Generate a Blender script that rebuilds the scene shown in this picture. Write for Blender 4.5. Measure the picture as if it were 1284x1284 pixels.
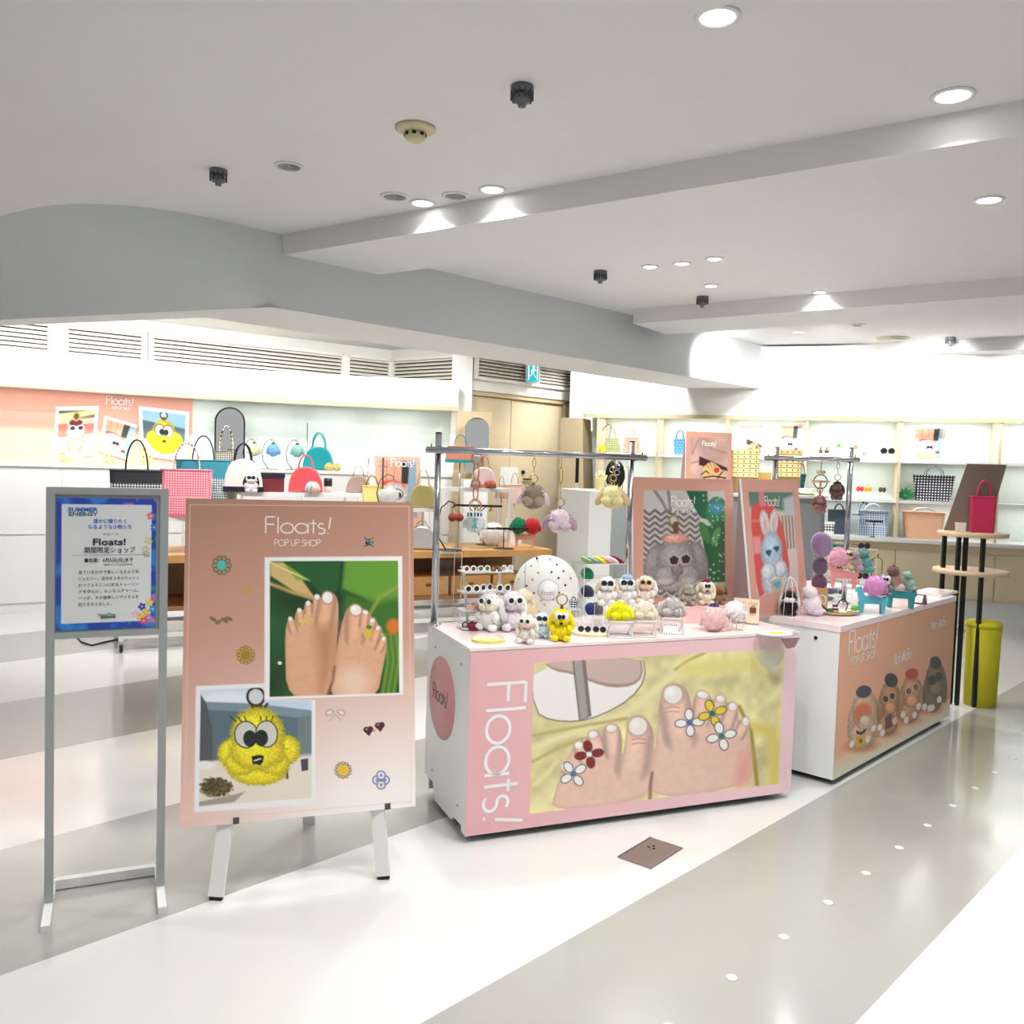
import bpy, bmesh, math, random
import numpy as np
from mathutils import Vector, Matrix
for o in list(bpy.data.objects): bpy.data.objects.remove(o, do_unlink=True)
SC = bpy.context.scene
COL = SC.collection
PI = math.pi
rnd = random.Random(7)

# ------------------------------------------------------------------ camera
CF, CA, CP, CH = 1110.0, math.radians(1.78), math.atan(56/1110.0), 1.5
def _cam():
    up = Vector((0, math.sin(CP), math.cos(CP))); fw = Vector((0, math.cos(CP), -math.sin(CP))); X = Vector((1, 0, 0))
    cx = X*math.cos(CA) + up*math.sin(CA); cy = -X*math.sin(CA) + up*math.cos(CA)
    m = Matrix((cx, cy, -fw)).transposed().to_4x4(); m.translation = (0, 0, CH)
    cd = bpy.data.cameras.new('camera'); cd.sensor_width = 36; cd.lens = 36*CF/1284; cd.clip_start = .05; cd.clip_end = 200
    o = bpy.data.objects.new('camera', cd); COL.objects.link(o); o.matrix_world = m
    SC.camera = o
_cam()
SC.view_settings.view_transform = 'Standard'; SC.view_settings.look = 'None'
SC.view_settings.exposure = 0.92; SC.view_settings.gamma = 1.0; SC.view_settings.use_curve_mapping = False

SC.cycles.max_bounces = 5; SC.cycles.diffuse_bounces = 3; SC.cycles.glossy_bounces = 3; SC.cycles.transparent_max_bounces = 12; SC.cycles.sample_clamp_indirect = 4
# ------------------------------------------------------------------ light of the place
WORLD_STRENGTH = 0.25
wd = bpy.data.worlds.new('store_ambient_fill'); SC.world = wd; wd.use_nodes = True  # even white world light added as ambient fill
wd.node_tree.nodes['Background'].inputs[0].default_value = (1.0, .995, .985, 1)
wd.node_tree.nodes['Background'].inputs[1].default_value = WORLD_STRENGTH
SPOT_W, SHELF_W, COVE_W = 50.0, 1.35, 17.0
def lamp(name, kind, loc, power, rot=(0, 0, 0), color=(1, .992, .975), **kw):
    d = bpy.data.lights.new(name, kind); d.energy = power; d.color = color
    for k, v in kw.items(): setattr(d, k, v)
    o = bpy.data.objects.new(name, d); COL.objects.link(o); o.location = loc; o.rotation_euler = rot
    return o

# ------------------------------------------------------------------ helpers
def ray(x, y):
    dx = (x-642)/CF; dy = -(y-642)/CF
    xx = dx*math.cos(CA) - dy*math.sin(CA); yy = dx*math.sin(CA) + dy*math.cos(CA)
    return Vector((xx, yy*math.sin(CP)+math.cos(CP), yy*math.cos(CP)-math.sin(CP)))
def WZ(x, y, z):                    # point of a level surface at height z
    d = ray(x, y); t = (z-CH)/d.z; return Vector((0, 0, CH)) + d*t
def WY(x, y, Y):                    # point at a known depth
    d = ray(x, y); t = Y/d.y; return Vector((0, 0, CH)) + d*t
def WP(x, y, p0, n):                # point of a known plane
    d = ray(x, y); p0 = Vector(p0); n = Vector(n); t = (p0-Vector((0, 0, CH))).dot(n)/d.dot(n); return Vector((0, 0, CH)) + d*t
def lin(c):
    out = []
    for v in c[:3]:
        v = v/255.0
        out.append(v/12.92 if v <= .04045 else ((v+.055)/1.055)**2.4)
    return tuple(out) + (1.0,)

_M = {}
def mat(name, col=(255, 255, 255), rough=.5, metal=0.0, spec=.5, var=.04, scale=30, bump=0.0, emit=0.0, coat=0.0, alpha=None):
    if name in _M: return _M[name]
    m = bpy.data.materials.new(name); m.use_nodes = True
    nt = m.node_tree; b = nt.nodes['Principled BSDF']
    b.inputs['Roughness'].default_value = rough; b.inputs['Metallic'].default_value = metal
    b.inputs['Specular IOR Level'].default_value = spec; b.inputs['Coat Weight'].default_value = coat; b.inputs['Coat Roughness'].default_value = .08
    tc = nt.nodes.new('ShaderNodeTexCoord'); nz = nt.nodes.new('ShaderNodeTexNoise'); nz.inputs['Scale'].default_value = scale
    nt.links.new(tc.outputs['Object'], nz.inputs['Vector'])
    mx = nt.nodes.new('ShaderNodeMix'); mx.data_type = 'RGBA'
    c = lin(col); d = tuple(max(0, v*(1-var)) for v in c[:3])+(1,); u = tuple(min(1, v*(1+var)) for v in c[:3])+(1,)
    mx.inputs[6].default_value = d; mx.inputs[7].default_value = u
    nt.links.new(nz.outputs['Fac'], mx.inputs[0]); nt.links.new(mx.outputs[2], b.inputs['Base Color'])
    if bump:
        bp = nt.nodes.new('ShaderNodeBump'); bp.inputs['Strength'].default_value = bump; bp.inputs['Distance'].default_value = .01
        nt.links.new(nz.outputs['Fac'], bp.inputs['Height']); nt.links.new(bp.outputs['Normal'], b.inputs['Normal'])
    if emit:
        b.inputs['Emission Color'].default_value = c; b.inputs['Emission Strength'].default_value = emit
    if alpha is not None: b.inputs['Alpha'].default_value = alpha
    _M[name] = m
    return m
def acrylic():
    if 'acrylic' in _M: return _M['acrylic']
    m = bpy.data.materials.new('acrylic'); m.use_nodes = True; nt = m.node_tree
    for n in list(nt.nodes): nt.nodes.remove(n)
    o = nt.nodes.new('ShaderNodeOutputMaterial'); mx = nt.nodes.new('ShaderNodeMixShader'); t = nt.nodes.new('ShaderNodeBsdfTransparent')
    g = nt.nodes.new('ShaderNodeBsdfGlossy'); lw = nt.nodes.new('ShaderNodeLayerWeight'); lw.inputs[0].default_value = .5; pw_ = nt.nodes.new('ShaderNodeMath'); pw_.operation = 'POWER'; pw_.inputs[1].default_value = 4; f = nt.nodes.new('ShaderNodeMath'); f.operation = 'MULTIPLY_ADD'; f.inputs[1].default_value = .35; f.inputs[2].default_value = .035; nt.links.new(lw.outputs['Facing'], pw_.inputs[0]); nt.links.new(pw_.outputs[0], f.inputs[0])
    g.inputs['Roughness'].default_value = .03; t.inputs[0].default_value = (.975, .985, .983, 1)
    nt.links.new(f.outputs[0], mx.inputs[0]); nt.links.new(t.outputs[0], mx.inputs[1]); nt.links.new(g.outputs[0], mx.inputs[2]); nt.links.new(mx.outputs[0], o.inputs[0])
    _M['acrylic'] = m; return m
def weave(name, c1, c2, kind='checker', scale=60, rough=.55):      # plaited or printed two-colour stuffs
    if name in _M: return _M[name]
    m = mat(name, c1, rough); nt = m.node_tree; b = nt.nodes['Principled BSDF']
    tc = nt.nodes.new('ShaderNodeTexCoord')
    if kind == 'checker':
        t = nt.nodes.new('ShaderNodeTexChecker'); t.inputs['Scale'].default_value = scale
        mp = nt.nodes.new('ShaderNodeMapping'); mp.inputs['Rotation'].default_value = (0, PI/4, 0); mp.inputs['Location'].default_value = (.003, .0013, .002)
        nt.links.new(tc.outputs['Object'], mp.inputs[0]); nt.links.new(mp.outputs[0], t.inputs['Vector'])
        t.inputs['Color1'].default_value = lin(c1); t.inputs['Color2'].default_value = lin(c2); nt.links.new(t.outputs['Color'], b.inputs['Base Color'])
    else:
        t = nt.nodes.new('ShaderNodeTexBrick'); t.inputs['Scale'].default_value = scale; t.offset = 0 if kind == 'grid' else .5
        sx = nt.nodes.new('ShaderNodeMapping'); sx.inputs['Rotation'].default_value = (PI/2, 0, 0)
        nt.links.new(tc.outputs['Object'], sx.inputs[0]); nt.links.new(sx.outputs[0], t.inputs['Vector'])
        t.inputs['Color1'].default_value = lin(c2); t.inputs['Color2'].default_value = lin(c2); t.inputs['Mortar'].default_value = lin(c1)
        t.inputs['Mortar Size'].default_value = .13; t.inputs['Brick Width'].default_value = .5; t.inputs['Row Height'].default_value = .5
        nt.links.new(t.outputs['Color'], b.inputs['Base Color'])
    return m
def printmat(rough=.42, coat=.15):
    k = 'print_%s_%s' % (rough, coat)
    if k in _M: return _M[k]
    m = bpy.data.materials.new('printed_paper'); m.use_nodes = True; nt = m.node_tree; b = nt.nodes['Principled BSDF']
    a = nt.nodes.new('ShaderNodeAttribute'); a.attribute_name = 'Ink'; nt.links.new(a.outputs['Color'], b.inputs['Base Color'])
    b.inputs['Roughness'].default_value = rough; b.inputs['Coat Weight'].default_value = coat; b.inputs['Coat Roughness'].default_value = .12
    _M[k] = m; return m

def ob(name, me, m=None, parent=None):
    o = bpy.data.objects.new(name, me); COL.objects.link(o)
    if m is not None and not me.materials: me.materials.append(m)
    if parent is not None: o.parent = parent
    return o
def tag(o, label=None, cat=None, group=None, kind=None):
    if label: o['label'] = label
    if cat: o['category'] = cat
    if group: o['group'] = group
    if kind: o['kind'] = kind
    return o
def thing(name, label, cat, loc=(0, 0, 0), rz=0, group=None, rx=0):
    o = bpy.data.objects.new(name, None); COL.objects.link(o); o.location = loc; o.rotation_euler = (rx, 0, rz); o.empty_display_size = .05
    return tag(o, label, cat, group)

class MB:
    def __init__(s): s.v = []; s.f = []; s.sm = []
    def add(s, vs, fs, smooth=False):
        n = len(s.v); s.v += [tuple(v) for v in vs]; s.f += [tuple(i+n for i in f) for f in fs]; s.sm += [smooth]*len(fs); return s
    def box(s, x0, x1, y0, y1, z0, z1):
        return s.add([(x0,y0,z0),(x1,y0,z0),(x1,y1,z0),(x0,y1,z0),(x0,y0,z1),(x1,y0,z1),(x1,y1,z1),(x0,y1,z1)],
                     [(0,3,2,1),(4,5,6,7),(0,1,5,4),(1,2,6,5),(2,3,7,6),(3,0,4,7)])
    def cbox(s, c, d): return s.box(c[0]-d[0]/2, c[0]+d[0]/2, c[1]-d[1]/2, c[1]+d[1]/2, c[2]-d[2]/2, c[2]+d[2]/2)
    def bar(s, p, q, w, h=None):        # square bar between two points
        p = Vector(p); q = Vector(q); h = h or w; d = (q-p).normalized(); a = Vector((0,0,1)) if abs(d.z) < .9 else Vector((0,1,0))
        u = d.cross(a).normalized()*w/2; v = u.normalized().cross(d)*h/2
        vs = [p-u-v, p+u-v, p+u+v, p-u+v, q-u-v, q+u-v, q+u+v, q-u+v]
        return s.add(vs, [(0,3,2,1),(4,5,6,7),(0,1,5,4),(1,2,6,5),(2,3,7,6),(3,0,4,7)])
    def tube(s, pts, r, n=8, closed=False, cap=True):
        pts = [Vector(p) for p in pts]; m = len(pts); vs = []; fs = []
        rr = r if isinstance(r, (list, tuple)) else [r]*m
        pu = None
        for i, p in enumerate(pts):
            a = pts[(i-1) % m] if (closed or i > 0) else p; b = pts[(i+1) % m] if (closed or i < m-1) else p
            d = (b-a); d = d.normalized() if d.length > 1e-9 else Vector((0,0,1))
            if pu is None:
                k = Vector((0,0,1)) if abs(d.z) < .9 else Vector((1,0,0)); u = d.cross(k).normalized()
            else:
                u = pu - d*pu.dot(d); u = u.normalized() if u.length > 1e-6 else d.orthogonal().normalized()
            pu = u; w = d.cross(u)
            for j in range(n):
                t = 2*PI*j/n; vs.append(p + u*math.cos(t)*rr[i] + w*math.sin(t)*rr[i])
        for i in range(m if closed else m-1):
            for j in range(n):
                a = i*n+j; b = i*n+(j+1) % n; c = ((i+1) % m)*n+(j+1) % n; d = ((i+1) % m)*n+j
                fs.append((a, b, c, d))
        if cap and not closed: fs.append(tuple(range(n))[::-1]); fs.append(tuple((m-1)*n+j for j in range(n)))
        return s.add(vs, fs, True)
    def cyl(s, p, q, r, n=14, r2=None): return s.tube([p, q], [r, r if r2 is None else r2], n)
    def lathe(s, prof, c=(0,0,0), n=24, axis='z', sx=1, sy=1):
        vs = []; fs = []
        for r, z in prof:
            for j in range(n):
                t = 2*PI*j/n; x, y = r*math.cos(t)*sx, r*math.sin(t)*sy
                if axis == 'z': vs.append((c[0]+x, c[1]+y, c[2]+z))
                elif axis == 'y': vs.append((c[0]+x, c[1]+z, c[2]+y))
                else: vs.append((c[0]+z, c[1]+x, c[2]+y))
        for i in range(len(prof)-1):
            for j in range(n):
                q = (i*n+j, i*n+(j+1) % n, (i+1)*n+(j+1) % n, (i+1)*n+j)
                fs.append(q if axis != 'y' else q[::-1])
        if prof[0][0] > 1e-6: fs.append(tuple(range(n))[::-1])
        if prof[-1][0] > 1e-6: fs.append(tuple((len(prof)-1)*n+j for j in range(n)))
        return s.add(vs, fs, True)
    def ell(s, c, r, rot=None, n=12, k=8):
        c = Vector(c); R = rot or Matrix.Identity(3); vs = []; fs = []
        for i in range(k+1):
            ph = PI*i/k
            for j in range(n):
                t = 2*PI*j/n; v = Vector((r[0]*math.sin(ph)*math.cos(t), r[1]*math.sin(ph)*math.sin(t), r[2]*math.cos(ph)))
                vs.append(c + R @ v)
        for i in range(k):
            for j in range(n): fs.append((i*n+j, (i+1)*n+j, (i+1)*n+(j+1) % n, i*n+(j+1) % n))
        return s.add(vs, fs, True)
    def prism(s, poly, a, b, axis='y'):  # outline extruded from a to b along an axis
        n = len(poly); vs = []
        for t in (a, b):
            for (x, y) in poly:
                vs.append((x, t, y) if axis == 'y' else ((x, y, t) if axis == 'z' else (t, x, y)))
        fs = [tuple(range(n)), tuple(range(2*n-1, n-1, -1))] + [(i, i+n, (i+1) % n+n, (i+1) % n) for i in range(n)]
        return s.add(vs, fs)
    def mesh(s, name):
        me = bpy.data.meshes.new(name); me.from_pydata([tuple(v) for v in s.v], [], s.f); me.polygons.foreach_set('use_smooth', s.sm)
        bm = bmesh.new(); bm.from_mesh(me); bmesh.ops.recalc_face_normals(bm, faces=bm.faces); bm.to_mesh(me); bm.free()
        me.update(); return me
    def build(s, name, m, parent=None): return ob(name, s.mesh(name), m, parent)

def arc(c, r, a0, a1, n=12, plane='xz', ry=None):
    ry = ry or r; out = []
    for i in range(n+1):
        t = math.radians(a0 + (a1-a0)*i/n); x, y = r*math.cos(t), ry*math.sin(t)
        out.append((c[0]+x, c[1], c[2]+y) if plane == 'xz' else ((c[0]+x, c[1]+y, c[2]) if plane == 'xy' else (c[0], c[1]+x, c[2]+y)))
    return out
def copy_tree(o, parent=None):
    c = o.copy(); COL.objects.link(c); c.parent = parent
    for ch in list(o.children): copy_tree(ch, c)
    return c

# ------------------------------------------------------------------ printed pictures: flat ink on fine grids, drawn by formula
def homography(src, dst):
    A = []
    for (x, y), (u, v) in zip(src, dst):
        A.append([x, y, 1, 0, 0, 0, -u*x, -u*y, -u]); A.append([0, 0, 0, x, y, 1, -v*x, -v*y, -v])
    _, _, V = np.linalg.svd(np.array(A, float)); return V[-1].reshape(3, 3)
def hmap(Hm, x, y):
    w = Hm[2, 0]*x+Hm[2, 1]*y+Hm[2, 2]
    return (Hm[0, 0]*x+Hm[0, 1]*y+Hm[0, 2])/w, (Hm[1, 0]*x+Hm[1, 1]*y+Hm[1, 2])/w
class Ink:
    """A sheet with its outline in drawing coordinates (quad TL,TR,BR,BL); shapes are given in the same coordinates."""
    def __init__(s, quad, nx, ny, base=(255, 255, 255)):
        s.quad = quad; s.nx = nx; s.ny = ny
        s.H = homography([(0, 0), (1, 0), (1, 1), (0, 1)], quad); s.Hi = homography(quad, [(0, 0), (1, 0), (1, 1), (0, 1)])
        U, V = np.meshgrid(np.linspace(0, 1, nx+1), np.linspace(0, 1, ny+1)); s.U = U; s.V = V
        s.X, s.Y = hmap(s.H, U, V); s.C = np.zeros(U.shape+(3,)); s.C[:] = base
        s.rs = np.random.RandomState(3); s.px = abs(s.X[ny//2, nx]-s.X[ny//2, 0])/nx
    def noise(s, cell):
        g = s.rs.rand(int(s.ny/cell)+3, int(s.nx/cell)+3)
        yy = np.linspace(0, s.ny/cell, s.ny+1); xx = np.linspace(0, s.nx/cell, s.nx+1)
        y0 = yy.astype(int); x0 = xx.astype(int); fy = (yy-y0)[:, None]; fx = (xx-x0)[None]
        a = g[y0][:, x0]; b = g[y0][:, x0+1]; c = g[y0+1][:, x0]; d = g[y0+1][:, x0+1]
        return (a*(1-fx)+b*fx)*(1-fy)+(c*(1-fx)+d*fx)*fy
    def blend(s, m, col):
        col = np.array(col, float); s.C = s.C*(1-m[..., None]) + col*m[..., None]; return m
    def ellm(s, cx, cy, rx, ry, ang=0, soft=None, wob=0, cell=3):
        t = math.radians(ang); dx = s.X-cx; dy = s.Y-cy; a = dx*math.cos(t)+dy*math.sin(t); b = -dx*math.sin(t)+dy*math.cos(t)
        d = np.sqrt((a/rx)**2+(b/ry)**2)
        if wob: d = d + wob*(s.noise(cell)-.5)
        k = (soft or s.px)/min(rx, ry)
        return np.clip((1-d)/k+.5, 0, 1)
    def ell(s, cx, cy, rx, ry, col, ang=0, soft=None, wob=0, cell=3): return s.blend(s.ellm(cx, cy, rx, ry, ang, soft, wob, cell), col)
    def polym(s, pts, soft=None, smooth=0):
        pts = [tuple(map(float, p)) for p in pts]
        for _ in range(smooth):
            q = []
            for i in range(len(pts)):
                a = pts[i]; b = pts[(i+1) % len(pts)]
                q += [(a[0]*.75+b[0]*.25, a[1]*.75+b[1]*.25), (a[0]*.25+b[0]*.75, a[1]*.25+b[1]*.75)]
            pts = q
        soft = soft or s.px
        x0 = min(p[0] for p in pts)-soft; x1 = max(p[0] for p in pts)+soft; y0 = min(p[1] for p in pts)-soft; y1 = max(p[1] for p in pts)+soft
        sel = (s.X >= x0) & (s.X <= x1) & (s.Y >= y0) & (s.Y <= y1); X = s.X[sel]; Y = s.Y[sel]
        ins = np.zeros(X.shape, bool); dm = np.full(X.shape, 1e18)
        for i in range(len(pts)):
            (ax, ay), (bx, by) = pts[i], pts[(i+1) % len(pts)]
            c = ((ay > Y) != (by > Y))
            if ay != by: ins ^= c & (X < (bx-ax)*(Y-ay)/(by-ay)+ax)
            ex, ey = bx-ax, by-ay; L = ex*ex+ey*ey+1e-12; t = np.clip(((X-ax)*ex+(Y-ay)*ey)/L, 0, 1)
            dm = np.minimum(dm, (X-ax-t*ex)**2+(Y-ay-t*ey)**2)
        d = np.sqrt(dm)*np.where(ins, 1, -1); out = np.zeros(s.X.shape); out[sel] = np.clip(d/soft+.5, 0, 1)
        return out
    def poly(s, pts, col, soft=None, smooth=0): return s.blend(s.polym(pts, soft, smooth), col)
    def line(s, pts, w, col, soft=None):
        soft = soft or s.px; dm = np.full(s.X.shape, 1e18)
        for (ax, ay), (bx, by) in zip(pts[:-1], pts[1:]):
            ex, ey = bx-ax, by-ay; L = ex*ex+ey*ey+1e-12; t = np.clip(((s.X-ax)*ex+(s.Y-ay)*ey)/L, 0, 1)
            dm = np.minimum(dm, (s.X-ax-t*ex)**2+(s.Y-ay-t*ey)**2)
        return s.blend(np.clip((w/2-np.sqrt(dm))/soft+.5, 0, 1), col)
    def tint(s, m, amt, cell=2):       # mottled texture inside a mask
        n = s.noise(cell)-.5; s.C = np.clip(s.C*(1+(m*n*amt)[..., None]), 0, 255)
    def clip(s, m, other): s.C = s.C*m[..., None] + other*(1-m[..., None])
    def build(s, name, corners, parent=None, lift=0.0, rough=.42, coat=.15):   # corners TL,TR,BR,BL in space
        TL, TR, BR, BL = [np.array(c, float) for c in corners]
        U = s.U[..., None]; V = s.V[..., None]
        Pt = (TL*(1-U)+TR*U)*(1-V)+(BL*(1-U)+BR*U)*V
        n = np.cross(TR-TL, BL-TL); n = -n/np.linalg.norm(n); Pt = Pt + n*lift
        me = bpy.data.meshes.new(name); nx, ny = s.nx, s.ny
        me.vertices.add((nx+1)*(ny+1)); me.vertices.foreach_set('co', Pt.reshape(-1))
        I = np.arange((nx+1)*(ny+1)).reshape(ny+1, nx+1)
        q = np.stack([I[:-1, :-1], I[1:, :-1], I[1:, 1:], I[:-1, 1:]], -1).reshape(-1)
        me.loops.add(len(q)); me.loops.foreach_set('vertex_index', q.astype(np.int32))
        me.polygons.add(nx*ny); me.polygons.foreach_set('loop_start', np.arange(0, nx*ny*4, 4, dtype=np.int32))
        me.update(calc_edges=True)
        ca = me.color_attributes.new('Ink', 'FLOAT_COLOR', 'POINT')
        c = np.clip(s.C/255, 0, 1); c = np.where(c <= .04045, c/12.92, ((c+.055)/1.055)**2.4)
        rgba = np.concatenate([c, np.ones(c.shape[:2]+(1,))], -1).reshape(-1); ca.data.foreach_set('color', rgba.astype(np.float32))
        return ob(name, me, printmat(rough, coat), parent)
    def place(s, corners):             # drawing coordinates -> space
        TL, TR, BR, BL = [Vector(c) for c in corners]; n = (BL-TL).cross(TR-TL).normalized()
        def f(x, y, lift=.0015):
            u, v = hmap(s.Hi, x, y); return (TL*(1-u)+TR*u)*(1-v)+(BL*(1-u)+BR*u)*v + n*lift
        return f

# ------------------------------------------------------------------ lettering
def _arcp(cx, cy, r, a0, a1, n=16, ry=None):
    ry = ry or r
    return [(cx+r*math.cos(math.radians(a0+(a1-a0)*i/n)), cy+ry*math.sin(math.radians(a0+(a1-a0)*i/n))) for i in range(n+1)]
GLYPH = {  # thin geometric capitals and lower case: strokes in a unit em, and the advance
 'F': ([[(.06, 0), (.06, 1)], [(.06, 1), (.5, 1)], [(.06, .55), (.46, .55)]], .56),
 'l': ([[(.07, 0), (.07, 1.02)]], .17),
 'o': ([_arcp(.33, .32, .3, 0, 360, 28)], .68),
 'a': ([_arcp(.33, .32, .3, 0, 360, 28), [(.64, .64), (.64, 0)]], .74),
 't': ([[(.15, .86), (.15, 0)], [(.02, .62), (.3, .62)]], .33),
 's': ([_arcp(.2, .48, .145, 40, 270, 14)+_arcp(.2, .165, .17, 90, -140, 14)], .42),
 '!': ([[(.14, .3), (.24, 1.02)], [(.095, 0), (.1, .05)]], .3),
 'P': ([[(.06, 0), (.06, 1)], [(.06, 1), (.3, 1)]+_arcp(.3, .74, .26, 90, -90, 12)+[(.06, .48)]], .62),
 'O': ([_arcp(.5, .5, .46, 0, 360, 28)], 1.0),
 'U': ([[(.06, 1), (.06, .3)]+_arcp(.32, .3, .26, 180, 360, 12)+[(.58, 1)]], .68),
 'S': ([_arcp(.3, .75, .22, 30, 270, 14)+_arcp(.3, .27, .25, 90, -150, 14)], .6),
 'H': ([[(.06, 0), (.06, 1)], [(.6, 0), (.6, 1)], [(.06, .52), (.6, .52)]], .7),
 'M': ([[(.03, 0), (.2, 1), (.42, .1), (.64, 1), (.8, 0)]], .86),
 'u': ([[(.06, .62), (.06, .22)]+_arcp(.26, .22, .2, 180, 360, 10)+[(.46, .62)]], .54),
 ' ': ([], .32)}
def strokes(text, font=GLYPH):
    out = []; x = 0
    for ch in text:
        st, adv = font[ch]
        for s_ in st: out.append([(x+p[0], p[1]) for p in s_])
        x += adv
    return out, x
def lettering(name, text, org, ex, ey, size, w, m, parent=None, xs=1.0):
    """Flat ribbon letters: org baseline start, ex/ey unit vectors of the sheet, size the cap height."""
    org = Vector(org); ex = Vector(ex).normalized(); ey = Vector(ey).normalized(); mb = MB(); st, tot = strokes(text)
    nn = ex.cross(ey)
    for s_ in st:
        pts = [Vector((p[0]*size*xs, p[1]*size)) for p in s_]; L = len(pts)
        closed = (pts[0]-pts[-1]).length < 1e-6
        vs = []
        for i in range(L):
            a = pts[i-1] if i > 0 else (pts[-2] if closed else pts[i]); b = pts[i+1] if i < L-1 else (pts[1] if closed else pts[i])
            d = (b-a).normalized(); k = Vector((-d.y, d.x))*w/2
            for q in (pts[i]+k, pts[i]-k): vs.append(org + ex*q.x + ey*q.y)
        mb.add(vs, [(2*i, 2*i+1, 2*i+3, 2*i+2) for i in range(L-1)])
    me = bpy.data.meshes.new(name); me.from_pydata([tuple(v) for v in mb.v], [], mb.f); me.update()
    return ob(name, me, m, parent)
def textmesh(name, text, org, ex, ey, size, m, parent=None, width=None, align='LEFT', bold=0.0):
    cu = bpy.data.curves.new('t', 'FONT'); cu.body = text; cu.size = 1; cu.align_x = 'LEFT'; cu.resolution_u = 2; cu.offset = bold
    to = bpy.data.objects.new('t', cu); COL.objects.link(to); bpy.context.view_layer.update()
    me = bpy.data.meshes.new_from_object(to.evaluated_get(bpy.context.evaluated_depsgraph_get()))
    bpy.data.objects.remove(to); bpy.data.curves.remove(cu)
    n = len(me.vertices); co = np.zeros(n*3); me.vertices.foreach_get('co', co); co = co.reshape(-1, 3)
    if n == 0: return None
    x0, x1 = co[:, 0].min(), co[:, 0].max(); co[:, 0] -= x0
    sx = size if width is None else width/(x1-x0)
    ex = np.array(Vector(ex).normalized()); ey = np.array(Vector(ey).normalized()); org = np.array(org)
    off = -(x1-x0)*sx/2 if align == 'CENTER' else 0
    P3 = org + (co[:, :1]*sx+off)*ex + co[:, 1:2]*size*ey
    me.vertices.foreach_set('co', P3.reshape(-1)); me.update(); me.materials.clear(); me.name = name
    return ob(name, me, m, parent)
# ================================================================== STRUCTURE
for g in 'M',: GLYPH[g] = ([[(.03, 0), (.2, 1)], [(.2, 1), (.42, .1)], [(.42, .1), (.64, 1)], [(.64, 1), (.8, 0)]], .86)
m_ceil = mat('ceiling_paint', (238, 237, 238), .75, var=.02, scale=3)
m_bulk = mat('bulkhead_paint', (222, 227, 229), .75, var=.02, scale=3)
m_wall = mat('white_wall_paint', (244, 243, 238), .7, var=.02, scale=4)
m_white = mat('white_laminate', (240, 240, 238), .35, var=.015, scale=5)
m_tan = mat('tan_laminate', (205, 186, 150), .5, var=.05, scale=6)
m_beige = mat('beige_laminate', (222, 205, 172), .5, var=.05, scale=8)
m_wood = mat('warm_oak', (214, 160, 98), .45, var=.18, scale=9)
m_dwood = mat('brown_oak', (150, 105, 62), .5, var=.2, scale=9)
m_chrome = mat('chrome', (190, 192, 198), .16, 1.0, var=.03)
m_black = mat('black_metal', (28, 26, 26), .4, .3)
m_gray = mat('grey_laminate', (150, 156, 156), .5)
m_whmetal = mat('white_metal', (235, 235, 233), .35)
m_wprint = mat('white_ink', (250, 250, 250), .5, var=0)
m_gold = mat('gold_metal', (205, 165, 80), .25, 1.0)
m_brownleather = mat('brown_leather', (92, 52, 32), .5)

# floor -----------------------------------------------------------
NA = math.radians(46.5); eA = Vector((math.cos(NA), math.sin(NA), 0)); nA = Vector((math.sin(NA), -math.cos(NA), 0))
def floor_mat(name, col, rough):
    m = mat(name, col, rough, spec=.5, var=.03, scale=1.2, coat=.5); nt = m.node_tree; b = nt.nodes['Principled BSDF']
    b.inputs['Coat Roughness'].default_value = .10
    nz = nt.nodes.new('ShaderNodeTexNoise'); nz.inputs['Scale'].default_value = 1.6; nz.inputs['Detail'].default_value = 6
    mr = nt.nodes.new('ShaderNodeMapRange'); mr.inputs['To Min'].default_value = rough*.75; mr.inputs['To Max'].default_value = rough*1.5
    nt.links.new(nz.outputs['Fac'], mr.inputs['Value']); nt.links.new(mr.outputs[0], b.inputs['Roughness'])
    bp = nt.nodes.new('ShaderNodeBump'); bp.inputs['Strength'].default_value = .05; bp.inputs['Distance'].default_value = .02
    n2 = nt.nodes.new('ShaderNodeTexNoise'); n2.inputs['Scale'].default_value = 5; nt.links.new(n2.outputs['Fac'], bp.inputs['Height'])
    nt.links.new(bp.outputs[0], b.inputs['Coat Normal']); nt.links.new(bp.outputs[0], b.inputs['Normal'])
    return m
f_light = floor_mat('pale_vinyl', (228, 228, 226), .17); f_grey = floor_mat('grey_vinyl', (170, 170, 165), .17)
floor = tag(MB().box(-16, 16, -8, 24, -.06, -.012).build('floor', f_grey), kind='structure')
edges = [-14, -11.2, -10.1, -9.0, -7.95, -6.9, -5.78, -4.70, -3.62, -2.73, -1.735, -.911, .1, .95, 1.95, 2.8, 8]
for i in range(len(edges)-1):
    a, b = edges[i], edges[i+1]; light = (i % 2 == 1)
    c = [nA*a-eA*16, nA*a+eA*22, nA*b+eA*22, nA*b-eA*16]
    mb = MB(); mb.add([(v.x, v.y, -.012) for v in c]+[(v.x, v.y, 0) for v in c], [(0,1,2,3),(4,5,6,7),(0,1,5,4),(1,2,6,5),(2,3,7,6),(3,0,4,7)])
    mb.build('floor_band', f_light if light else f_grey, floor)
m_dot = mat('steel_stud', (238, 238, 236), .3, .1)
dot = MB().lathe([(0, 0), (.0, .002), (.016, .002), (.019, 0)], n=16).mesh('floor_stud')
for k in range(-4, 14):
    p = eA*(2.68+k*.335) + nA*(-1.262)
    o = ob('floor_stud', dot, m_dot, floor); o.location = (p.x, p.y, .0)
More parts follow.
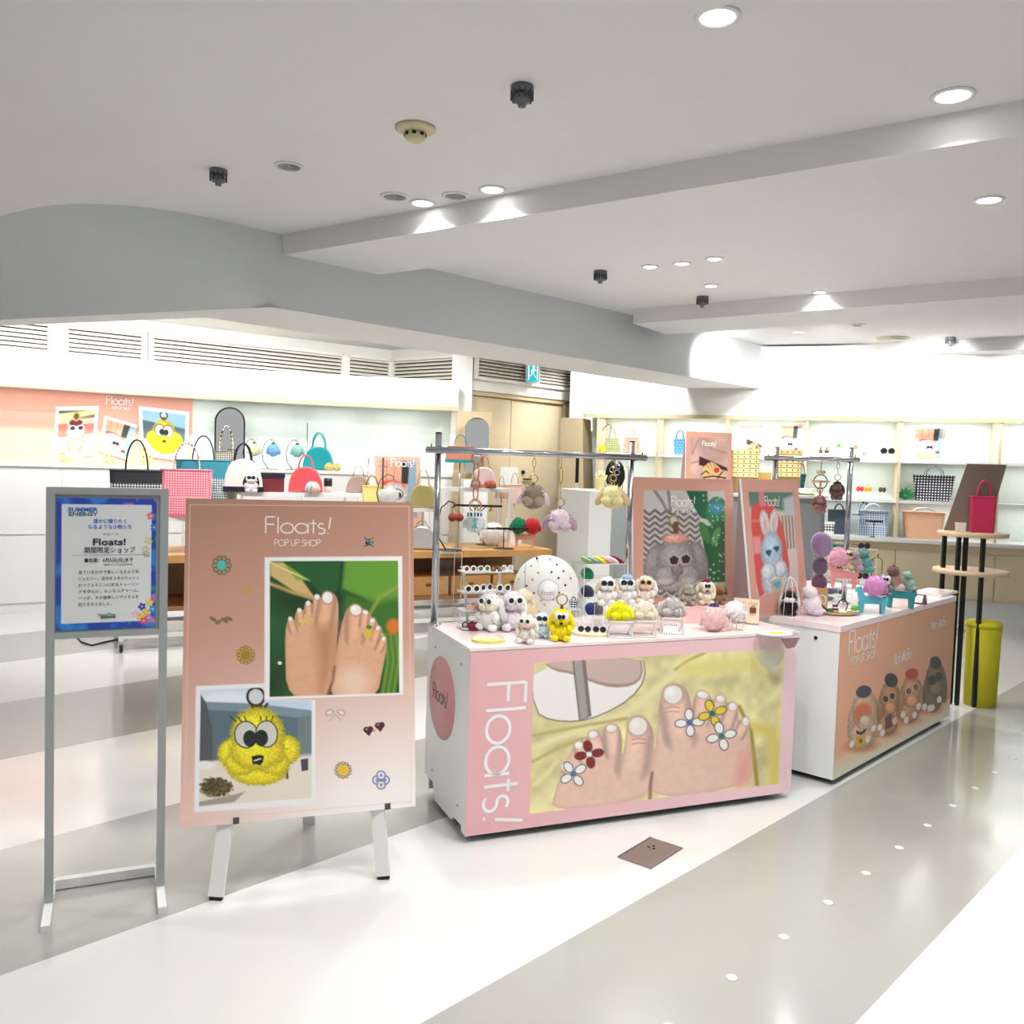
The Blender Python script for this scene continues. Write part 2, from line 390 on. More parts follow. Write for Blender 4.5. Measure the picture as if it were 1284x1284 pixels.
# flush service hatch in the floor
hp = [WZ(775, 1077, 0), WZ(817, 1050, 0), WZ(855, 1068, 0), WZ(815, 1085, 0)]
hc = sum(hp, Vector())/4; ha = math.atan2((hp[2]-hp[1]).y+(hp[3]-hp[0]).y, (hp[2]-hp[1]).x+(hp[3]-hp[0]).x)
ht = thing('floor_hatch', 'small square brown metal outlet cover flush in the pale floor', 'floor outlet', (hc.x, hc.y, 0.0005), ha)
m_hatch = mat('bronze_plate', (150, 136, 132), .4, .5)
MB().box(-.075, .075, -.125, .125, 0, .004).build('cover_plate', m_hatch, ht)
for sx in (-1, 1): MB().box(-.073 if sx < 0 else .069, -.069 if sx < 0 else .073, -.12, .12, .004, .007).build('rim', m_chrome, ht)
for dx, dy in ((-.03, .035), (-.005, .035), (-.018, .055)): MB().lathe([(0, .0045), (.006, .0045)], (dx, dy, 0), 8).build('screw', m_black, ht)

# ceiling ---------------------------------------------------------
ZC = 2.9; bd = Vector((.824, -.566, 0)); bn = Vector((.566, .824, 0))
ceiling = tag(MB().box(-12, 14, -6, 18, ZC, ZC+.1).build('ceiling', m_ceil), kind='structure')
def bandbox(n0, n1, s0, s1, z0, z1):
    q = [bn*n0+bd*s0, bn*n0+bd*s1, bn*n1+bd*s1, bn*n1+bd*s0]
    mb = MB(); mb.add([(v.x, v.y, z0) for v in q]+[(v.x, v.y, z1) for v in q], [(0,3,2,1),(4,5,6,7),(0,1,5,4),(1,2,6,5),(2,3,7,6),(3,0,4,7)]); return mb
tag(bandbox(-5, 2.54, -6.5, 8, ZC-.022, ZC).build('trim_1', m_ceil), kind='structure')
def sat(x, y): return Vector((x, y, 0)).dot(bd)
tag(bandbox(3.765, 4.47, sat(-1.5, 5.6), 9, 2.775, ZC).build('trim_2', m_ceil), kind='structure')
tag(bandbox(6.95, 7.62, sat(1.0, 7.75), 9, 2.775, ZC).build('trim_3', m_ceil), kind='structure')
tag(bandbox(9.75, 10.4, sat(3.1, 9.7), 9, 2.775, ZC).build('trim_4', m_ceil), kind='structure')
# bulkhead round the shop front
ZS = 2.43
Bt = Vector((-1.507, 5.45, ZS)); Br = Vector((3.0, 9.98, ZS)); T = Vector((-2.26, 4.82, ZC))
def rounded(p, q, r, k, d0, d1, n0, n1):     # polyline with its corner q eased over lengths d0, d1
    p = Vector(p[:2]); q = Vector(q[:2]); r = Vector(r[:2]); a = q+(p-q).normalized()*d0; b = q+(r-q).normalized()*d1
    out = [p.lerp(a, i/n0) for i in range(n0)]
    out += [a.lerp(q, t).lerp(q.lerp(b, t), t) for t in (i/k for i in range(k))]
    return out + [b.lerp(r, i/n1) for i in range(n1+1)]
tl = rounded((-7.2, 7.9), T, (Br.x, Br.y), 16, .7, .7, 10, 10); bl = rounded((-7.2, 7.75), Bt, (Br.x, Br.y), 16, .25, .12, 10, 10)
mb = MB(); nc = len(tl); rows = 6
for k in range(rows+1):
    f = k/rows; mb.v += [(a.x*(1-f)+b.x*f, a.y*(1-f)+b.y*f, ZC*(1-f)+ZS*f) for a, b in zip(tl, bl)]
for k in range(rows):
    for i in range(nc-1): mb.f.append((k*nc+i, k*nc+i+1, (k+1)*nc+i+1, (k+1)*nc+i)); mb.sm.append(True)
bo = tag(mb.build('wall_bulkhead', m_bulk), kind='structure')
# its underside strip and the rise to the lit cove behind it
i0, i1, i2 = Vector((-7.2, 7.95, ZS)), Vector((-2.08, 5.93, ZS)), Vector((2.55, 10.5, ZS))
mb = MB(); mb.add([(-7.2, 7.75, ZS), Bt, Br, i2, i1, i0], [(0, 1, 4, 5), (1, 2, 3, 4)])
up = lambda v: (v.x, v.y, 2.86)
mb.add([i0, i1, i2, up(i0), up(i1), up(i2)], [(0, 1, 4, 3), (1, 2, 5, 4)])
tag(mb.build('trim_5', m_ceil), kind='structure')
mb = MB(); mb.add([up(i0), up(i1), up(i2), (1.4, 13.5, 2.86), (-7.2, 13.5, 2.86)], [(0, 1, 2, 3, 4)])
tag(mb.build('trim_6', m_wall), kind='structure')

# back walls ------------------------------------------------------
def catmull(pts, n=8):
    out = []
    for i in range(len(pts)-1):
        p0 = pts[max(i-1, 0)]; p1 = pts[i]; p2 = pts[i+1]; p3 = pts[min(i+2, len(pts)-1)]
        for k in range(n):
            t = k/n; out.append(tuple(.5*((2*b)+(-a+c)*t+(2*a-5*b+4*c-d)*t*t+(-a+3*b-3*c+d)*t**3) for a, b, c, d in zip(p0, p1, p2, p3)))
    out.append(tuple(pts[-1])); return out
HDR = catmull([(-7.6, 5.9), (-5.9, 7.25), (-4.25, 8.33), (-2.63, 9.20), (-.62, 9.70)], 10)
def offset(pl, d):
    out = []
    for i, p in enumerate(pl):
        a = Vector(pl[max(i-1, 0)]); b = Vector(pl[min(i+1, len(pl)-1)]); t = (b-a).normalized(); out.append((p[0]-t.y*d, p[1]+t.x*d))
    return out
def ribbon(pl, z0, z1): 
    mb = MB(); n = len(pl); mb.add([(p[0], p[1], z0) for p in pl]+[(p[0], p[1], z1) for p in pl], [(i, i+1, n+i+1, n+i) for i in range(n-1)], True); return mb
def strip(a, b, z):
    mb = MB(); n = len(a); mb.add([(p[0], p[1], z) for p in a]+[(p[0], p[1], z) for p in b], [(i, i+1, n+i+1, n+i) for i in range(n-1)]); return mb
def solid(pl, d0, d1, z0, z1):
    a = offset(pl, d0); b = offset(pl, d1); mb = MB(); n = len(a)
    mb.add([(p[0], p[1], z) for z in (z0, z1) for q in (a, b) for p in q],
           [(i, i+1, 2*n+i+1, 2*n+i) for i in range(n-1)]+[(n+i, n+i+1, 3*n+i+1, 3*n+i) for i in range(n-1)]
           +[(i, i+1, n+i+1, n+i) for i in range(n-1)]+[(2*n+i, 2*n+i+1, 3*n+i+1, 3*n+i) for i in range(n-1)]+[(0, n, 3*n, 2*n), (n-1, 2*n-1, 4*n-1, 3*n-1)])
    return mb
m_niche = mat('pale_mint_paint', (228, 240, 234), .6, var=.02)
m_pinkwall = mat('salmon_wallpaper', (240, 178, 158), .6, var=.03)
tag(solid(HDR, .46, .54, 0, 2.14).build('wall_back', m_niche), kind='structure')
tag(solid(HDR, 0, .44, 2.14, 2.42).build('trim_7', m_wall), kind='structure')            # white fascia over the niche
tag(solid(HDR, -.012, .03, 2.095, 2.14).build('trim_8', m_tan), kind='structure')        # thin brown lip
tag(solid(HDR, .031, .455, 2.112, 2.139).build('trim_9', m_wall), kind='structure')        # niche ceiling
# upper wall with louvres, door wall
UP = [(-8.2, 5.3), (-4.40, 8.47), (-1.51, 10.72), (-.70, 10.12), (-.70, 10.02), (-.50, 10.02)]
mb = MB(); n = len(UP)
for i in range(n-1):
    a, b = UP[i], UP[i+1]; mb.add([(a[0], a[1], 2.3), (b[0], b[1], 2.3), (b[0], b[1], 2.95), (a[0], a[1], 2.95)], [(0, 1, 2, 3)])
tag(mb.build('wall_upper', m_wall), kind='structure')
mb = MB(); mb.box(-.72, -.49, 9.98, 10.3, 0, 2.95); tag(mb.build('wall_pillar', m_wall), kind='structure')
DA, DB = Vector((-.5, 10.05, 0)), Vector((.86, 11.41, 0)); dd = (DB-DA).normalized(); dn = Vector((dd.y, -dd.x, 0)); DL = (DB-DA).length
def dw(s, o, z): p = DA+dd*s+dn*o; return (p.x, p.y, z)
def dbox(s0, s1, o0, o1, z0, z1):
    mb = MB(); mb.add([dw(s0,o0,z0),dw(s1,o0,z0),dw(s1,o1,z0),dw(s0,o1,z0),dw(s0,o0,z1),dw(s1,o0,z1),dw(s1,o1,z1),dw(s0,o1,z1)],
        [(0,3,2,1),(4,5,6,7),(0,1,5,4),(1,2,6,5),(2,3,7,6),(3,0,4,7)]); return mb
tag(dbox(0, 3.6, -.2, 0, 2.36, 2.95).build('wall_door', m_wall), kind='structure')
tag(dbox(1.82, 3.6, -.2, 0, 0, 2.36).build('wall_beside_door', m_tan), kind='structure')
door = tag(dbox(0, 1.82, -.14, -.10, 0, 2.36).build('door_1', m_beige), kind='structure')
for s0, s1 in ((.05, .71), (.72, 1.62)): dbox(s0, s1, -.10, -.075, .02, 2.30).build('door_leaf', m_beige, door)
dbox(1.63, 1.74, -.10, -.03, 0, 2.36).build('door_jamb', m_tan, door)
dbox(0, 1.82, -.10, -.03, 2.31, 2.36).build('door_head', m_tan, door)
lk = dbox(.56, .86, -.075, -.068, 1.28, 1.50).build('lock_plate', m_white, door)
p = WP(656, 592, dw(0, -.068, 0), dn); MB().lathe([(0, -.02), (.025, -.02), (.025, 0)], (p.x, p.y, p.z), 12, 'y').build('knob', m_black, lk)
q = WP(662, 601, dw(0, -.05, 0), dn); MB().bar(q-dd*.08, q+dd*.06, .018).build('lever', m_black, lk)
# louvre grilles
m_slat = mat('cream_slat', (238, 232, 220), .5); m_gapshade = mat('louvre_gap_shade', (40, 34, 32), .8)
def louvre(a, b, z0, z1, label, n=7):
    a = Vector(a+(0,)); b = Vector(b+(0,)); L = (b-a).length; ang = math.atan2((b-a).y, (b-a).x)
    t = thing('louvre_grille', label, 'vent', (a.x, a.y, 0), ang, 'louvre grilles under the ceiling')
    MB().box(0, L, -.016, -.008, z0, z1).build('backing', m_gapshade, t)  # dark sheet: the shade between the slats is put into its colour
    fr = MB(); 
    fr.box(0, L, -.05, -.008, z1-.012, z1+.02); fr.box(0, L, -.05, -.008, z0-.02, z0+.012); fr.box(-.02, .03, -.05, -.008, z0-.02, z1+.02); fr.box(L-.03, L+.02, -.05, -.008, z0-.02, z1+.02)
    fr.build('frame', m_wall, t)
    sl = MB(); h = (z1-z0)/n; sl.add([(.03, -.045, -.012), (L-.03, -.045, -.012), (L-.03, -.012, .014), (.03, -.012, .014), (.03, -.045, -.012+h*.30), (L-.03, -.045, -.012+h*.30), (L-.03, -.012, .014+h*.2), (.03, -.012, .014+h*.2)],
                               [(0,3,2,1),(4,5,6,7),(0,1,5,4),(1,2,6,5),(2,3,7,6),(3,0,4,7)]); me = sl.mesh('slat')
    for i in range(n):
        o = ob('slat', me, m_slat, t); o.location = (0, 0, z0+h*(i+.3))
def onl(x, a, b):       # where a column of the view meets a wall line
    d = ray(x, 470); a = Vector(a); b = Vector(b); e = b-a
    s = (d.y*a.x-d.x*a.y)/(d.x*e.y-d.y*e.x); q = a+e*s; return (q.x, q.y)
LA, LB, LC_ = UP[1], UP[2], UP[3]; L0 = UP[0]
louvre((-6.2, 6.967), onl(75, L0, LA) if False else (-4.42, 8.452), 2.44, 2.73, 'long slatted air grille at the far left end under the cove')
louvre(onl(80, LA, LB), onl(180, LA, LB), 2.44, 2.73, 'short slatted air grille left of the long one above the salmon wallpaper')
louvre(onl(187, LA, LB), onl(429, LA, LB), 2.44, 2.73, 'longest slatted air grille above the mint niche')
louvre(onl(433, LA, LB), onl(488, LA, LB), 2.44, 2.73, 'narrow slatted air grille in the inner wall corner')
louvre(onl(494, LB, LC_), onl(573, LB, LC_), 2.44, 2.73, 'slatted air grille on the return wall left of the door')
D3 = dw(3.5, 0, 0)[:2]
louvre(dw(.03, 0, 0)[:2], dw(1.72, 0, 0)[:2], 2.50, 2.77, 'slatted air grille above the beige double door behind the exit sign')
louvre(dw(1.84, 0, 0)[:2], D3, 2.50, 2.77, 'slatted air grille to the right of the beige double door')
# exit sign
p = WP(667, 480, dw(0, .12, 0), dn)
ex = thing('exit_sign', 'turquoise lit running-man exit sign over the beige door', 'exit sign', (p.x, p.y, p.z), math.radians(12))
MB().box(-.085, .085, -.05, .02, 0, .25).build('housing', m_white, ex)
MB().box(-.075, .075, -.054, -.05, .008, .242).build('panel', mat('exit_green', (10, 150, 165), .4, emit=.55), ex)
mw = mat('exit_white', (245, 255, 255), .4, emit=.6)
MB().bar((0, .02, .12), (.02, .10, .12), .05).build('wall_arm', m_white, ex)
fig = MB(); fig.ell((.0, -.057, .185), (.016, .003, .018)); fig.bar((.005, -.057, .165), (-.01, -.057, .11), .028, .004); fig.bar((-.01, -.057, .112), (.03, -.057, .06), .016, .004); fig.bar((-.012, -.057, .112), (-.035, -.057, .07), .016, .004); fig.bar((-.035, -.057, .07), (-.05, -.057, .075), .014, .004)
fig.bar((.005, -.057, .16), (.035, -.057, .135), .012, .004); fig.bar((0, -.057, .16), (-.03, -.057, .14), .012, .004); fig.build('running_figure', mw, ex)
dr = MB(); dr.box(-.06, -.05, -.056, -.054, .03, .225); dr.box(.045, .058, -.056, -.054, .03, .225); dr.box(-.06, .058, -.056, -.054, .213, .225); dr.build('doorway_mark', mw, ex)

# right-hand shelving: fascia, lip, bays -----------------------------
RA = math.radians(-17.9); R0 = Vector((.80, 10.18, 0)); rd = Vector((math.cos(RA), math.sin(RA), 0)); rn = Vector((rd.y, -rd.x, 0))
def rs(x):     # distance along the shelf front seen at image column x
    d = ray(x, 560); s = (d.y*R0.x-d.x*R0.y)/(d.x*rd.y-d.y*rd.x); return s
def rbox(mb, s0, s1, o0, o1, z0, z1):
    return mb.box(s0, s1, o0, o1, z0, z1)
RT = Matrix.Translation(R0) @ Matrix.Rotation(RA, 4, 'Z')
def rput(o): o.matrix_world = RT; return o
tag(rput(MB().box(-.02, 7, .02, .44, 2.14, 2.88).build('trim_10', m_wall)), kind='structure')
tag(rput(MB().box(-.02, 7, -.015, .02, 2.095, 2.14).build('trim_11', m_tan)), kind='structure')
tag(rput(MB().box(-.3, 7, .46, .54, 0, 2.9).build('wall_right_back', m_niche)), kind='structure')
bays = [rs(749), rs(824), rs(910), rs(1011), rs(1129), rs(1129)+(rs(1129)-rs(1011)), rs(1129)+2*(rs(1129)-rs(1011))]
descr = ['leftmost wall shelf bay with two small hanging bags', 'wall shelf bay with the blue basket, second from the left', 'middle wall shelf bay holding picture boards and box drawers',
         'wall shelf bay with the round wire rack', 'wall shelf bay with the polka dot tote', 'wall shelf bay past the dotted tote, cut by the frame']
SH = [1.70, 1.285, .89]
for i in range(6):
    a, b = bays[i], bays[i+1]
    p = R0+rd*a; t = thing('shelf_bay', descr[i], 'shelf', (p.x, p.y, 0), RA, 'wall shelf bays along the right')
    w = b-a
    MB().box(.012, w-.012, .44, .455, 0, 2.13).build('back_panel', m_niche, t)
    MB().box(-.012, .012, 0, .455, 0, 2.13).build('side_panel', m_beige, t)
    MB().box(.012, w-.012, .025, .44, 2.115, 2.135).build('top_panel', m_white, t)
    for z in SH[:2]: MB().box(.012, w-.012, .01, .44, z-.03, z).build('shelf', m_white, t)
    MB().box(.0, w, -.12, .44, SH[2]-.035, SH[2]).build('ledge', m_white, t)
    MB().box(.0, w, -.06, .44, .30, SH[2]-.036).build('base_cabinet', m_beige, t)
    for k in range(2): MB().box(w*k/2+.006, w*(k+1)/2-.006, -.075, -.06, .32, SH[2]-.05-.07).build('cabinet_door', m_beige, t)
    MB().box(0, w, -.02, .44, 0, .30).build('plinth', m_white, t)
    c = R0+rd*(a+w/2)+Vector((-rd.y, rd.x, 0))*.2
    lamp('shelf_light', 'AREA', (c.x, c.y, 2.105), SHELF_W*w/.7, (0, 0, RA), size=w*.8, size_y=.2, shape='RECTANGLE')
    for z in SH[:2]: lamp('shelf_light', 'AREA', (c.x, c.y, z-.035), SHELF_W*.5*w/.7, (0, 0, RA), size=w*.8, size_y=.2, shape='RECTANGLE')
    dl = MB().lathe([(0, 2.108), (.03, 2.108), (.034, 2.114)], n=12).mesh('shelf_downlight')
    for f in (.25, .75):
        o = ob('shelf_downlight', dl, mat('lit_lens', (255, 252, 245), .4, emit=6), t); o.location = (w*f, .12, 0)
MB_end = thing('end_panel', 'tall leaning tan end board at the left of the wall shelves', 'panel', (R0.x-.02, R0.y, 0), RA)
mbp = MB(); mbp.add([(-.22, -.10, 0), (.12, -.12, 0), (.12, .4, 0), (-.22, .4, 0), (-.26, -.02, 2.09), (0, -.02, 2.09), (0, .4, 2.09), (-.26, .4, 2.09)], [(0,3,2,1),(4,5,6,7),(0,1,5,4),(1,2,6,5),(2,3,7,6),(3,0,4,7)])
mbp.build('board', m_tan, MB_end)

# niche on the left: white cabinets under it, salmon wallpaper
def seg(pl, i0, i1): return pl[i0:i1+1]
ZL = 1.40
nseg = len(HDR)-1
cuts = [8, 14, 20, 26, 32, nseg]
cl = ['white wall cabinet at the far left under the salmon wallpaper', 'white wall cabinet under the fluffy picture wall', 'white wall cabinet behind the woven totes',
      'white wall cabinet behind the coral bag', 'white wall cabinet at the right end of the mint niche']
for k in range(5):
    pl = HDR[cuts[k]:cuts[k+1]+1]; c0 = pl[0]
    t = thing('wall_cabinet', cl[k], 'cabinet', (c0[0], c0[1], 0), 0, 'white cabinets along the curved wall'); rel = [(p[0]-c0[0], p[1]-c0[1]) for p in pl]
    solid(rel, .03, .455, 0, ZL-.03).build('body', m_white, t); solid(rel, 0, .455, ZL-.03, ZL).build('top_board', m_white, t)
    h = len(rel)//2
    for sp in (rel[:h+1], rel[h:]):
        for z0, z1 in ((.1, .72), (.74, 1.33)):
            a = Vector(sp[0]); b = Vector(sp[-1]); e = (b-a).normalized(); nn = Vector((e.y, -e.x)); a2 = a+e*.01-nn*.015; b2 = b-e*.01-nn*.015
            mb = MB(); mb.add([(v.x+nn.x*o, v.y+nn.y*o, z) for z in (z0, z1) for v, o in ((a2, .0), (b2, .0), (b2, -.02), (a2, -.02))], [(0,3,2,1),(4,5,6,7),(0,1,5,4),(1,2,6,5),(2,3,7,6),(3,0,4,7)]); mb.build('cabinet_door', m_white, t)
for i in range(9, nseg-1, 3):
    a = Vector(HDR[i]); b = Vector(HDR[i+1]); e = (b-a).normalized(); c = (a+b)/2 + Vector((-e.y, e.x))*.22
    lamp('niche_light', 'AREA', (c.x, c.y, 2.105), SHELF_W*.42, (0, 0, math.atan2(e.y, e.x)), size=.5, size_y=.2, shape='RECTANGLE')
lens = MB().lathe([(0, -.004), (.034, -.004), (.038, .002)], n=12).mesh('downlight_lens')
wb = bpy.data.objects['trim_9']
for i in range(9, nseg, 1):
    a = Vector(HDR[i]); b = Vector(HDR[i+1]); e = (b-a).normalized(); c = (a+b)/2 + Vector((-e.y, e.x))*(.1 if i % 2 else .3)
    if i % 2: o = ob('downlight_lens', lens, mat('lit_lens'), wb); o.location = (c.x, c.y, 2.112)
# cove light above the fascias
for i in range(4, nseg, 3):
    a = Vector(HDR[i]); b = Vector(HDR[i+1]); e = (b-a).normalized(); c = (a+b)/2 - Vector((-e.y, e.x))*.9
    lamp('cove_light', 'SPOT', (c.x, c.y, 2.84), COVE_W*3, (math.radians(62), 0, math.atan2(e.y, e.x)), spot_size=1.5, spot_blend=1.0, shadow_soft_size=.08)
for x, y in ((-3.7, 6.72), (-2.45, 6.22), (-1.45, 6.72), (-.6, 7.55), (.3, 8.5), (.75, 10.2)):
    lamp('cove_fill_spot', 'SPOT', (x, y, 2.84), COVE_W*4.0, (math.radians(32), 0, math.radians(28 if x < .2 else 0)), spot_size=2.0, spot_blend=.9, shadow_soft_size=.06)  # unseen spots added to brighten the bags, oak table and door
for s in (.6, 1.6, 2.6, 3.6, 4.6):
    c = R0+rd*s+rn*(1.4 if 1 < s < 3 else .75); lamp('cove_light', 'SPOT', (c.x, c.y, 2.80), COVE_W*3.5, (math.radians(62), 0, RA), spot_size=1.6, spot_blend=1.0, shadow_soft_size=.08)

# ceiling devices -------------------------------------------------
m_alu = mat('polished_reflector', (215, 215, 215), .2, .9); m_lit = mat('lit_lens')
dlens = {}
def downlight(x, y, label, r=.055, on=True, z=ZC, power=None):
    p = WZ(x, y, z); t = thing('ceiling_downlight', label, 'downlight', (p.x, p.y, z), 0, 'recessed ceiling downlights')
    MB().lathe([(r+.016, 0), (r+.016, -.006), (r, -.008), (r, 0)], n=24).build('trim_ring', m_white, t)
    MB().lathe([(r, -.004), (r*.7, -.0015), (0, -.001)], n=24).build('reflector' if not on else 'lens', m_lit if on else m_alu, t)
    if on: lamp('downlight_beam', 'SPOT', (p.x, p.y, z-.012), SPOT_W*(power or 1), spot_size=math.radians(125), spot_blend=.8, shadow_soft_size=.05)
downlight(362, 208, 'unlit silver downlight apart from the others near the dark sprinkler', on=False)
downlight(495, 246, 'unlit flat round downlight at the left of the row by the first beam', on=False, r=.06)
downlight(530, 254, 'lit downlight second in the row by the first beam')
downlight(571, 245, 'silver downlight third in the row by the first beam', on=False)
downlight(617, 237, 'bright lit downlight at the right end of the row by the first beam')
downlight(1195, 119, 'large lit downlight at the upper right beside the beam', r=.06)
downlight(815, 334, 'lit downlight at the left of the three in the middle ceiling bay', r=.045)
downlight(855, 330, 'lit downlight in the centre of the three in the middle ceiling bay', r=.045)
downlight(896, 324, 'lit downlight at the right of the three in the middle ceiling bay', r=.045)
downlight(892, 358, 'lit downlight nearest the small dark sprinkler by the second beam', r=.045)
downlight(1028, 366, 'lit downlight alone before the second beam on the right', r=.045)
downlight(1076, 407, 'small downlight beyond the second beam', r=.05, on=False)
downlight(1000, 416, 'lit downlight beyond the second beam near the bulkhead', r=.05)
downlight(900, 20, 'large lit downlight at the very top of the ceiling'); downlight(1240, 250, 'lit downlight at the far right between the two beams')
def fill_downlight(x, y, power, label):   # unseen lit fittings added to light the floor, behind and beside the viewer
    z = ZC-.022 if Vector((x, y, 0)).dot(bn) < 2.54 else ZC
    t = thing('ceiling_downlight', label, 'downlight', (x, y, z), 0, 'recessed ceiling downlights')
    MB().lathe([(.071, 0), (.071, -.006), (.055, -.008), (.055, 0)], n=20).build('trim_ring', m_white, t); MB().lathe([(.055, -.004), (0, -.001)], n=20).build('lens', m_lit, t)
    lamp('downlight_beam', 'SPOT', (x, y, z-.012), SPOT_W*power, spot_size=math.radians(125), spot_blend=.8, shadow_soft_size=.05)
for x, y, k, lb in ((.2, 2.2, 1.0, 'added lit downlight overhead just before the easel board'), (1.5, 2.6, 1.2, 'added lit downlight overhead between the wagons and the viewer'), (-1.3, 1.6, .8, 'added lit downlight overhead left of the viewer'), (2.6, 3.2, 1.0, 'added lit downlight overhead right of the rabbit wagon'), (-2.6, 3.0, .8, 'added lit downlight overhead left of the standing notice'), (.9, .4, .8, 'added lit downlight overhead right beside the viewer'), (-.6, -.8, .8, 'added lit downlight overhead behind the viewer')): fill_downlight(x, y, k, lb)
p = WZ(521, 160, ZC); t = thing('smoke_detector', 'cream round smoke detector with dark slots on the ceiling', 'smoke detector', p)
mcr = mat('cream_plastic', (218, 205, 165), .45)
MB().lathe([(.085, 0), (.085, -.01), (.06, -.022), (.0, -.022)], n=28).build('base', mcr, t); hd = MB().lathe([(.045, -.022), (.042, -.046), (.03, -.056), (0, -.058)], n=24).build('head', mcr, t)
for k in range(8):
    a = 2*PI*k/8; o = MB().cbox((0, 0, 0), (.016, .004, .012)).build('slot', m_black, hd); o.location = (.0445*math.cos(a), .0445*math.sin(a), -.033); o.rotation_euler.z = a+PI/2
def sprinkler(x, y, label, s=1.0):
    p = WZ(x, y, ZC); t = thing('sprinkler_head', label, 'sprinkler', p, 0, 'dark ceiling sprinklers'); md = mat('dark_grey_metal', (112, 115, 118), .5, .3)
    MB().lathe([(.034*s, 0), (.034*s, -.012*s), (.028*s, -.02*s), (0, -.02*s)], n=18).build('rose', md, t)
    bd_ = MB().lathe([(.02*s, -.02*s), (.026*s, -.03*s), (.024*s, -.046*s), (.012*s, -.05*s), (.012*s, -.06*s), (0, -.06*s)], n=16).build('body', md, t)
    for k in range(10):
        a = 2*PI*k/10; MB().cbox((.031*s*math.cos(a), .031*s*math.sin(a), -.028*s), (.006*s, .006*s, .03*s)).build('fin', mat('grey_fin', (72, 74, 78), .5), t)
sprinkler(655, 108, 'dark grey sprinkler nearest the viewer at the top of the ceiling', 1.25)
sprinkler(274, 213, 'dark grey sprinkler at the left beside the unlit downlight', 1.25)
sprinkler(753, 340, 'dark grey sprinkler in the middle ceiling bay by the bulkhead', 1.4)
sprinkler(881, 372, 'small dark sprinkler just before the second beam', 1.4)
sprinkler(1192, 423, 'small dark sprinkler far off at the right beyond the second beam', 1.4)
p = WZ(1120, 424, ZC); t = thing('ceiling_speaker', 'flat cream ceiling speaker disc beyond the second beam', 'speaker', p); MB().lathe([(.16, 0), (.155, -.012), (.13, -.014), (0, -.012)], n=28).build('ring', mcr, t); MB().lathe([(.125, -.015), (0, -.0155)], n=28).build('grille', m_ceil, t)
# ================================================================== LARGE FURNITURE
def frame(p, ang): return Matrix.Translation(Vector((p[0], p[1], p[2] if len(p) > 2 else 0))) @ Matrix.Rotation(ang, 4, 'Z')
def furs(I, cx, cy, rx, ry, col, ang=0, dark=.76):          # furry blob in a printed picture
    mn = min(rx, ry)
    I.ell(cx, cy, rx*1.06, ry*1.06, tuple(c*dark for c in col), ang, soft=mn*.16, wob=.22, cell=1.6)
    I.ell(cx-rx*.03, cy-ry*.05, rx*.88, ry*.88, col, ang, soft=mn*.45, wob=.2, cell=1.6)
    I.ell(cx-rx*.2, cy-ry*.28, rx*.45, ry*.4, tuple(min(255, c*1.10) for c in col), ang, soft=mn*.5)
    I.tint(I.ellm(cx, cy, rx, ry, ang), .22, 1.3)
SKIN = (226, 178, 152)
def foot(I, outline, toes, col, nail=(246, 240, 236), heel=None, L=3.4):
    m = I.polym(outline, smooth=2); c = np.array(col, float); I.blend(m, col)
    rim = m*np.clip(1-I.polym(outline, soft=34, smooth=2)*1.05, 0, 1); I.blend(rim*.5, c*.72)
    hx, hy = heel
    for (x, y, rx, ry, a) in toes:
        d = math.hypot(hx-x, hy-y); ux, uy = (hx-x)/d, (hy-y)/d; r = max(rx, 9)*1.45; ln = r*L
        keep = I.C.copy(); I.line([(x+ux*r*.5, y+uy*r*.5), (x+ux*ln, y+uy*ln)], r*2.5, c*.70, soft=r*.45); I.line([(x+ux*r*.5, y+uy*r*.5), (x+ux*(ln+r), y+uy*(ln+r))], r*1.9, c, soft=r*.75)
        I.line([(x+ux*r*.9, y+uy*r*.9), (x+ux*ln*.9, y+uy*ln*.9)], r*.6, np.minimum(255, c*1.09), soft=r*.8)
        I.C = I.C*m[..., None]+keep*(1-m[..., None])
    I.ell(hx, hy-30, 70, 110, np.minimum(255, c*1.06), soft=90) if False else None
    I.tint(m, .04, 5)
    for (x, y, rx, ry, a) in toes:
        I.ell(x, y, rx*1.22, ry*1.22, c*.84, a, soft=rx*.5); I.ell(x, y, rx, ry, nail, a); I.ell(x-rx*.25, y-ry*.25, rx*.4, ry*.4, (255, 255, 255), a, soft=rx*.4)
def flower(I, x, y, r, col, ctr=(60, 100, 150), rot=0, n=4):
    for k in range(n):
        a = math.radians(rot+360*k/n); I.ell(x+r*.62*math.cos(a), y+r*.62*math.sin(a), r*.46, r*.33, (70, 60, 60), math.degrees(a))
        I.ell(x+r*.62*math.cos(a), y+r*.62*math.sin(a), r*.4, r*.27, col, math.degrees(a))
    I.ell(x, y, r*.2, r*.2, ctr)

# ---- wagon with the foot picture ---------------------------------
C1A = math.radians(22.4); C1 = Vector((-.146, 3.445, 0)); C1L, C1D, C1H = 1.603, .565, .785
w1 = thing('display_wagon', 'white wheeled display wagon with a toe ring picture on its pink front', 'display wagon', C1, C1A)
M1 = frame(C1, C1A)
mb = MB(); mb.prism([(0, .03), (0, C1H-.012), (C1D, C1H-.012), (C1D, .10), (C1D*.78, .10), (C1D*.72, .03), (C1D*.32, .03), (C1D*.26, .055), (C1D*.1, .055), (C1D*.08, .03)], 0, .018, 'x')
mb.build('side_panel', m_white, w1)
MB().box(C1L-.018, C1L, 0, C1D, .03, C1H-.012).build('side_panel', m_white, w1)
MB().box(.018, C1L-.018, .0, .018, .03, C1H-.012).build('front_panel', m_white, w1)
MB().box(.018, C1L-.018, C1D-.018, C1D, .03, C1H-.012).build('back_panel', m_white, w1)
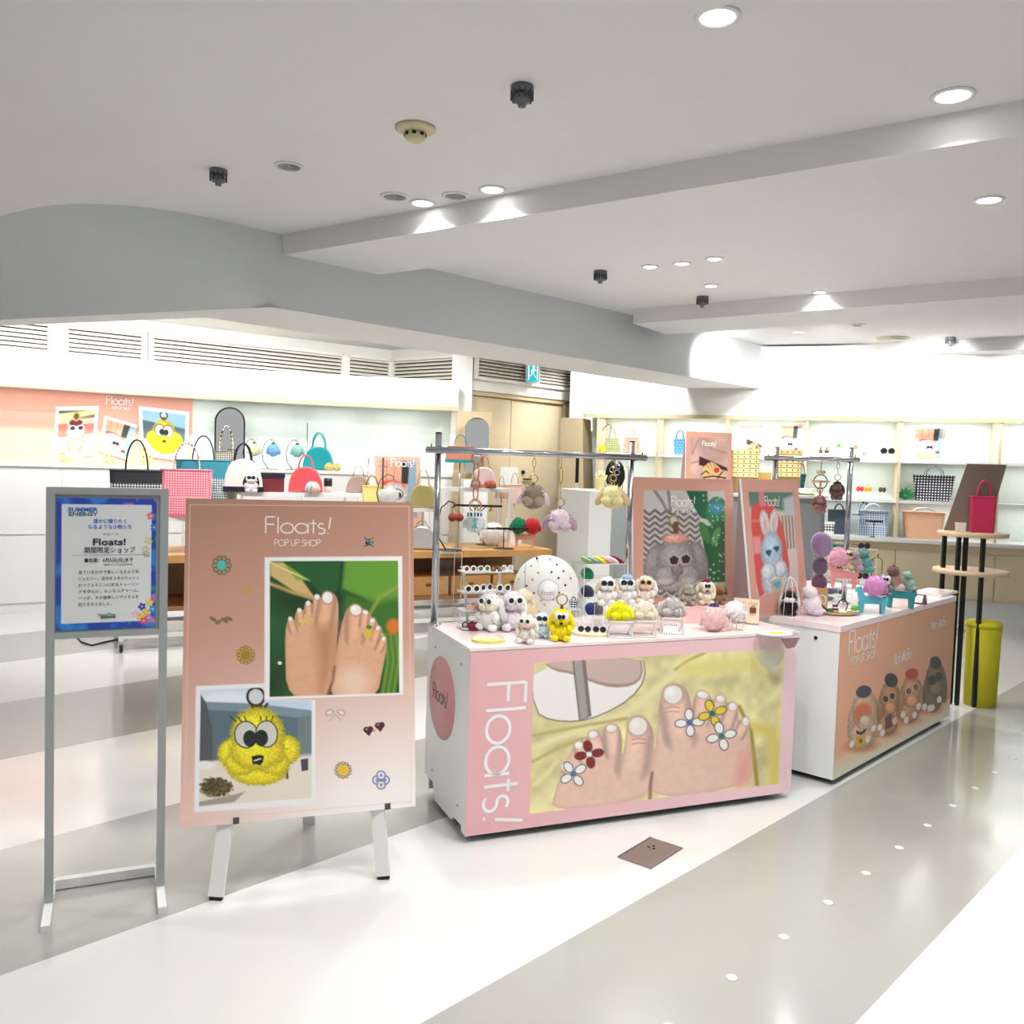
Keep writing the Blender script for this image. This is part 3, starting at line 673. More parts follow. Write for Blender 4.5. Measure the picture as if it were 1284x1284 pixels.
MB().box(-.004, C1L+.004, -.004, C1D+.004, C1H-.012, C1H).build('top_board', mat('glossy_white_top', (250, 232, 232), .18, coat=.3), w1)
MB().box(.05, C1L-.05, .045, C1D-.03, .015, .05).build('plinth', m_black, w1)
def caster(parent, x, y, s=1.0, swivel=0):
    c = MB(); c.bar((x, y, .09*s), (x, y, .06*s), .03*s); c.box(x-.016*s, x-.012*s, y-.02*s, y+.02*s, .02*s, .065*s); c.box(x+.012*s, x+.016*s, y-.02*s, y+.02*s, .02*s, .065*s); o = c.build('caster', m_chrome, parent)
    MB().lathe([(0, -.011*s), (.026*s, -.011*s), (.03*s, -.007*s), (.03*s, .007*s), (.026*s, .011*s), (0, .011*s)], (x, y, .031*s), 16, 'x').build('wheel', m_black, o)
for x in (.08, C1L-.08):
    for y in (.07, C1D-.07): caster(w1, x, y, .75)
for x, y, z in ((0, .1, .12), (0, .1, .70), (0, .45, .70), (0, .45, .15)):
    MB().lathe([(0, -.003), (.005, -.003), (.006, 0)], (x, y, z), 8, 'x').build('screw', m_chrome, w1)
Q7 = [(183, 138), (1260, 80), (1240, 625), (168, 782)]
I = Ink(Q7, 420, 204, (243, 196, 202))
g = np.clip(I.U, 0, 1)[..., None]; I.C = np.array((238, 182, 186))*(1-g)+np.array((250, 216, 222))*g
keep = I.C.copy(); ph = I.polym([(393, 177), (1216, 127), (1200, 597), (380, 703)])
I.blend(np.ones(I.X.shape), (236, 226, 168)); n_ = I.noise(26)*.6+I.noise(9)*.4; I.C = I.C*(.80+.36*n_)[..., None]
for pts, w, c in (([(395, 470), (520, 420), (700, 350), (860, 215)], 26, (240, 232, 178)), ([(390, 520), (480, 470), (560, 440)], 12, (200, 186, 110)), ([(390, 430), (560, 395), (700, 370)], 10, (198, 184, 112)),
                  ([(860, 200), (900, 170), (960, 140)], 10, (196, 180, 96)), ([(395, 600), (440, 560), (470, 520)], 14, (236, 228, 172)), ([(900, 200), (1100, 180), (1200, 200)], 50, (236, 222, 140)), ([(1120, 400), (1180, 420), (1190, 590)], 40, (232, 214, 116)), ([(1130, 600), (1110, 420), (1070, 330)], 12, (168, 150, 70))): I.line(pts, w, c, soft=w*.7)
I.poly([(1120, 140), (1210, 130), (1210, 230), (1150, 200)], (246, 240, 214), soft=30)
sole = [(380, 180), (755, 150), (764, 235), (715, 305), (620, 360), (540, 384), (450, 380), (395, 350)]
I.poly(sole, (150, 128, 116), smooth=1); I.poly([(380, 180), (751, 152), (759, 233), (711, 301), (618, 356), (540, 379), (452, 375), (398, 346)], (246, 244, 240), smooth=1)
I.poly([(420, 172), (748, 153), (754, 225), (720, 258), (650, 264), (585, 245), (520, 215), (460, 205)], (176, 146, 136), smooth=1); I.poly([(425, 172), (742, 154), (747, 220), (716, 248), (650, 252), (585, 235), (520, 205), (460, 196)], (208, 184, 176), smooth=1)
I.poly([(518, 160), (562, 160), (584, 362), (543, 380)], (128, 120, 116)); I.poly([(524, 160), (550, 160), (572, 362), (548, 376)], (172, 164, 158))
SK7 = (240, 202, 184)
foot(I, [(448, 700), (466, 620), (488, 552), (484, 530), (500, 520), (522, 478), (530, 452), (552, 448), (574, 430), (588, 410), (606, 412), (620, 440), (624, 402), (648, 384), (676, 396), (686, 440), (684, 512), (694, 470), (700, 400), (716, 370), (742, 358), (774, 378), (794, 430), (786, 560), (776, 655)],
     [(492, 538, 7, 14, -10), (542, 463, 13, 13, -20), (590, 426, 15, 13, -15), (650, 404, 17, 13, -5), (737, 397, 30, 31, 5)], SK7, heel=(690, 760))
foot(I, [(780, 655), (776, 560), (800, 440), (804, 330), (820, 270), (850, 246), (888, 254), (910, 296), (914, 350), (920, 290), (950, 268), (972, 292), (986, 310), (992, 292), (1010, 284), (1030, 320), (1044, 310), (1066, 334), (1070, 386), (1082, 362), (1104, 376), (1104, 450), (1116, 520), (1110, 606)],
     [(852, 287, 30, 31, -5), (949, 288, 18, 12, 15), (1008, 302, 14, 12, 20), (1048, 330, 13, 14, 10), (1091, 381, 11, 15, 0)], SK7, heel=(930, 720))
I.line([(785, 560), (780, 600), (778, 655)], 9, (150, 104, 86), soft=8)
for x, y in ((850, 330), (850, 345), (740, 440), (742, 455)): I.line([(x-22, y+4), (x, y), (x+22, y+3)], 3, (196, 140, 122), soft=4)
I.ell(1085, 550, 22, 60, (240, 170, 160), 10, soft=30)
flower(I, 525, 563, 46, (250, 250, 248), (60, 120, 170), 55); flower(I, 577, 495, 46, (138, 34, 36), (240, 240, 235), 80)
flower(I, 907, 385, 46, (250, 250, 250), (90, 100, 190), 85); flower(I, 982, 353, 46, (240, 214, 60), (40, 110, 120), 70); flower(I, 1012, 432, 48, (250, 250, 248), (60, 120, 110), 75)
I.clip(ph, keep)
fc = [(0, 0, C1H-.014), (C1L, 0, C1H-.014), (C1L, 0, .032), (0, 0, .032)]
I.build('front_print', fc, w1, lift=.002)
f = I.place(fc)
lettering('lettering', 'Floats!', f(238, 242, .003)+Vector((0, 0, 0)), (0, 0, -1), (1, 0, 0), .168, .0135, m_wprint, w1, xs=1.10)
# round pink sticker on the short side
mb = MB(); mb.lathe([(.0, -.002), (.178, -.002), (.178, -.0005)], (0, .345, .50), 40, 'x'); st = mb.build('round_sticker', mat('dusty_pink_vinyl', (222, 158, 158), .5), w1)
lettering('lettering', 'Floats!', (-.003, .46, .475), (0, -1, 0), (0, .12, 1), .066, .006, m_black, st, xs=1.0)
def on1(u, v, z=C1H): return M1 @ Vector((u, v, z))
MI1 = M1.inverted()

# ---- wagon with the four furry rabbits ----------------------------
C2A = math.radians(46.7); C2 = Vector((1.598, 4.232, 0)); C2L, C2D, C2H = 1.725, .92, .785
w2 = thing('display_wagon', 'white wheeled display wagon with a picture of four furry rabbit charms on its front', 'display wagon', C2, C2A)
M2 = frame(C2, C2A)
MB().box(0, .018, 0, C2D, .03, C2H-.03).build('side_panel', m_white, w2); MB().box(C2L-.018, C2L, 0, C2D, .03, C2H-.03).build('side_panel', m_white, w2)
MB().box(.018, C2L-.018, 0, .018, .03, C2H-.03).build('front_panel', m_white, w2); MB().box(.018, C2L-.018, C2D-.018, C2D, .03, C2H-.03).build('back_panel', m_white, w2)
MB().box(-.004, C2L+.004, -.003, C2D+.004, C2H-.030, C2H).build('top_board', mat('glossy_white_top'), w2)
MB().box(.04, C2L-.04, .03, C2D-.03, .012, .05).build('plinth', m_black, w2)
for x in (.08, C2L-.08):
    for y in (.07, C2D-.07): caster(w2, x, y, .75)
MB().lathe([(0, -.004), (.009, -.004), (.01, 0)], (0, .12, .71), 10, 'x').build('knob', m_black, w2)
Q8 = [(510, 232), (1232, 28), (1205, 820), (472, 1222)]
I = Ink(Q8, 300, 150, (246, 190, 156))
g = I.V[..., None]; gu = I.U[..., None]
I.C = (np.array((250, 186, 152))*(1-gu)+np.array((212, 158, 124))*gu)*(1-g*.0) + np.array((6, 8, 4))*g
I.poly([(440, 1095), (560, 1040), (900, 880), (1240, 690), (1240, 900), (440, 1300)], (252, 226, 190), soft=40); I.poly([(440, 1160), (900, 950), (1240, 745), (1240, 900), (440, 1300)], (246, 242, 214), soft=40)
I.poly([(500, 215), (545, 215), (540, 282), (500, 290)], (248, 176, 140))
def rab(cx, cy, rx, ry, bx, by, brx, bry, col, cap, capc, g=None, feet=()):
    I.ell(bx-6, by+bry*.75, brx*1.25, bry*.5, (226, 150, 110), soft=30)
    furs(I, cx-rx*.98, cy+ry*.55, rx*.42, ry*.95, tuple(v*.92 for v in col), 6); furs(I, cx+rx*.98, cy+ry*.45, rx*.40, ry*.95, tuple(v*.92 for v in col), -4)
    furs(I, bx, by, brx, bry, col); furs(I, cx, cy, rx, ry, col); furs(I, cx+rx*.05, cy+ry*.62, rx*.62, ry*.38, tuple(min(255, v*1.18) for v in col))
    I.ell(cap[0], cap[1], cap[2], cap[3], capc, -18, soft=4); 
    for x, y in feet: I.ell(x, y, 15, 24, (250, 246, 240), 8)
    if g:
        for x, y, r in g[1]: I.ell(x, y, r*1.25, r*1.6, g[0][0], -8); I.ell(x, y, r, r*1.33, g[0][1], -8)
rab(665, 760, 74, 125, 648, 925, 82, 95, (226, 190, 156), (655, 632, 48, 42), (58, 66, 92), None, [(585, 985), (718, 885), (684, 955)])
I.ell(650, 775, 52, 72, (232, 128, 86), 12, soft=24); furs(I, 668, 830, 36, 40, (240, 214, 190)); I.poly([(612, 935), (664, 915), (668, 990), (608, 1020)], (238, 180, 70)); I.ell(640, 966, 9, 15, (60, 90, 90)); I.poly([(610, 890), (640, 905), (672, 880), (668, 910), (640, 925), (612, 915)], (40, 34, 34))
rab(820, 680, 56, 112, 806, 860, 60, 74, (196, 142, 98), (826, 560, 40, 50), (44, 42, 44), [((226, 190, 160), (58, 36, 40)), [(792, 688, 17), (834, 668, 17)]], [(758, 880), (775, 918), (852, 840)])
I.poly([(790, 810), (830, 790), (838, 880), (792, 900)], (110, 70, 48))
rab(956, 640, 58, 106, 940, 790, 60, 66, (206, 150, 112), (956, 522, 42, 38), (196, 66, 52), [((240, 214, 196), (140, 76, 82)), [(938, 640, 18), (984, 614, 18)]], [(904, 800), (925, 838), (978, 806), (1004, 748)])
rab(1108, 560, 54, 120, 1094, 715, 56, 74, (128, 104, 82), (1108, 450, 36, 46), (40, 38, 42), [((66, 52, 48), (34, 28, 32)), [(1085, 570, 22), (1130, 545, 20)]], [(1042, 752), (1136, 706), (1074, 764), (1092, 762)])
fc2 = [(0, 0, C2H-.031), (C2L, 0, C2H-.031), (C2L, 0, .032), (0, 0, .032)]
I.build('front_print', fc2, w2, lift=.002); f = I.place(fc2)
lettering('lettering', 'Floats!', f(556, 385, .003), (1, 0, 0), (0, 0, 1), .118, .0095, m_wprint, w2, xs=1.0)
lettering('lettering', 'POP UP SHOP', f(572, 452, .003), (1, 0, 0), (0, 0, 1), .040, .005, m_wprint, w2, xs=1.12)
lettering('lettering', 'MoFuMoFu', f(838, 462, .003), (1, 0, .02), (0, 0, 1), .062, .006, m_wprint, w2, xs=.80)
lettering('lettering', 'MoFuMoFu', f(1074, 225, .003), (1, 0, .02), (0, 0, 1), .052, .006, m_wprint, w2, xs=.95)
def on2(u, v, z=C2H): return M2 @ Vector((u, v, z))

# ---- easel board ---------------------------------------------------
# a flat board leaning on a white easel: foot line on the floor, tilted back
EL, ER = Vector((-.966, 2.941, 0)), Vector((-.423, 3.13, 0)); ea = math.atan2((ER-EL).y, (ER-EL).x)
en = Vector((math.sin(ea), -math.cos(ea), 0))      # towards the viewer
tilt = math.radians(9)
pm = (EL+ER)/2 + Vector((0, 0, 0)); pnorm = Vector((en.x*math.cos(tilt), en.y*math.cos(tilt), math.sin(tilt)))
base = pm - en*.035 + Vector((0, 0, .30))
cb = [WP(x, y, base, pnorm) for x, y in ((235.8, 625), (518.2, 630), (520.8, 1011), (222.4, 1039.5))]
# square the outline up in its own plane
ex_ = ((cb[1]-cb[0])+(cb[2]-cb[3])).normalized(); ey_ = pnorm.cross(ex_).normalized(); cc = sum(cb, Vector())/4
bw = ((cb[1]-cb[0]).length+(cb[2]-cb[3]).length)/2; bh = ((cb[0]-cb[3]).length+(cb[1]-cb[2]).length)/2
print('easel board', bw, bh, [tuple(round(v, 3) for v in c) for c in cb])
cb = [cc-ex_*bw/2+ey_*bh/2, cc+ex_*bw/2+ey_*bh/2, cc+ex_*bw/2-ey_*bh/2, cc-ex_*bw/2-ey_*bh/2]
pb = thing('poster_board', 'big salmon poster board with feet and yellow fluffy charm photos on an easel', 'poster board', cc-ey_*bh/2)
def rel(o, root):      # keep world placement while parenting
    o.parent = root; o.matrix_parent_inverse = Matrix.Translation(-root.location); return o
pz = -pnorm*.012
mb = MB(); mb.add([c for c in cb]+[c+pz for c in cb], [(0,3,2,1),(4,5,6,7),(0,1,5,4),(1,2,6,5),(2,3,7,6),(3,0,4,7)]); rel(mb.build('panel', m_white), pb)
Q6 = [(62, 15), (905, 30), (913, 1168), (22, 1253)]
I = Ink(Q6, 330, 460, (205, 158, 140))
tt = np.clip((I.V-.45)/.5, 0, 1); wf = (tt*np.clip(.25+I.U*1.1, 0, 1))[..., None]
I.C = np.array((206, 158, 138))*(1-wf*.0); I.C = (np.array((188, 140, 120))*(1-I.V[..., None])+np.array((240, 190, 178))*I.V[..., None]); I.C = I.C*(1-wf)+np.array((255, 250, 246))*wf  # printed fade to white; browner top has the board's shade put into the ink
for a, b in (((78, 38), (890, 45)), ((890, 45), (896, 1150)), ((896, 1150), (42, 1222)), ((42, 1222), (78, 38))): I.line([a, b], 2.2, (240, 214, 200))
# photo of the feet among leaves
I.poly([(352, 232), (864, 228), (867, 745), (346, 764)], (246, 246, 246)); keep = I.C.copy(); ph = I.polym([(372, 247), (848, 245), (852, 738), (366, 753)])
I.blend(np.ones(I.X.shape), (30, 74, 34)); n_ = I.noise(30); I.C = I.C*(.7+.6*n_)[..., None]
I.poly([(640, 240), (860, 240), (860, 400), (780, 420), (720, 385), (632, 345)], (104, 160, 50), soft=10); I.poly([(650, 360), (770, 400), (860, 380), (860, 500), (780, 520), (640, 440)], (60, 112, 40), soft=30)
I.poly([(372, 300), (372, 250), (420, 250), (480, 300), (540, 385), (470, 365)], (214, 186, 120), soft=8); I.line([(372, 330), (450, 360), (540, 388)], 14, (196, 160, 100), soft=10); I.poly([(420, 250), (500, 300), (520, 318), (470, 318)], (130, 170, 60), soft=6); I.line([(372, 250), (410, 270), (520, 318)], 7, (228, 210, 150))
I.poly([(430, 250), (650, 250), (640, 360), (560, 370), (520, 320)], (34, 92, 40), soft=14); I.line([(640, 250), (630, 340), (600, 420)], 8, (20, 60, 30), soft=8)
for x in (790, 810, 830): I.line([(x, 740), (x+20, 620), (x+10, 520)], 16, (110, 150, 50), soft=12)
I.ell(830, 490, 26, 30, (220, 120, 40), soft=14); I.line([(720, 480), (780, 380), (850, 340)], 12, (150, 160, 70), soft=10); I.ell(405, 626, 8, 7, (240, 240, 225))
SK6 = (228, 176, 142)
foot(I, [(430, 765), (424, 560), (430, 478), (446, 453), (462, 470), (464, 440), (480, 422), (497, 432), (500, 404), (513, 394), (530, 410), (532, 380), (546, 371), (562, 388), (568, 366), (592, 358), (616, 370), (628, 410), (622, 520), (608, 640), (594, 765)],
     [(446, 462, 8, 9, 0), (480, 430, 8, 9, 0), (513, 403, 9, 9, 0), (546, 380, 10, 10, 0), (585, 382, 19, 21, 0)], SK6, heel=(525, 760))
foot(I, [(584, 765), (606, 630), (628, 520), (648, 440), (666, 414), (692, 403), (714, 424), (736, 428), (746, 455), (764, 456), (772, 484), (786, 488), (792, 520), (806, 530), (804, 580), (792, 640), (768, 765)],
     [(690, 428, 21, 19, 20), (726, 437, 10, 8, 20), (752, 468, 9, 9, 20), (773, 496, 8, 9, 15), (794, 536, 7, 9, 10)], SK6, heel=(680, 790))
I.line([(610, 640), (604, 690), (584, 745)], 9, (126, 76, 50), soft=8)
I.ell(680, 700, 60, 60, (244, 208, 184), soft=60); I.poly([(540, 500), (620, 480), (600, 640), (560, 740)], (196, 136, 104), soft=60)
for k in range(5): a = math.radians(90+72*k); I.line([(502, 467), (502+20*math.cos(a), 467-20*math.sin(a))], 9, (226, 196, 110))
I.ell(476, 482, 9, 9, (200, 170, 90)); I.ell(736, 515, 16, 20, (222, 190, 70)); I.ell(740, 492, 11, 8, (70, 130, 60))
I.clip(ph, keep)
# photo of the yellow fluffy charm
I.poly([(90, 712), (346, 702), (346, 764), (537, 765), (536, 1160), (77, 1190)], (246, 246, 248)); keep = I.C.copy(); ph = I.polym([(108, 728), (345, 718), (345, 766), (523, 768), (520, 1135), (95, 1167)])
I.blend(np.ones(I.X.shape), (204, 222, 240)); I.ell(200, 760, 120, 30, (240, 244, 250), soft=30)
I.poly([(100, 780), (250, 790), (400, 790), (530, 810), (530, 960), (100, 1000)], (96, 116, 128), soft=8); I.poly([(100, 770), (300, 778), (530, 805), (530, 840), (300, 810), (100, 800)], (130, 150, 160), soft=5)
I.poly([(100, 730), (130, 780), (150, 880), (150, 1010), (95, 1010)], (88, 92, 96), soft=6); I.poly([(470, 830), (530, 820), (530, 1000), (470, 1000)], (120, 132, 138), soft=8); I.poly([(90, 1000), (530, 970), (530, 1180), (90, 1180)], (240, 228, 214), soft=16); I.ell(120, 1010, 40, 16, (246, 244, 240), soft=6)
I.ell(160, 1095, 62, 36, (96, 82, 50), soft=8, wob=.4); I.tint(I.ellm(160, 1095, 62, 36), .9, 2); I.poly([(95, 1150), (240, 1120), (270, 1110), (230, 1150), (95, 1168)], (170, 160, 150), soft=6); I.line([(428, 1010), (430, 1060)], 8, (60, 60, 70)); I.poly([(480, 990), (508, 985), (508, 1030), (484, 1034)], (70, 74, 80))
Yw = (246, 226, 48)
I.line([(318, 805), (318, 770)], 38, (66, 34, 24))
for r_, c_ in ((36, (60, 34, 26)), (27, (214, 220, 226))): I.ell(314, 752, r_, r_*1.05, c_)
I.line([(300, 790), (345, 795), (356, 780)], 10, (78, 44, 30))
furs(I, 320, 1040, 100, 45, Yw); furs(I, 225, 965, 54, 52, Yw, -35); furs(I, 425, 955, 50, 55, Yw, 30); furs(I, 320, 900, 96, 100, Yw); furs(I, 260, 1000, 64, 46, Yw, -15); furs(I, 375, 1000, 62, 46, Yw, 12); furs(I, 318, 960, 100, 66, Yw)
for cx, cy, rx, ry in ((276, 895, 45, 52), (353, 893, 43, 52)): I.ell(cx, cy, rx, ry, (34, 34, 32)); I.ell(cx, cy, rx-4, ry-4, (216, 214, 206))
for cx, cy in ((290, 910), (333, 908)): I.ell(cx, cy, 25, 31, (26, 40, 34))
for a in (-30, -10, 10): 
    I.line([(268+a, 845), (258+a*1.3, 828)], 4, (40, 40, 34)); I.line([(362+a, 842), (366+a*1.2, 826)], 4, (40, 40, 34))
I.poly([(296, 978), (312, 974), (326, 972), (342, 976), (338, 1000), (326, 1012), (312, 1006), (300, 1008)], (26, 22, 20)); I.line([(306, 994), (330, 986)], 5, (240, 240, 236))
I.clip(ph, keep)
# printed jewels
def jewel(x, y, r, c1, c2, n, s=.28):
    for k in range(n): a = 2*PI*k/n; I.ell(x+r*.75*math.cos(a), y+r*.75*math.sin(a), r*s, r*s, (110, 84, 40)); I.ell(x+r*.75*math.cos(a), y+r*.75*math.sin(a), r*s*.72, r*s*.72, c1)
    I.ell(x, y, r*.5, r*.5, c2)
jewel(192, 262, 36, (160, 150, 120), (84, 196, 190), 10)
for k in range(5): a = math.radians(80+72*k); I.line([(285, 358), (285+20*math.cos(a), 358-20*math.sin(a))], 8, (196, 166, 76))
for x, y, a in ((158, 462, 30), (178, 472, -30), (200, 466, 35), (216, 460, 20)): I.ell(x, y, 15, 7, (128, 112, 86), a)
jewel(278, 596, 37, (206, 176, 70), (170, 132, 40), 12, .2)
for sx in (-1, 1): I.ell(612+sx*22, 812, 17, 12, (190, 176, 150), sx*25); I.ell(612+sx*22, 812, 12, 7, (246, 226, 214), sx*25); I.line([(612, 818), (612+sx*22, 842)], 3, (180, 166, 140))
for x, y in ((735, 882), (778, 866)): I.ell(x-7, y-5, 11, 11, (84, 30, 50)); I.ell(x+8, y-7, 11, 11, (84, 30, 50)); I.poly([(x-18, y-2), (x+19, y-4), (x+3, y+20)], (84, 30, 50)); I.ell(x-6, y-7, 4, 3, (220, 170, 180))
I.ell(757, 880, 6, 5, (210, 170, 70)); jewel(640, 1030, 35, (222, 200, 150), (244, 198, 30), 12, .2)
for dx, dy in ((-15, 0), (15, 0), (0, -18), (0, 18)): I.ell(783+dx, 1068+dy, 18, 18, (90, 98, 150)); I.ell(783+dx, 1068+dy, 14, 14, (232, 234, 244)); I.ell(783+dx, 1068+dy, 5, 5, (120, 128, 170))
I.ell(740, 178, 17, 13, (96, 100, 106)); I.tint(I.ellm(740, 178, 18, 14), 2.0, 1.5)
for sx in (-1, 1): I.line([(740, 170), (740+sx*16, 160)], 4, (80, 84, 92)); I.line([(740, 184), (740+sx*16, 192)], 4, (80, 84, 92))
rel(I.build('print', cb, lift=.001), pb); f = I.place(cb)
rel(lettering('lettering', 'Floats!', f(352, 144, .002), ex_, ey_, .0595, .0052, mat('pale_ink', (244, 232, 224), .5), xs=1.26), pb)
rel(lettering('lettering', 'POP UP SHOP', f(388, 191, .002), ex_, ey_, .024, .0024, mat('pale_ink'), xs=.96), pb)
# easel: two front legs, rear leg, clips, foot tips
eas = thing('easel', 'white easel holding up the big salmon poster board', 'easel', (pm.x, pm.y, 0))
back = -en
tops = []
for foot_, px_ in ((EL, (283, 1034)), (ER, (473, 1016))):
    hit = WP(px_[0], px_[1], base+pz*1.9, pnorm); d = (hit-foot_).normalized(); top = foot_+d*((1.12)/d.z)
    mb = MB(); mb.bar(foot_+Vector((0, 0, .012)), top, .05, .02); rel(mb.build('front_leg', m_white), eas); tops.append(top)
    mb = MB(); mb.bar(foot_, foot_+d*.014, .044, .018); rel(mb.build('foot_tip', m_black), eas)
    c = WP(px_[0]+13, px_[1]-5, base, pnorm); mb = MB(); q = MB(); q.add([c+ex_*a*.01+ey_*b*.011+pnorm*k for k in (-.02, .004) for a, b in ((-1, -1), (1, -1), (1, 1), (-1, 1))], [(0,3,2,1),(4,5,6,7),(0,1,5,4),(1,2,6,5),(2,3,7,6),(3,0,4,7)]); rel(q.build('clip', mat('grey_clip', (84, 80, 80), .5)), eas)
rearf = Vector((-.800, 3.60, 0)); mt = (tops[0]+tops[1])/2
mb = MB(); mb.bar(rearf, mt, .05, .02); rel(mb.build('rear_leg', m_white), eas)
mb = MB(); mb.bar(tops[0].lerp(EL, .08), tops[1].lerp(ER, .08), .03, .018); rel(mb.build('cross_bar', m_white), eas)

# ---- standing sign at the left -------------------------------------
# foot positions on the floor; sign face vertical in the plane of the right post
sp = Vector((-1.205, 2.98, 0)); sdir = (WZ(195, 1088, 0)-WZ(78, 1105, 0)); sa = math.atan2(sdir.y, sdir.x); se = Vector((math.cos(sa), math.sin(sa), 0)); sn = Vector((math.sin(sa), -math.cos(sa), 0))
def sg(x, y, off=0.0): return WP(x, y, sp+sn*off, sn)
sg0 = sg(211.5, 613); topz = sg0.z; sx1 = (sg0-sp).dot(se); sx0 = (sg(58, 613)-sp).dot(se); botz = sg(150, 797).z
sgn = thing('sign_stand', 'grey framed standing notice in Japanese at the left edge', 'sign stand', sp, sa)
m_sf = mat('satin_grey_metal', (172, 178, 178), .4, .35)
pw = .026
for x in (sx0, sx1-pw):
    MB().box(x, x+pw, -.014, .014, .012, topz).build('post', m_sf, sgn)
    o = MB().box(x, x+pw, -.17, .17, 0, .022).build('foot_bar', m_whmetal, sgn)
    for y in (-.16, .14): MB().box(x+.002, x+pw-.002, y, y+.02, -.0, .006).build('rubber_pad', m_black, o)
MB().box(sx0+pw, sx1-pw, .12, .15, .003, .035).build('base_rail', m_whmetal, sgn)
MB().box(sx0+pw, sx1-pw, -.014, .014, topz-.022, topz).build('cross_rail', m_sf, sgn); MB().box(sx0+pw, sx1-pw, -.014, .014, botz, botz+.02).build('cross_rail', m_sf, sgn)
MB().box(sx0+pw, sx1-pw, -.006, .008, botz+.02, topz-.022).build('back_board', m_gray, sgn)
px0, px1, pz0, pz1 = sx0+pw+.004, sx1-pw-.012, botz+.026, topz-.034
def sgl(x, z, o=-.0085): return (x, o, z)
I = Ink([(0, 0), (100, 0), (100, 135), (0, 135)], 150, 200, (30, 70, 180))
n_ = I.noise(14); I.blend(np.clip((n_-.45)*4, 0, 1), (40, 130, 220)); n2 = I.noise(10); I.blend(np.clip((n2-.62)*6, 0, 1)*np.clip((I.X-55)/20, 0, 1), (190, 120, 190)); I.blend(np.clip((.28-n2)*6, 0, 1)*np.clip((I.X-50)/20, 0, 1), (60, 150, 90)); I.blend(np.clip((n_*n2-.5)*6, 0, 1), (240, 200, 60))
I.poly([(5, 6.5), (95, 6.5), (95, 128), (5, 128)], (228, 230, 232))
rs_ = random.Random(5)
for x, y, c in ((86, 113, (60, 70, 190)), (90, 119, (236, 204, 60)), (94, 109, (240, 210, 70)), (84, 124, (236, 200, 60)), (93, 125, (214, 120, 190)), (88, 128, (226, 90, 130)), (97, 116, (70, 150, 220)), (79, 121, (232, 190, 214)), (94, 18, (220, 120, 150)), (98, 30, (40, 120, 220)), (92, 44, (220, 206, 150)), (89, 53, (206, 200, 176)), (90, 58, (190, 190, 170))):
    for k in range(5): a = 2*PI*k/5+x; I.ell(x+2.4*math.cos(a), y+2.4*math.sin(a), 1.9, 1.5, c, math.degrees(a))
    I.ell(x, y, .9, .9, (250, 240, 160))
I.build('print', [sgl(px0, pz1), sgl(px1, pz1), sgl(px1, pz0), sgl(px0, pz0)], sgn, rough=.3, coat=.3)
def sxz(x, y):      # image position on the notice -> its local place
    p = sg(x, y, .01)-sp; return Vector((p.dot(se), -.0105, p.z))
def stext(txt, x0, x1, y, hpx, m, bold=0.0):
    a = sxz(78+x0/5.833, 600+(y+hpx*.36)/5.833); b = sxz(78+x1/5.833, 600+(y+hpx*.36)/5.833); s = hpx/5.833*(a.length*0+1)*(sp.y/CF)
    textmesh('lettering', txt, (a.x, a.y, a.z), (1, 0, 0), (0, 0, 1), s*1.02, m, sgn, width=(b.x-a.x), bold=bold)
m_ink = mat('black_ink', (42, 44, 50), .6, var=0); m_blue = mat('blue_ink', (38, 110, 196), .6, var=0)
stext('SUMMER', 42, 262, 226, 40, m_blue, .03); stext('ENERGY', 48, 262, 260, 36, mat('teal_ink', (70, 120, 130), .6), .03)
stext('誰かに贈りたく', 228, 470, 312, 34, m_blue, .012); stext('なるような小物たち', 190, 508, 354, 34, m_blue, .012)
stext('フローツ', 296, 408, 408, 22, m_ink); stext('Floats!', 225, 465, 464, 66, m_ink, .025); stext('期間限定ショップ', 160, 535, 525, 46, m_ink, .008)
stext('■会期：6月5日(月)まで', 163, 520, 600, 34, m_ink, .012); stext('〈最終日は午後5時閉場〉', 300, 520, 631, 14, m_ink)
for i, s_ in enumerate(('見ているだけで楽しくなるような', 'ジュエリー、足元をスタイリッシュ', 'かつフェミニンに彩るトゥーリン', 'グを中心に、もふもふチャーム、', 'バッグ、その他楽しいアイテムを', '取りそろえました。')):
    stext(s_, 118, (560 if i != 5 else 360), 688+47*i, 27, m_ink, .004)
a = sxz(78+70/5.833, 600+562/5.833); b = sxz(78+625/5.833, 600+562/5.833); MB().box(a.x, b.x, -.0108, -.0104, a.z, a.z+.0012).build('rule', mat('grey_ink', (140, 144, 146), .6), sgn)
a = sxz(78+280/5.833, 600+1022/5.833); b = sxz(78+390/5.833, 600+1004/5.833); MB().box(a.x, b.x, -.0108, -.0104, a.z, b.z).build('green_mark', mat('green_ink', (60, 120, 96), .6), sgn)
mb = MB(); mb.tube([(a.x-.008, -.0108, b.z+.006), (a.x+.02, -.0108, b.z+.003), ((a.x+b.x)/2, -.0108, b.z+.010), (b.x, -.0108, b.z+.003)], .0012, 5); mb.build('hill_mark', mat('green_ink'), sgn)

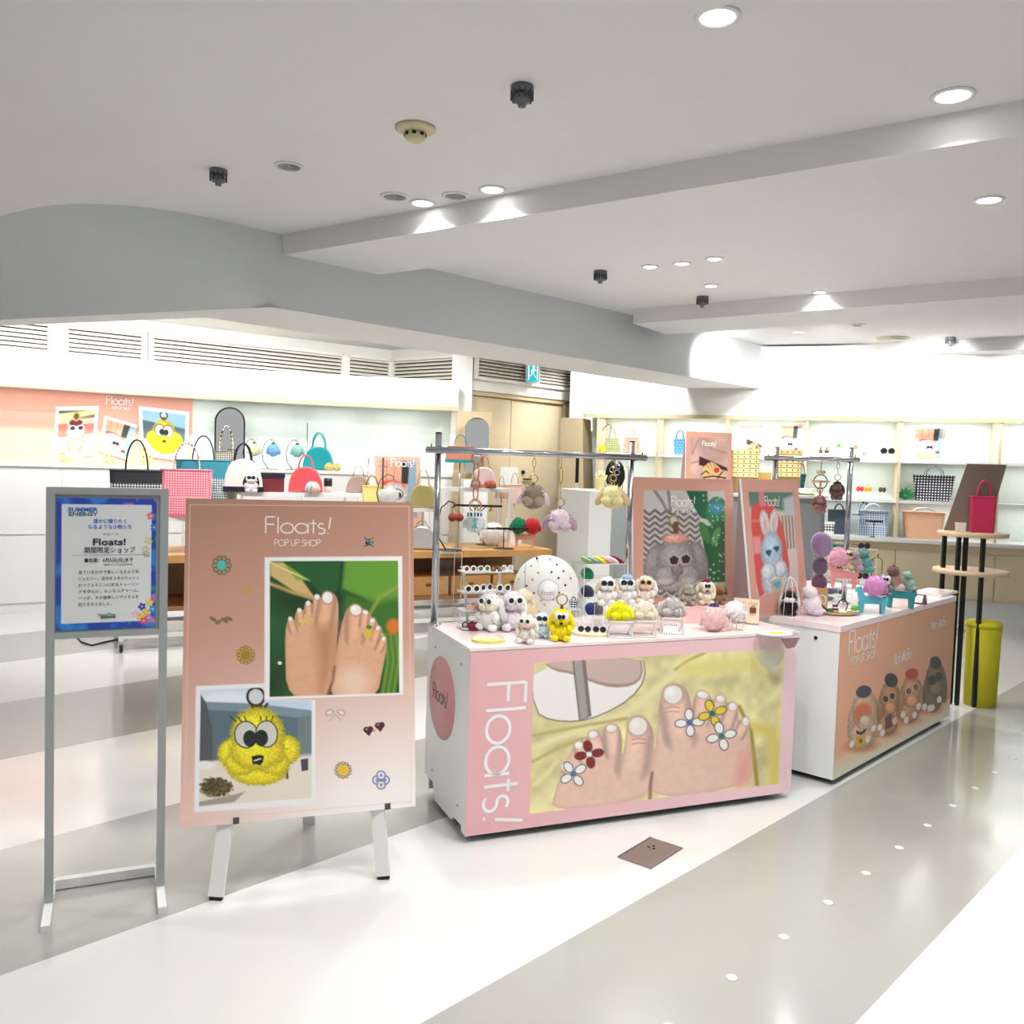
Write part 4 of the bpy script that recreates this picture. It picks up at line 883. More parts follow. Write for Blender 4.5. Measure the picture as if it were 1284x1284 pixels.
# ---- boards with pictures, standing on the wagons -------------------
def board(name, label, quad, px, plane_p, ang, lean, paint, nx, ny, base_z, face_m=m_white, stand=.16, side=None, group=None, square=True):
    """Poster board leaning back by `lean` with its foot at base_z; px the picture corners TL,TR,BR,BL."""
    n0 = Vector((math.sin(ang), -math.cos(ang), 0)); nr = Vector((n0.x*math.cos(lean), n0.y*math.cos(lean), math.sin(lean)))
    c = [WP(x, y, plane_p, nr) for x, y in px]
    e = Vector((math.cos(ang), math.sin(ang), 0)); v = nr.cross(e).normalized(); v = v if v.z > 0 else -v
    o = sum(c, Vector())/4; w = (((c[1]-c[0]).dot(e))+((c[2]-c[3]).dot(e)))/2
    topd = ((c[0]-o).dot(v)+(c[1]-o).dot(v))/2; botd = (base_z-o.z)/v.z
    print(label, 'w', round(w, 3), 'h', round(topd-botd, 3), 'foot', [round(k, 3) for k in (o+v*botd)])
    cs = [o-e*w/2+v*topd, o+e*w/2+v*topd, o+e*w/2+v*botd, o-e*w/2+v*botd]
    root = thing(name, label, 'poster board', o+v*botd, 0, group)
    mb = MB(); mb.add(cs+[k-nr*.012 for k in cs], [(0,3,2,1),(4,5,6,7),(0,1,5,4),(1,2,6,5),(2,3,7,6),(3,0,4,7)]); rel(mb.build('panel', face_m), root)
    r_ = (topd-botd)/(topd+((o-c[2]).dot(v)+(o-c[3]).dot(v))/2); quad = [quad[0], quad[1], tuple(a+(b-a)*r_ for a, b in zip(quad[1], quad[2])), tuple(a+(b-a)*r_ for a, b in zip(quad[0], quad[3]))]
    I = Ink(quad, nx, ny); paint(I); I.C *= .92; pc = cs
    rel(I.build('print', pc, lift=.001, rough=.25, coat=.5), root)
    # strut behind
    foot_ = o+v*botd - n0*(stand+.012); foot_.z = base_z; tp = o+v*(topd*.55)-nr*.014
    mb = MB(); mb.add([foot_-e*w*.22, foot_+e*w*.22, tp+e*w*.12, tp-e*w*.12, foot_-e*w*.22-n0*.006, foot_+e*w*.22-n0*.006, tp+e*w*.12-n0*.006, tp-e*w*.12-n0*.006], [(0,3,2,1),(4,5,6,7),(0,1,5,4),(1,2,6,5),(2,3,7,6),(3,0,4,7)]); rel(mb.build('strut', m_white), root)
    if side:
        a = cs[0]-nr*.013; b = cs[3]-nr*.013; b2 = b-n0*side; b2.z = b.z
        mb = MB(); k = e*.008; mb.add([a, b, b2, a+k, b+k, b2+k], [(0, 1, 2), (3, 5, 4), (0, 3, 4, 1), (1, 4, 5, 2), (2, 5, 3, 0)]); rel(mb.build('side_wing', mat('mauve_board', (150, 124, 124), .6)), root)
    fn = I.place(pc)
    return root, fn, e, v
def paint_grey_rabbit(I):
    I.C[:] = (226, 168, 150); keep = I.C.copy(); ph = I.polym([(315, 172), (797, 165), (804, 800), (315, 800)])
    I.blend(np.ones(I.X.shape), (206, 204, 198)); I.poly([(300, 300), (640, 300), (680, 800), (300, 800)], (206, 202, 198), soft=10)
    for r in range(16):
        for c in range(11):
            x = 312+c*34; y = 300+r*36; d = 1 if c % 2 else -1; I.line([(x+2, y+d*13), (x+32, y-d*13)], 15, (118, 108, 108))
    I.poly([(640, 300), (700, 330), (700, 700), (660, 560)], (214, 208, 200), soft=8)
    I.poly([(560, 165), (690, 165), (700, 340), (650, 330), (600, 250)], (20, 104, 66), soft=4); I.ell(750, 290, 70, 90, (26, 120, 70), soft=6); I.ell(745, 270, 46, 40, (60, 140, 170), soft=30); I.poly([(640, 350), (700, 380), (800, 330), (805, 720), (700, 720), (690, 600)], (14, 92, 44), soft=5); I.ell(675, 420, 26, 70, (60, 130, 60), -20, soft=4); I.ell(745, 440, 22, 60, (80, 150, 80), 20, soft=4)
    rr = random.Random(2)
    for k in range(46):
        x = rr.uniform(660, 800); y = rr.uniform(180, 700); 
        if x < 700 and y > 350 and y < 560: continue
        I.ell(x, y, 5, 5, (190, 220, 190))
    for pts in ([(375, 170), (420, 235), (455, 300)], [(455, 170), (465, 240), (470, 300)]): I.line(pts, 14, (92, 84, 84)); I.line(pts, 5, (190, 186, 180))
    I.ell(488, 345, 30, 34, (150, 128, 70)); I.ell(488, 345, 20, 24, (206, 202, 196)); I.line([(500, 370), (502, 415)], 34, (120, 74, 48))
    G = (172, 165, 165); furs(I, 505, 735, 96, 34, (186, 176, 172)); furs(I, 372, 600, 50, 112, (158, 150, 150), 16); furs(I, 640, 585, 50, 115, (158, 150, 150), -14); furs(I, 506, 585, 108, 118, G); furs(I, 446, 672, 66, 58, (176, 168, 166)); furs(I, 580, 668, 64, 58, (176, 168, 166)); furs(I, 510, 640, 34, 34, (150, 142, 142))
    for q in (-1, 1): I.ell(506+q*66, 705, 46, 20, (214, 204, 198), soft=16)
    furs(I, 500, 455, 74, 30, (232, 170, 150))
    for x, y in ((492, 582), (562, 577)):
        for rr_, cc_ in ((36, (230, 186, 186)), (27, (40, 40, 50))):
            for k in range(5): a = math.radians(90+72*k); I.ell(x+rr_*.5*math.cos(a), y-rr_*.5*math.sin(a), rr_*.52, rr_*.52, cc_)
    I.line([(522, 578), (534, 576)], 6, (230, 186, 186)); I.clip(ph, keep)
def paint_blue_rabbit(I):
    I.C[:] = (226, 166, 150); keep = I.C.copy(); ph = I.polym([(942, 172), (1200, 170), (1245, 740), (985, 775)])
    I.blend(np.ones(I.X.shape), (226, 214, 206)); I.poly([(930, 165), (1210, 165), (1215, 290), (930, 250)], (86, 124, 108), soft=20); I.poly([(1140, 210), (1215, 180), (1225, 300), (1150, 320)], (196, 204, 210), soft=20)
    for k in range(5): I.line([(1135+k*20, 310), (1150+k*20, 500)], 9, (150, 104, 76), soft=8)
    I.poly([(945, 260), (985, 232), (1040, 226), (1090, 250), (1130, 340), (1160, 470), (1185, 640), (1170, 700), (1120, 500), (1060, 420), (1020, 500), (1040, 755), (980, 780)], (228, 62, 50), smooth=1); I.poly([(960, 420), (1005, 420), (1015, 520), (965, 520)], (246, 150, 150), soft=16); I.line([(950, 330), (1000, 335)], 12, (246, 120, 110), soft=10)
    I.line([(1012, 172), (1016, 240)], 30, (230, 130, 130), soft=4)
    Bl = (190, 212, 236); furs(I, 1032, 350, 26, 75, (236, 232, 232), -8); furs(I, 1085, 345, 25, 75, (236, 232, 232), 5); I.ell(1034, 355, 11, 48, (236, 180, 176), -8, soft=8); I.ell(1084, 350, 11, 48, (236, 180, 176), 5, soft=8)
    furs(I, 1095, 680, 78, 112, (216, 226, 240)); furs(I, 1072, 510, 60, 108, Bl); furs(I, 1050, 630, 40, 50, (226, 234, 246)); furs(I, 1125, 620, 38, 50, (226, 234, 246))
    for x, y in ((1052, 520), (1100, 500)):
        for k, c_ in ((1.0, (120, 200, 224)), (.68, (26, 34, 48))):
            I.ell(x-9*k, y-8*k, 14*k, 14*k, c_); I.ell(x+9*k, y-10*k, 14*k, 14*k, c_); I.poly([(x-21*k, y-2*k), (x+22*k, y-4*k), (x+4*k, y+28*k)], c_)
    I.poly([(1058, 690), (1130, 668), (1142, 745), (1075, 765)], (216, 186, 150)); I.ell(1092, 712, 14, 14, (60, 176, 226)); I.ell(1112, 706, 13, 14, (60, 176, 226)); I.poly([(1079, 716), (1125, 708), (1106, 744)], (60, 176, 226)); I.line([(1090, 600), (1098, 670)], 4, (140, 150, 170))
    I.clip(ph, keep)
def sandal(I, x0, y0, k):     # golden sandal with a red flower on rumpled cloth
    S = lambda pts: [(x0+p[0]*k, y0+p[1]*k) for p in pts]
    I.poly(S([(270, 510), (620, 650), (625, 690), (270, 620)]), (70, 40, 44)); I.poly(S([(300, 700), (360, 600), (440, 575), (520, 640), (560, 690), (610, 780), (330, 800)]), (232, 192, 130), smooth=1)
    for a, b in (((400, 590), (430, 640)), ((445, 582), (470, 635)), ((365, 610), (395, 660))): I.line(S([a, b]), 7*k, (150, 100, 60))
    I.line(S([(300, 740), (360, 690), (390, 720)]), 14*k, (60, 34, 36)); I.line(S([(330, 775), (450, 755), (600, 775)]), 18*k, (60, 34, 36)); I.line(S([(560, 700), (500, 780)]), 16*k, (60, 34, 36))
    for q in range(6): a = 2*PI*q/6; I.ell(x0+(490+20*math.cos(a))*k, y0+(680+20*math.sin(a))*k, 15*k, 15*k, (196, 40, 44))
    I.ell(x0+490*k, y0+680*k, 8*k, 8*k, (240, 150, 120))
def paint_sandal(I):
    I.C[:] = (222, 168, 146); keep = I.C.copy(); ph = I.polym([(160, 275), (615, 295), (622, 1150), (160, 1150)])
    I.blend(np.ones(I.X.shape), (206, 170, 158)); I.C *= (.84+.34*I.noise(12))[..., None]
    for pts in ([(180, 480), (260, 300), (300, 280)], [(330, 300), (420, 420), (600, 470)], [(170, 600), (300, 560)]): I.line(pts, 20, (176, 138, 128), soft=20)
    I.poly([(160, 800), (620, 790), (622, 1150), (160, 1150)], (212, 176, 150), soft=20); sandal(I, 0, 0, 1); I.clip(ph, keep); I.C *= .9
b1 = on1(.98, .50); r1 = board('poster_board', 'salmon poster board with a large grey rabbit charm beside cactus', [(252, 95), (850, 92), (862, 800), (262, 800)], [(793, 600), (918.7, 599.3), (921.3, 748), (795, 748)], b1, C1A+math.radians(2), math.radians(5), paint_grey_rabbit, 130, 150, C1H, stand=.08)
f = r1[1]; rel(lettering('lettering', 'Floats!', f(472, 262, .002), r1[2], r1[3], .050, .0042, mat('pale_ink'), xs=.92), r1[0]); rel(lettering('lettering', 'POP UP SHOP', f(480, 302, .002), r1[2], r1[3], .020, .002, mat('pale_ink'), xs=.98), r1[0])
b2 = on2(.10, .36); r2 = board('poster_board', 'salmon poster board with a pale blue rabbit charm wearing heart sunglasses', [(905, 105), (1230, 100), (1300, 790), (950, 800)], [(931, 602), (998.6, 601), (1013.5, 746), (940, 748)], b2, C2A, math.radians(8), paint_blue_rabbit, 90, 160, C2H, side=.1, stand=.12)
f = r2[1]; rel(lettering('lettering', 'Floats!', f(1032, 250, .002), r2[2], r2[3], .050, .0042, mat('pale_ink'), xs=1.05), r2[0])
# ================================================================== BUILDERS OF SMALL GOODS
def fmat(col):
    k = 'fur_%d_%d_%d' % tuple(col)
    if k in _M: return _M[k]
    m = mat(k, col, .9, spec=.1, var=.16, scale=140); m.node_tree.nodes['Principled BSDF'].inputs['Sheen Weight'].default_value = .35; return m
frng = np.random.RandomState(11)
def furblob(mb, c, r, rot=None, dens=90, ln=.30):
    """Lumpy ball covered in short tufts."""
    R = rot or Matrix.Identity(3); c = Vector(c); mb.ell(c, r, rot, 10, 7); rm = min(r)
    for _ in range(int(dens*1.7)):
        v = Vector(frng.normal(size=3)).normalized(); p = Vector((v.x*r[0], v.y*r[1], v.z*r[2])); nn = Vector((v.x/r[0], v.y/r[1], v.z/r[2])).normalized()
        t = nn.orthogonal().normalized(); t = (Matrix.Rotation(frng.rand()*6.28, 3, nn) @ t); d = (nn+Vector(frng.normal(size=3))*.35+Vector((0, 0, -.25))).normalized()
        w = min(rm*.10, .0026); L = rm*ln*(.6+.8*frng.rand()); a = p*.97
        mb.add([c+R@(a-t*w), c+R@(a+t*w), c+R@(p+d*L)], [(0, 1, 2)], True)
    return mb
def heart(s, n=18):
    out = []
    for i in range(n): t = 2*PI*i/n; out.append((s*16*math.sin(t)**3/17, s*(13*math.cos(t)-5*math.cos(2*t)-2*math.cos(3*t)-math.cos(4*t))/17))
    return out
def star(s, n=5, k=.62): return [(s*(1 if i % 2 == 0 else k)*math.cos(PI/2+PI*i/n), s*(1 if i % 2 == 0 else k)*math.sin(PI/2+PI*i/n)) for i in range(2*n)]
def circ(s, n=16): return [(s*math.cos(2*PI*i/n), s*math.sin(2*PI*i/n)) for i in range(n)]
SHAPE = {'round': circ, 'heart': heart, 'star': star}
m_lens = mat('dark_lens', (34, 30, 36), .12, var=.02, coat=.5)
def glasses(parent, y, z, r, gap, rim, lens=None, shape='round', name='sunglasses', temples=0.0, tiltz=0.0):
    f = MB(); sh = SHAPE[shape]
    for sx in (-1, 1): f.tube([(sx*gap+a, y, z+b) for a, b in sh(r)], r*.25, 6, closed=True)
    f.tube([(-gap+r, y, z+r*.1), (0, y-r*.1, z+r*.2), (gap-r, y, z+r*.1)], r*.13, 6)
    if temples:
        for sx in (-1, 1): f.tube([(sx*(gap+r), y, z+r*.3), (sx*(gap+r*1.05), y+temples, z+r*.3), (sx*(gap+r), y+temples*1.15, z)], r*.11, 5)
    o = f.build(name if parent is not None else 'frame', rim, parent)
    for sx in (-1, 1): MB().prism([(sx*gap+a*.86, z+b*.86) for a, b in sh(r)], y-r*.05, y+r*.05).build('lens', lens or m_lens, o if parent is not None else None)
    return o
def ringset(t, h, z, ring=.16, strap=None, chain=0.0):
    """leather tab, metal ring and, for hanging charms, a chain."""
    MB().cbox((0, 0, z+.05*h), (.09*h, .03*h, .16*h)).build('leather_tab', strap or m_brownleather, t)
    MB().tube(arc((0, 0, z+(.13+ring)*h), ring*h, 0, 342, 18), .022*h, 6, closed=True).build('key_ring', m_gold, t)
    if chain > 0:
        z0 = z+(.13+2*ring)*h; n = max(2, int((chain-z0)/(.055)) if chain-z0 > .11 else 3); L = (chain-z0)/n
        for k in range(n):
            c = z0+L*(k+.5); pts = [(math.cos(a)*.008, 0, c+math.sin(a)*L*.56) if k % 2 else (0, math.cos(a)*.008, c+math.sin(a)*L*.56) for a in (2*PI*i/10 for i in range(10))]
            MB().tube(pts, .0018, 5, closed=True).build('chain_link', m_gold, t)
def plush(label, loc, h, rz=0, col=(240, 236, 232), ear=None, belly=None, gl=None, cap=None, style='sit', ring=False, eyes=False, name='furry_charm', cat='plush charm', group=None, bow=None, chain=0, extra=None):
    t = thing(name, label, cat, loc, rz, group); F = fmat(col); E_ = fmat(ear or col); B = fmat(belly or col); S = lambda *p: tuple(v*h for v in p)
    if style == 'sit':
        mb = MB(); furblob(mb, S(0, 0, .30), S(.31, .27, .30), dens=110); 
        for sx in (-1, 1): furblob(mb, S(sx*.18, -.20, .10), S(.12, .14, .10), dens=30); furblob(mb, S(sx*.24, -.16, .36), S(.10, .10, .13), dens=30)
        mb.build('body', F, t)
        hd = furblob(MB(), S(0, -.02, .70), S(.28, .25, .26), dens=110).build('head', F, t)
        mz = MB()
        for sx in (-1, 1): furblob(mz, S(sx*.09, -.22, .62), S(.13, .09, .11), dens=30)
        mz.build('muzzle', B, hd)
        for sx in (-1, 1): furblob(MB(), S(sx*.30, .04, .58), S(.10, .09, .26), Matrix.Rotation(sx*-.22, 3, 'Y'), 50).build('ear', E_, t)
        zg, yg, gr = .76, -.275, .082; ztop = .95
    elif style == 'head':      # hanging rabbit head with drooping ears and fat cheeks
        hd = furblob(MB(), S(0, 0, .56), S(.42, .34, .40), dens=170).build('head', F, t)
        for sx in (-1, 1):
            furblob(MB(), S(sx*.20, -.20, .33), S(.25, .20, .20), dens=70).build('cheek', B, t)
            furblob(MB(), S(sx*.46, .02, .46), S(.17, .13, .38), Matrix.Rotation(sx*-.5, 3, 'Y'), 80).build('ear', E_, t)
        furblob(MB(), S(0, -.02, .15), S(.34, .26, .15), dens=70).build('chin', F, t)
        zg, yg, gr = .66, -.34, .10; ztop = .95
    elif style == 'ball':
        furblob(MB(), S(0, 0, .5), S(.48, .46, .5), dens=420, ln=.16).build('body', F, t)
        for sx in (-1, 1): furblob(MB(), S(sx*.40, 0, .44), S(.16, .14, .30), Matrix.Rotation(sx*-.35, 3, 'Y'), 40).build('ear', E_, t)
        zg, yg, gr = .68, -.47, .10; ztop = 1.0
    elif style == 'stack':     # side-on animal with hind quarters and a round head
        furblob(MB(), S(0, 0, .36), S(.34, .30, .36), dens=140).build('body', F, t)
        furblob(MB(), S(-.08, -.05, .80), S(.25, .24, .22), dens=90).build('head', E_, t)
        furblob(MB(), S(.18, -.12, .15), S(.22, .22, .16), dens=60).build('haunch', B, t)
        zg, yg, gr = .82, -.28, .09; ztop = 1.0
    if gl: glasses(t, yg*h, zg*h, gr*h, gr*1.28*h, gl[0], gl[1] if len(gl) > 1 else None, gl[2] if len(gl) > 2 else 'round')
    if eyes:
        for sx in (-1, 1):
            e = MB().ell(S(sx*.10, yg*1.02, zg+.02), S(.115, .05, .13)).build('eye', mat('eye_white', (245, 245, 240), .25), t); MB().ell(S(sx*.06, yg*1.02-.04, zg), S(.06, .03, .075)).build('pupil', m_black, e)
        MB().cbox(S(0, yg*1.05, zg-.2), S(.10, .02, .05)).build('mouth', m_black, t)
    if cap:
        c = MB(); c.lathe([(0, .16*h), (.14*h, .14*h), (.21*h, .06*h), (.20*h, 0), (0, 0)], (0, 0, (ztop-.09)*h), 16); o = c.build('cap', fmat(cap) if isinstance(cap, tuple) else cap, t)
        MB().lathe([(0, .0), (.03*h, .01*h), (.0, .03*h)], (0, 0, (ztop+.07)*h), 8).build('button', fmat(cap) if isinstance(cap, tuple) else cap, o)
    if bow:
        for sx in (-1, 1): MB().prism([(0, .42*h), (sx*.16*h, .50*h), (sx*.16*h, .34*h)], -.30*h, -.27*h).build('bow_loop', fmat(bow), t)
    if ring: ringset(t, h, ztop*h if style != 'head' else .93*h, chain=chain)
    return t
def handles(t, w, h, z, m, r=.006, y=.02, n=2, name='handle'):
    for k in range(n):
        yy = (k-(n-1)/2)*2*y; MB().tube([(-w/2, yy, z-.01)]+[(a, yy, c) for a, _, c in arc((0, 0, z), w/2, 180, 0, 12, ry=h)]+[(w/2, yy, z-.01)], r, 7).build(name, m, t)
def rrect(w, d, r=.25, n=4):
    r = min(w, d)*r; pts = []
    for cx, cy, a0 in ((w/2-r, d/2-r, 0), (-w/2+r, d/2-r, 90), (-w/2+r, -d/2+r, 180), (w/2-r, -d/2+r, 270)):
        for i in range(n+1): a = math.radians(a0+90*i/n); pts.append((cx+r*math.cos(a), cy+r*math.sin(a)))
    return pts
def loft(mb, levels, cap=True):
    n = len(levels[0][1]); vs = []; fs = []
    for z, pl in levels: vs += [(p[0], p[1], z) for p in pl]
    for i in range(len(levels)-1):
        for j in range(n): fs.append((i*n+j, i*n+(j+1) % n, (i+1)*n+(j+1) % n, (i+1)*n+j))
    if cap: fs.append(tuple(range(n))[::-1])
    return mb.add(vs, fs, False)
def tote(label, loc, w, h, d, rz, bands, hm, hh=None, hw=.5, hr=.006, taper=.9, lip=True, cat='tote bag', name='woven_tote', group=None):
    """bands: list of (top fraction, material), from the bottom up."""
    t = thing(name, label, cat, loc, rz, group); z0 = 0
    for k, (f, m) in enumerate(bands):
        g = lambda q: taper+(1-taper)*q
        mb = MB(); loft(mb, [(z0*h, rrect(w*g(z0), d*g(z0))), (f*h, rrect(w*g(f), d*g(f)))], k == 0); mb.build('body' if k == 0 else 'woven_band', m, t); z0 = f
    mb = MB(); mb.tube([(p[0], p[1], h) for p in rrect(w*1.005, d*1.01)], .005 if w > .15 else .002, 6, closed=True); mb.build('rim', bands[-1][1], t)
    if hm: handles(t, w*hw, hh or h*.8, h-.01, hm, hr, d*.42)
    return t
def dome_bag(label, loc, w, h, d, rz, m, base=None, hm=None, hh=None, studs=None, name='bowling_bag', group=None):
    t = thing(name, label, 'handbag', loc, rz, group); pts = []
    half = [(.5, .02), (.505, .12), (.485, .34), (.445, .56), (.385, .75), (.30, .89), (.19, .97), (.07, 1.0)]
    prof = [(a*w, b*h) for a, b in half]+[(-a*w, b*h) for a, b in half[::-1]]
    mb = MB(); n = len(prof); lv = []
    for yy, s in ((-.5, .88), (-.42, .97), (-.2, 1), (.2, 1), (.42, .97), (.5, .88)): lv.append([(p[0]*s, yy*d, .5*h+(p[1]-.5*h)*s) for p in prof])
    vs = [v for l in lv for v in l]; fs = [(i*n+j, i*n+(j+1) % n, (i+1)*n+(j+1) % n, (i+1)*n+j) for i in range(5) for j in range(n)]+[tuple(range(n))[::-1], tuple(5*n+j for j in range(n))]
    mb.add(vs, fs, False); mb.build('body', m, t)
    if base: MB().box(-w*.51, w*.51, -d*.51, d*.51, 0, .16*h).build('base_strip', base, t)
    hz = h*.93; handles(t, w*.42, hh or h*.55, hz, hm or m, w*.022, d*.28)
    for sx in (-1, 1):
        for yy in (-1, 1): MB().cbox((sx*w*.21, yy*d*.28, hz-.01), (w*.06, w*.05, h*.10)).build('handle_tab', hm or m, t)
    MB().tube([(-w*.3, 0, .93*h), (0, 0, 1.002*h), (w*.3, 0, .93*h)], w*.012, 5).build('zip', m_gold, t)
    return t
def acr_box(label, loc, w, d, h, rz, name='acrylic_riser', cat='display riser', group=None, top=True, th=.004):
    t = thing(name, label, cat, loc, rz, group); A_ = acrylic()
    if top: MB().box(-w/2, w/2, -d/2, d/2, h-th, h).build('top_sheet', A_, t)
    for sx in (-1, 1): MB().box(sx*(w/2-th/2)-th/2, sx*(w/2-th/2)+th/2, -d/2, d/2, 0, h-th).build('side_sheet', A_, t)
    MB().box(-w/2+th, w/2-th, d/2-th, d/2, 0, h-th).build('back_sheet', A_, t)
    e = MB()
    for sx in (-1, 1):
        for sy in (-1, 1): MB().box(sx*(w/2)-.001, sx*(w/2)+.001, sy*(d/2)-.001, sy*(d/2)+.001, 0, h).build('bright_edge', m_whmetal, t)
    MB().box(-w/2, w/2, -d/2-.001, -d/2+.0005, h-.003, h).build('bright_edge', m_whmetal, t)
    return t
def acr_tower(label, loc, w, d, zs, rz, name='acrylic_shelf', group=None):
    t = thing(name, label, 'display shelf', loc, rz, group); A_ = acrylic()
    for sx in (-1, 1): MB().box(sx*w/2-.002, sx*w/2+.002, -d/2, d/2, 0, zs[-1]).build('side_sheet', A_, t)
    for z in zs:
        MB().box(-w/2, w/2, -d/2, d/2, z-.003, z).build('shelf_sheet', A_, t); MB().box(-w/2, w/2, -d/2-.0012, -d/2, z-.004, z).build('bright_edge', m_whmetal, t)
    for sx in (-1, 1):
        MB().box(sx*w/2-.0012, sx*w/2+.0012, -d/2-.0012, -d/2+.0012, 0, zs[-1]).build('bright_edge', m_whmetal, t)
    return t
def sunglasses(label, loc, s, rz, rim, lens=None, shape='round', group=None):
    t = thing('sunglasses', label, 'sunglasses', loc, rz, group); glasses(t, -s*.5, s*.42, s*.40, s*.52, rim, lens, shape, 'frame', temples=s*1.5); return t
def beret(label, loc, s, rz, col, up=0.0, group=None):
    t = thing('small_beret', label, 'hat', loc, rz, group); t.rotation_euler = (up, 0, rz); F = fmat(col)
    MB().lathe([(0, 0), (s*.30, 0), (s*.34, .04*s), (s*.5, .12*s), (s*.48, .2*s), (s*.3, .27*s), (0, .29*s)], n=18).build('crown', F, t); MB().cyl((0, 0, .28*s), (0, 0, .36*s), .02*s, 6).build('stalk', F, t); return t
def dog_stand(label, loc, h, rz, col, name='animal_stand'):
    """Flat-sided wooden animal: neck up at the left, back, four legs."""
    t = thing(name, label, 'display stand', loc, rz); m = mat('painted_%d_%d_%d' % col, col, .4)
    pr = [(-.52, .95), (-.40, 1.0), (-.34, .80), (-.26, .66), (.40, .60), (.52, .66), (.56, .50), (.44, .36), (-.36, .36), (-.46, .50), (-.50, .75), (-.60, .80)]
    MB().prism([(a*h, b*h) for a, b in pr], -.12*h, .12*h).build('body', m, t)
    for sx in (-.36, .40):
        for sy in (-1, 1): MB().prism([((sx-.09)*h, .42*h), ((sx+.09)*h, .42*h), ((sx+.05)*h, 0), ((sx-.07)*h, 0)], sy*.10*h-.045*h, sy*.10*h+.045*h).build('leg', m, t)
    return t
def t_stand(label, loc, w, h, rz, n=10, top_y=None, name='earring_stand', studs=True):
    t = thing(name, label, 'jewellery stand', loc, rz)
    MB().lathe([(0, .006), (w*.20, .006), (w*.22, .002), (w*.22, 0)], n=24).build('base_plate', m_black, t); MB().cyl((0, 0, .005), (0, 0, h), .004, 8).build('pole', m_black, t)
    b = MB().box(-w/2, w/2, -.009, .009, h-.008, h+.012).build('cross_bar', m_black, t)
    if studs:
        for k in range(n): x = -w/2+w*(k+.5)/n; MB().ell((x, -.010, h+.002), (.004, .003, .004), n=6, k=4).build('hole_stud', m_gold, b)
    return t
def hook_stand(label, loc, h, rz, m=None, name='hook_stand'):
    t = thing(name, label, 'display stand', loc, rz); m = m or m_black
    MB().lathe([(0, .004), (h*.28, .004), (h*.28, 0)], (-.0, 0, 0), 20).build('base_plate', m, t)
    MB().tube([(-.05*h, 0, .0), (-.22*h, 0, .25*h), (-.26*h, 0, .55*h), (-.18*h, 0, .85*h), (-.02*h, 0, .985*h), (.10*h, 0, .95*h), (.11*h, 0, .88*h), (.05*h, 0, .86*h)], h*.014, 6).build('bent_wire', m, t)
    return t
def facing(p): return math.atan2(-p.x, p.y) if False else -math.atan2(p.x, p.y)     # turn a front (-Y) towards the viewer
def on_top(x, y, z):
    p = WZ(x, y, z); return p, p.y/CF
# ================================================================== GOODS ON THE TOE RING WAGON
u1 = Vector((math.cos(C1A), math.sin(C1A), 0)); v1 = Vector((-u1.y, u1.x, 0)); u2 = Vector((math.cos(C2A), math.sin(C2A), 0)); v2 = Vector((-u2.y, u2.x, 0))
W = (246, 242, 238)
def pl(label, x, y, hpx, z=C1H, dz=0.0, **kw):
    p = WZ(x, y, z); s = p.y/CF; rz = kw.pop('rz', 0)+facing(p); p.z = z+dz; return plush(label, p, hpx*s, rz, **kw)
# chrome hanging rack at the back of the wagon
def rack(label, A_, B_, zbar, ztop, over, r, zb):
    d = (B_-A_).normalized(); ang = math.atan2(d.y, d.x); L = (B_-A_).length
    t = thing('chrome_rack', label, 'hanging rack', (A_.x, A_.y, zb), ang)
    for x in (0, L):
        MB().cyl((x, 0, 0), (x, 0, ztop-zb), r, 14).build('upright', m_chrome, t)
        MB().lathe([(r*2.4, 0), (r*2.4, .004), (r*1.2, .012), (r, .014)], (x, 0, 0), 16).build('foot_flange', m_chrome, t); MB().lathe([(r, 0), (r*.9, .006), (0, .007)], (x, 0, ztop-zb), 14).build('finial', m_black, t)
    b = MB().cyl((-over, -r*2.1, zbar-zb), (L+over, -r*2.1, zbar-zb), r, 14).build('cross_bar', m_chrome, t)
    for x in (-over, L+over): MB().ell((x, -r*2.1, zbar-zb), (r*.7, r*1.05, r*1.05), n=10, k=6).build('end_cap', m_chrome, b)
    for x in (0, L): MB().lathe([(r*1.25, -r), (r*1.25, r)], (x, -r*1.0, zbar-zb), 12, 'y').build('clamp', m_black, b)
    for x in (-over*.7, L+over*.7): MB().cyl((x, -r*2.1, zbar-zb+r), (x, -r*2.1, zbar-zb+r+.012), .003, 6).build('stop_pin', m_black, b)
    return t
ra = on1(.015, C1D-.03); rb_ = WP(787, 700, ra, v1); rb_.z = C1H
rack('tall chrome rail rack hung with fluffy heads behind the toe ring wagon goods', ra, rb_, 1.566, 1.64, .06, .0145, C1H)
BR = ra - v1*.03
def R1(x, y): return WP(x, y, BR, v1)
def hang(label, x, ytop, ybot, yring, zbar_top, col, **kw):
    p = R1(x, ybot); h = (R1(x, ytop).z-p.z); kw.setdefault('style', 'head')
    t = plush(label, (p.x, p.y-.0, p.z), h, facing(p)+kw.pop('rz', 0), col=col, ring=True, chain=kw.pop('chain', 1.566-p.z+.012), **kw); return t
hang('grey brown rabbit head charm hanging from the chrome rail', 668, 607, 638, 0, 0, (150, 134, 116), ear=(226, 206, 210), belly=(176, 160, 142))
hang('lilac white rabbit head charm on a long gold chain under the rail', 701, 637, 669, 0, 0, (232, 214, 222), ear=(176, 150, 168), belly=(220, 198, 208))
hang('pale yellow rabbit head charm hanging at the right end of the rail', 767, 607, 638, 0, 0, (244, 232, 178), ear=(214, 190, 142), belly=(240, 226, 170))
t = hang('white shaggy charm on big wooden rings at the left of the rail', 595, 640, 667, 0, 0, (240, 244, 244), style='ball', chain=0)
p = R1(595, 640)
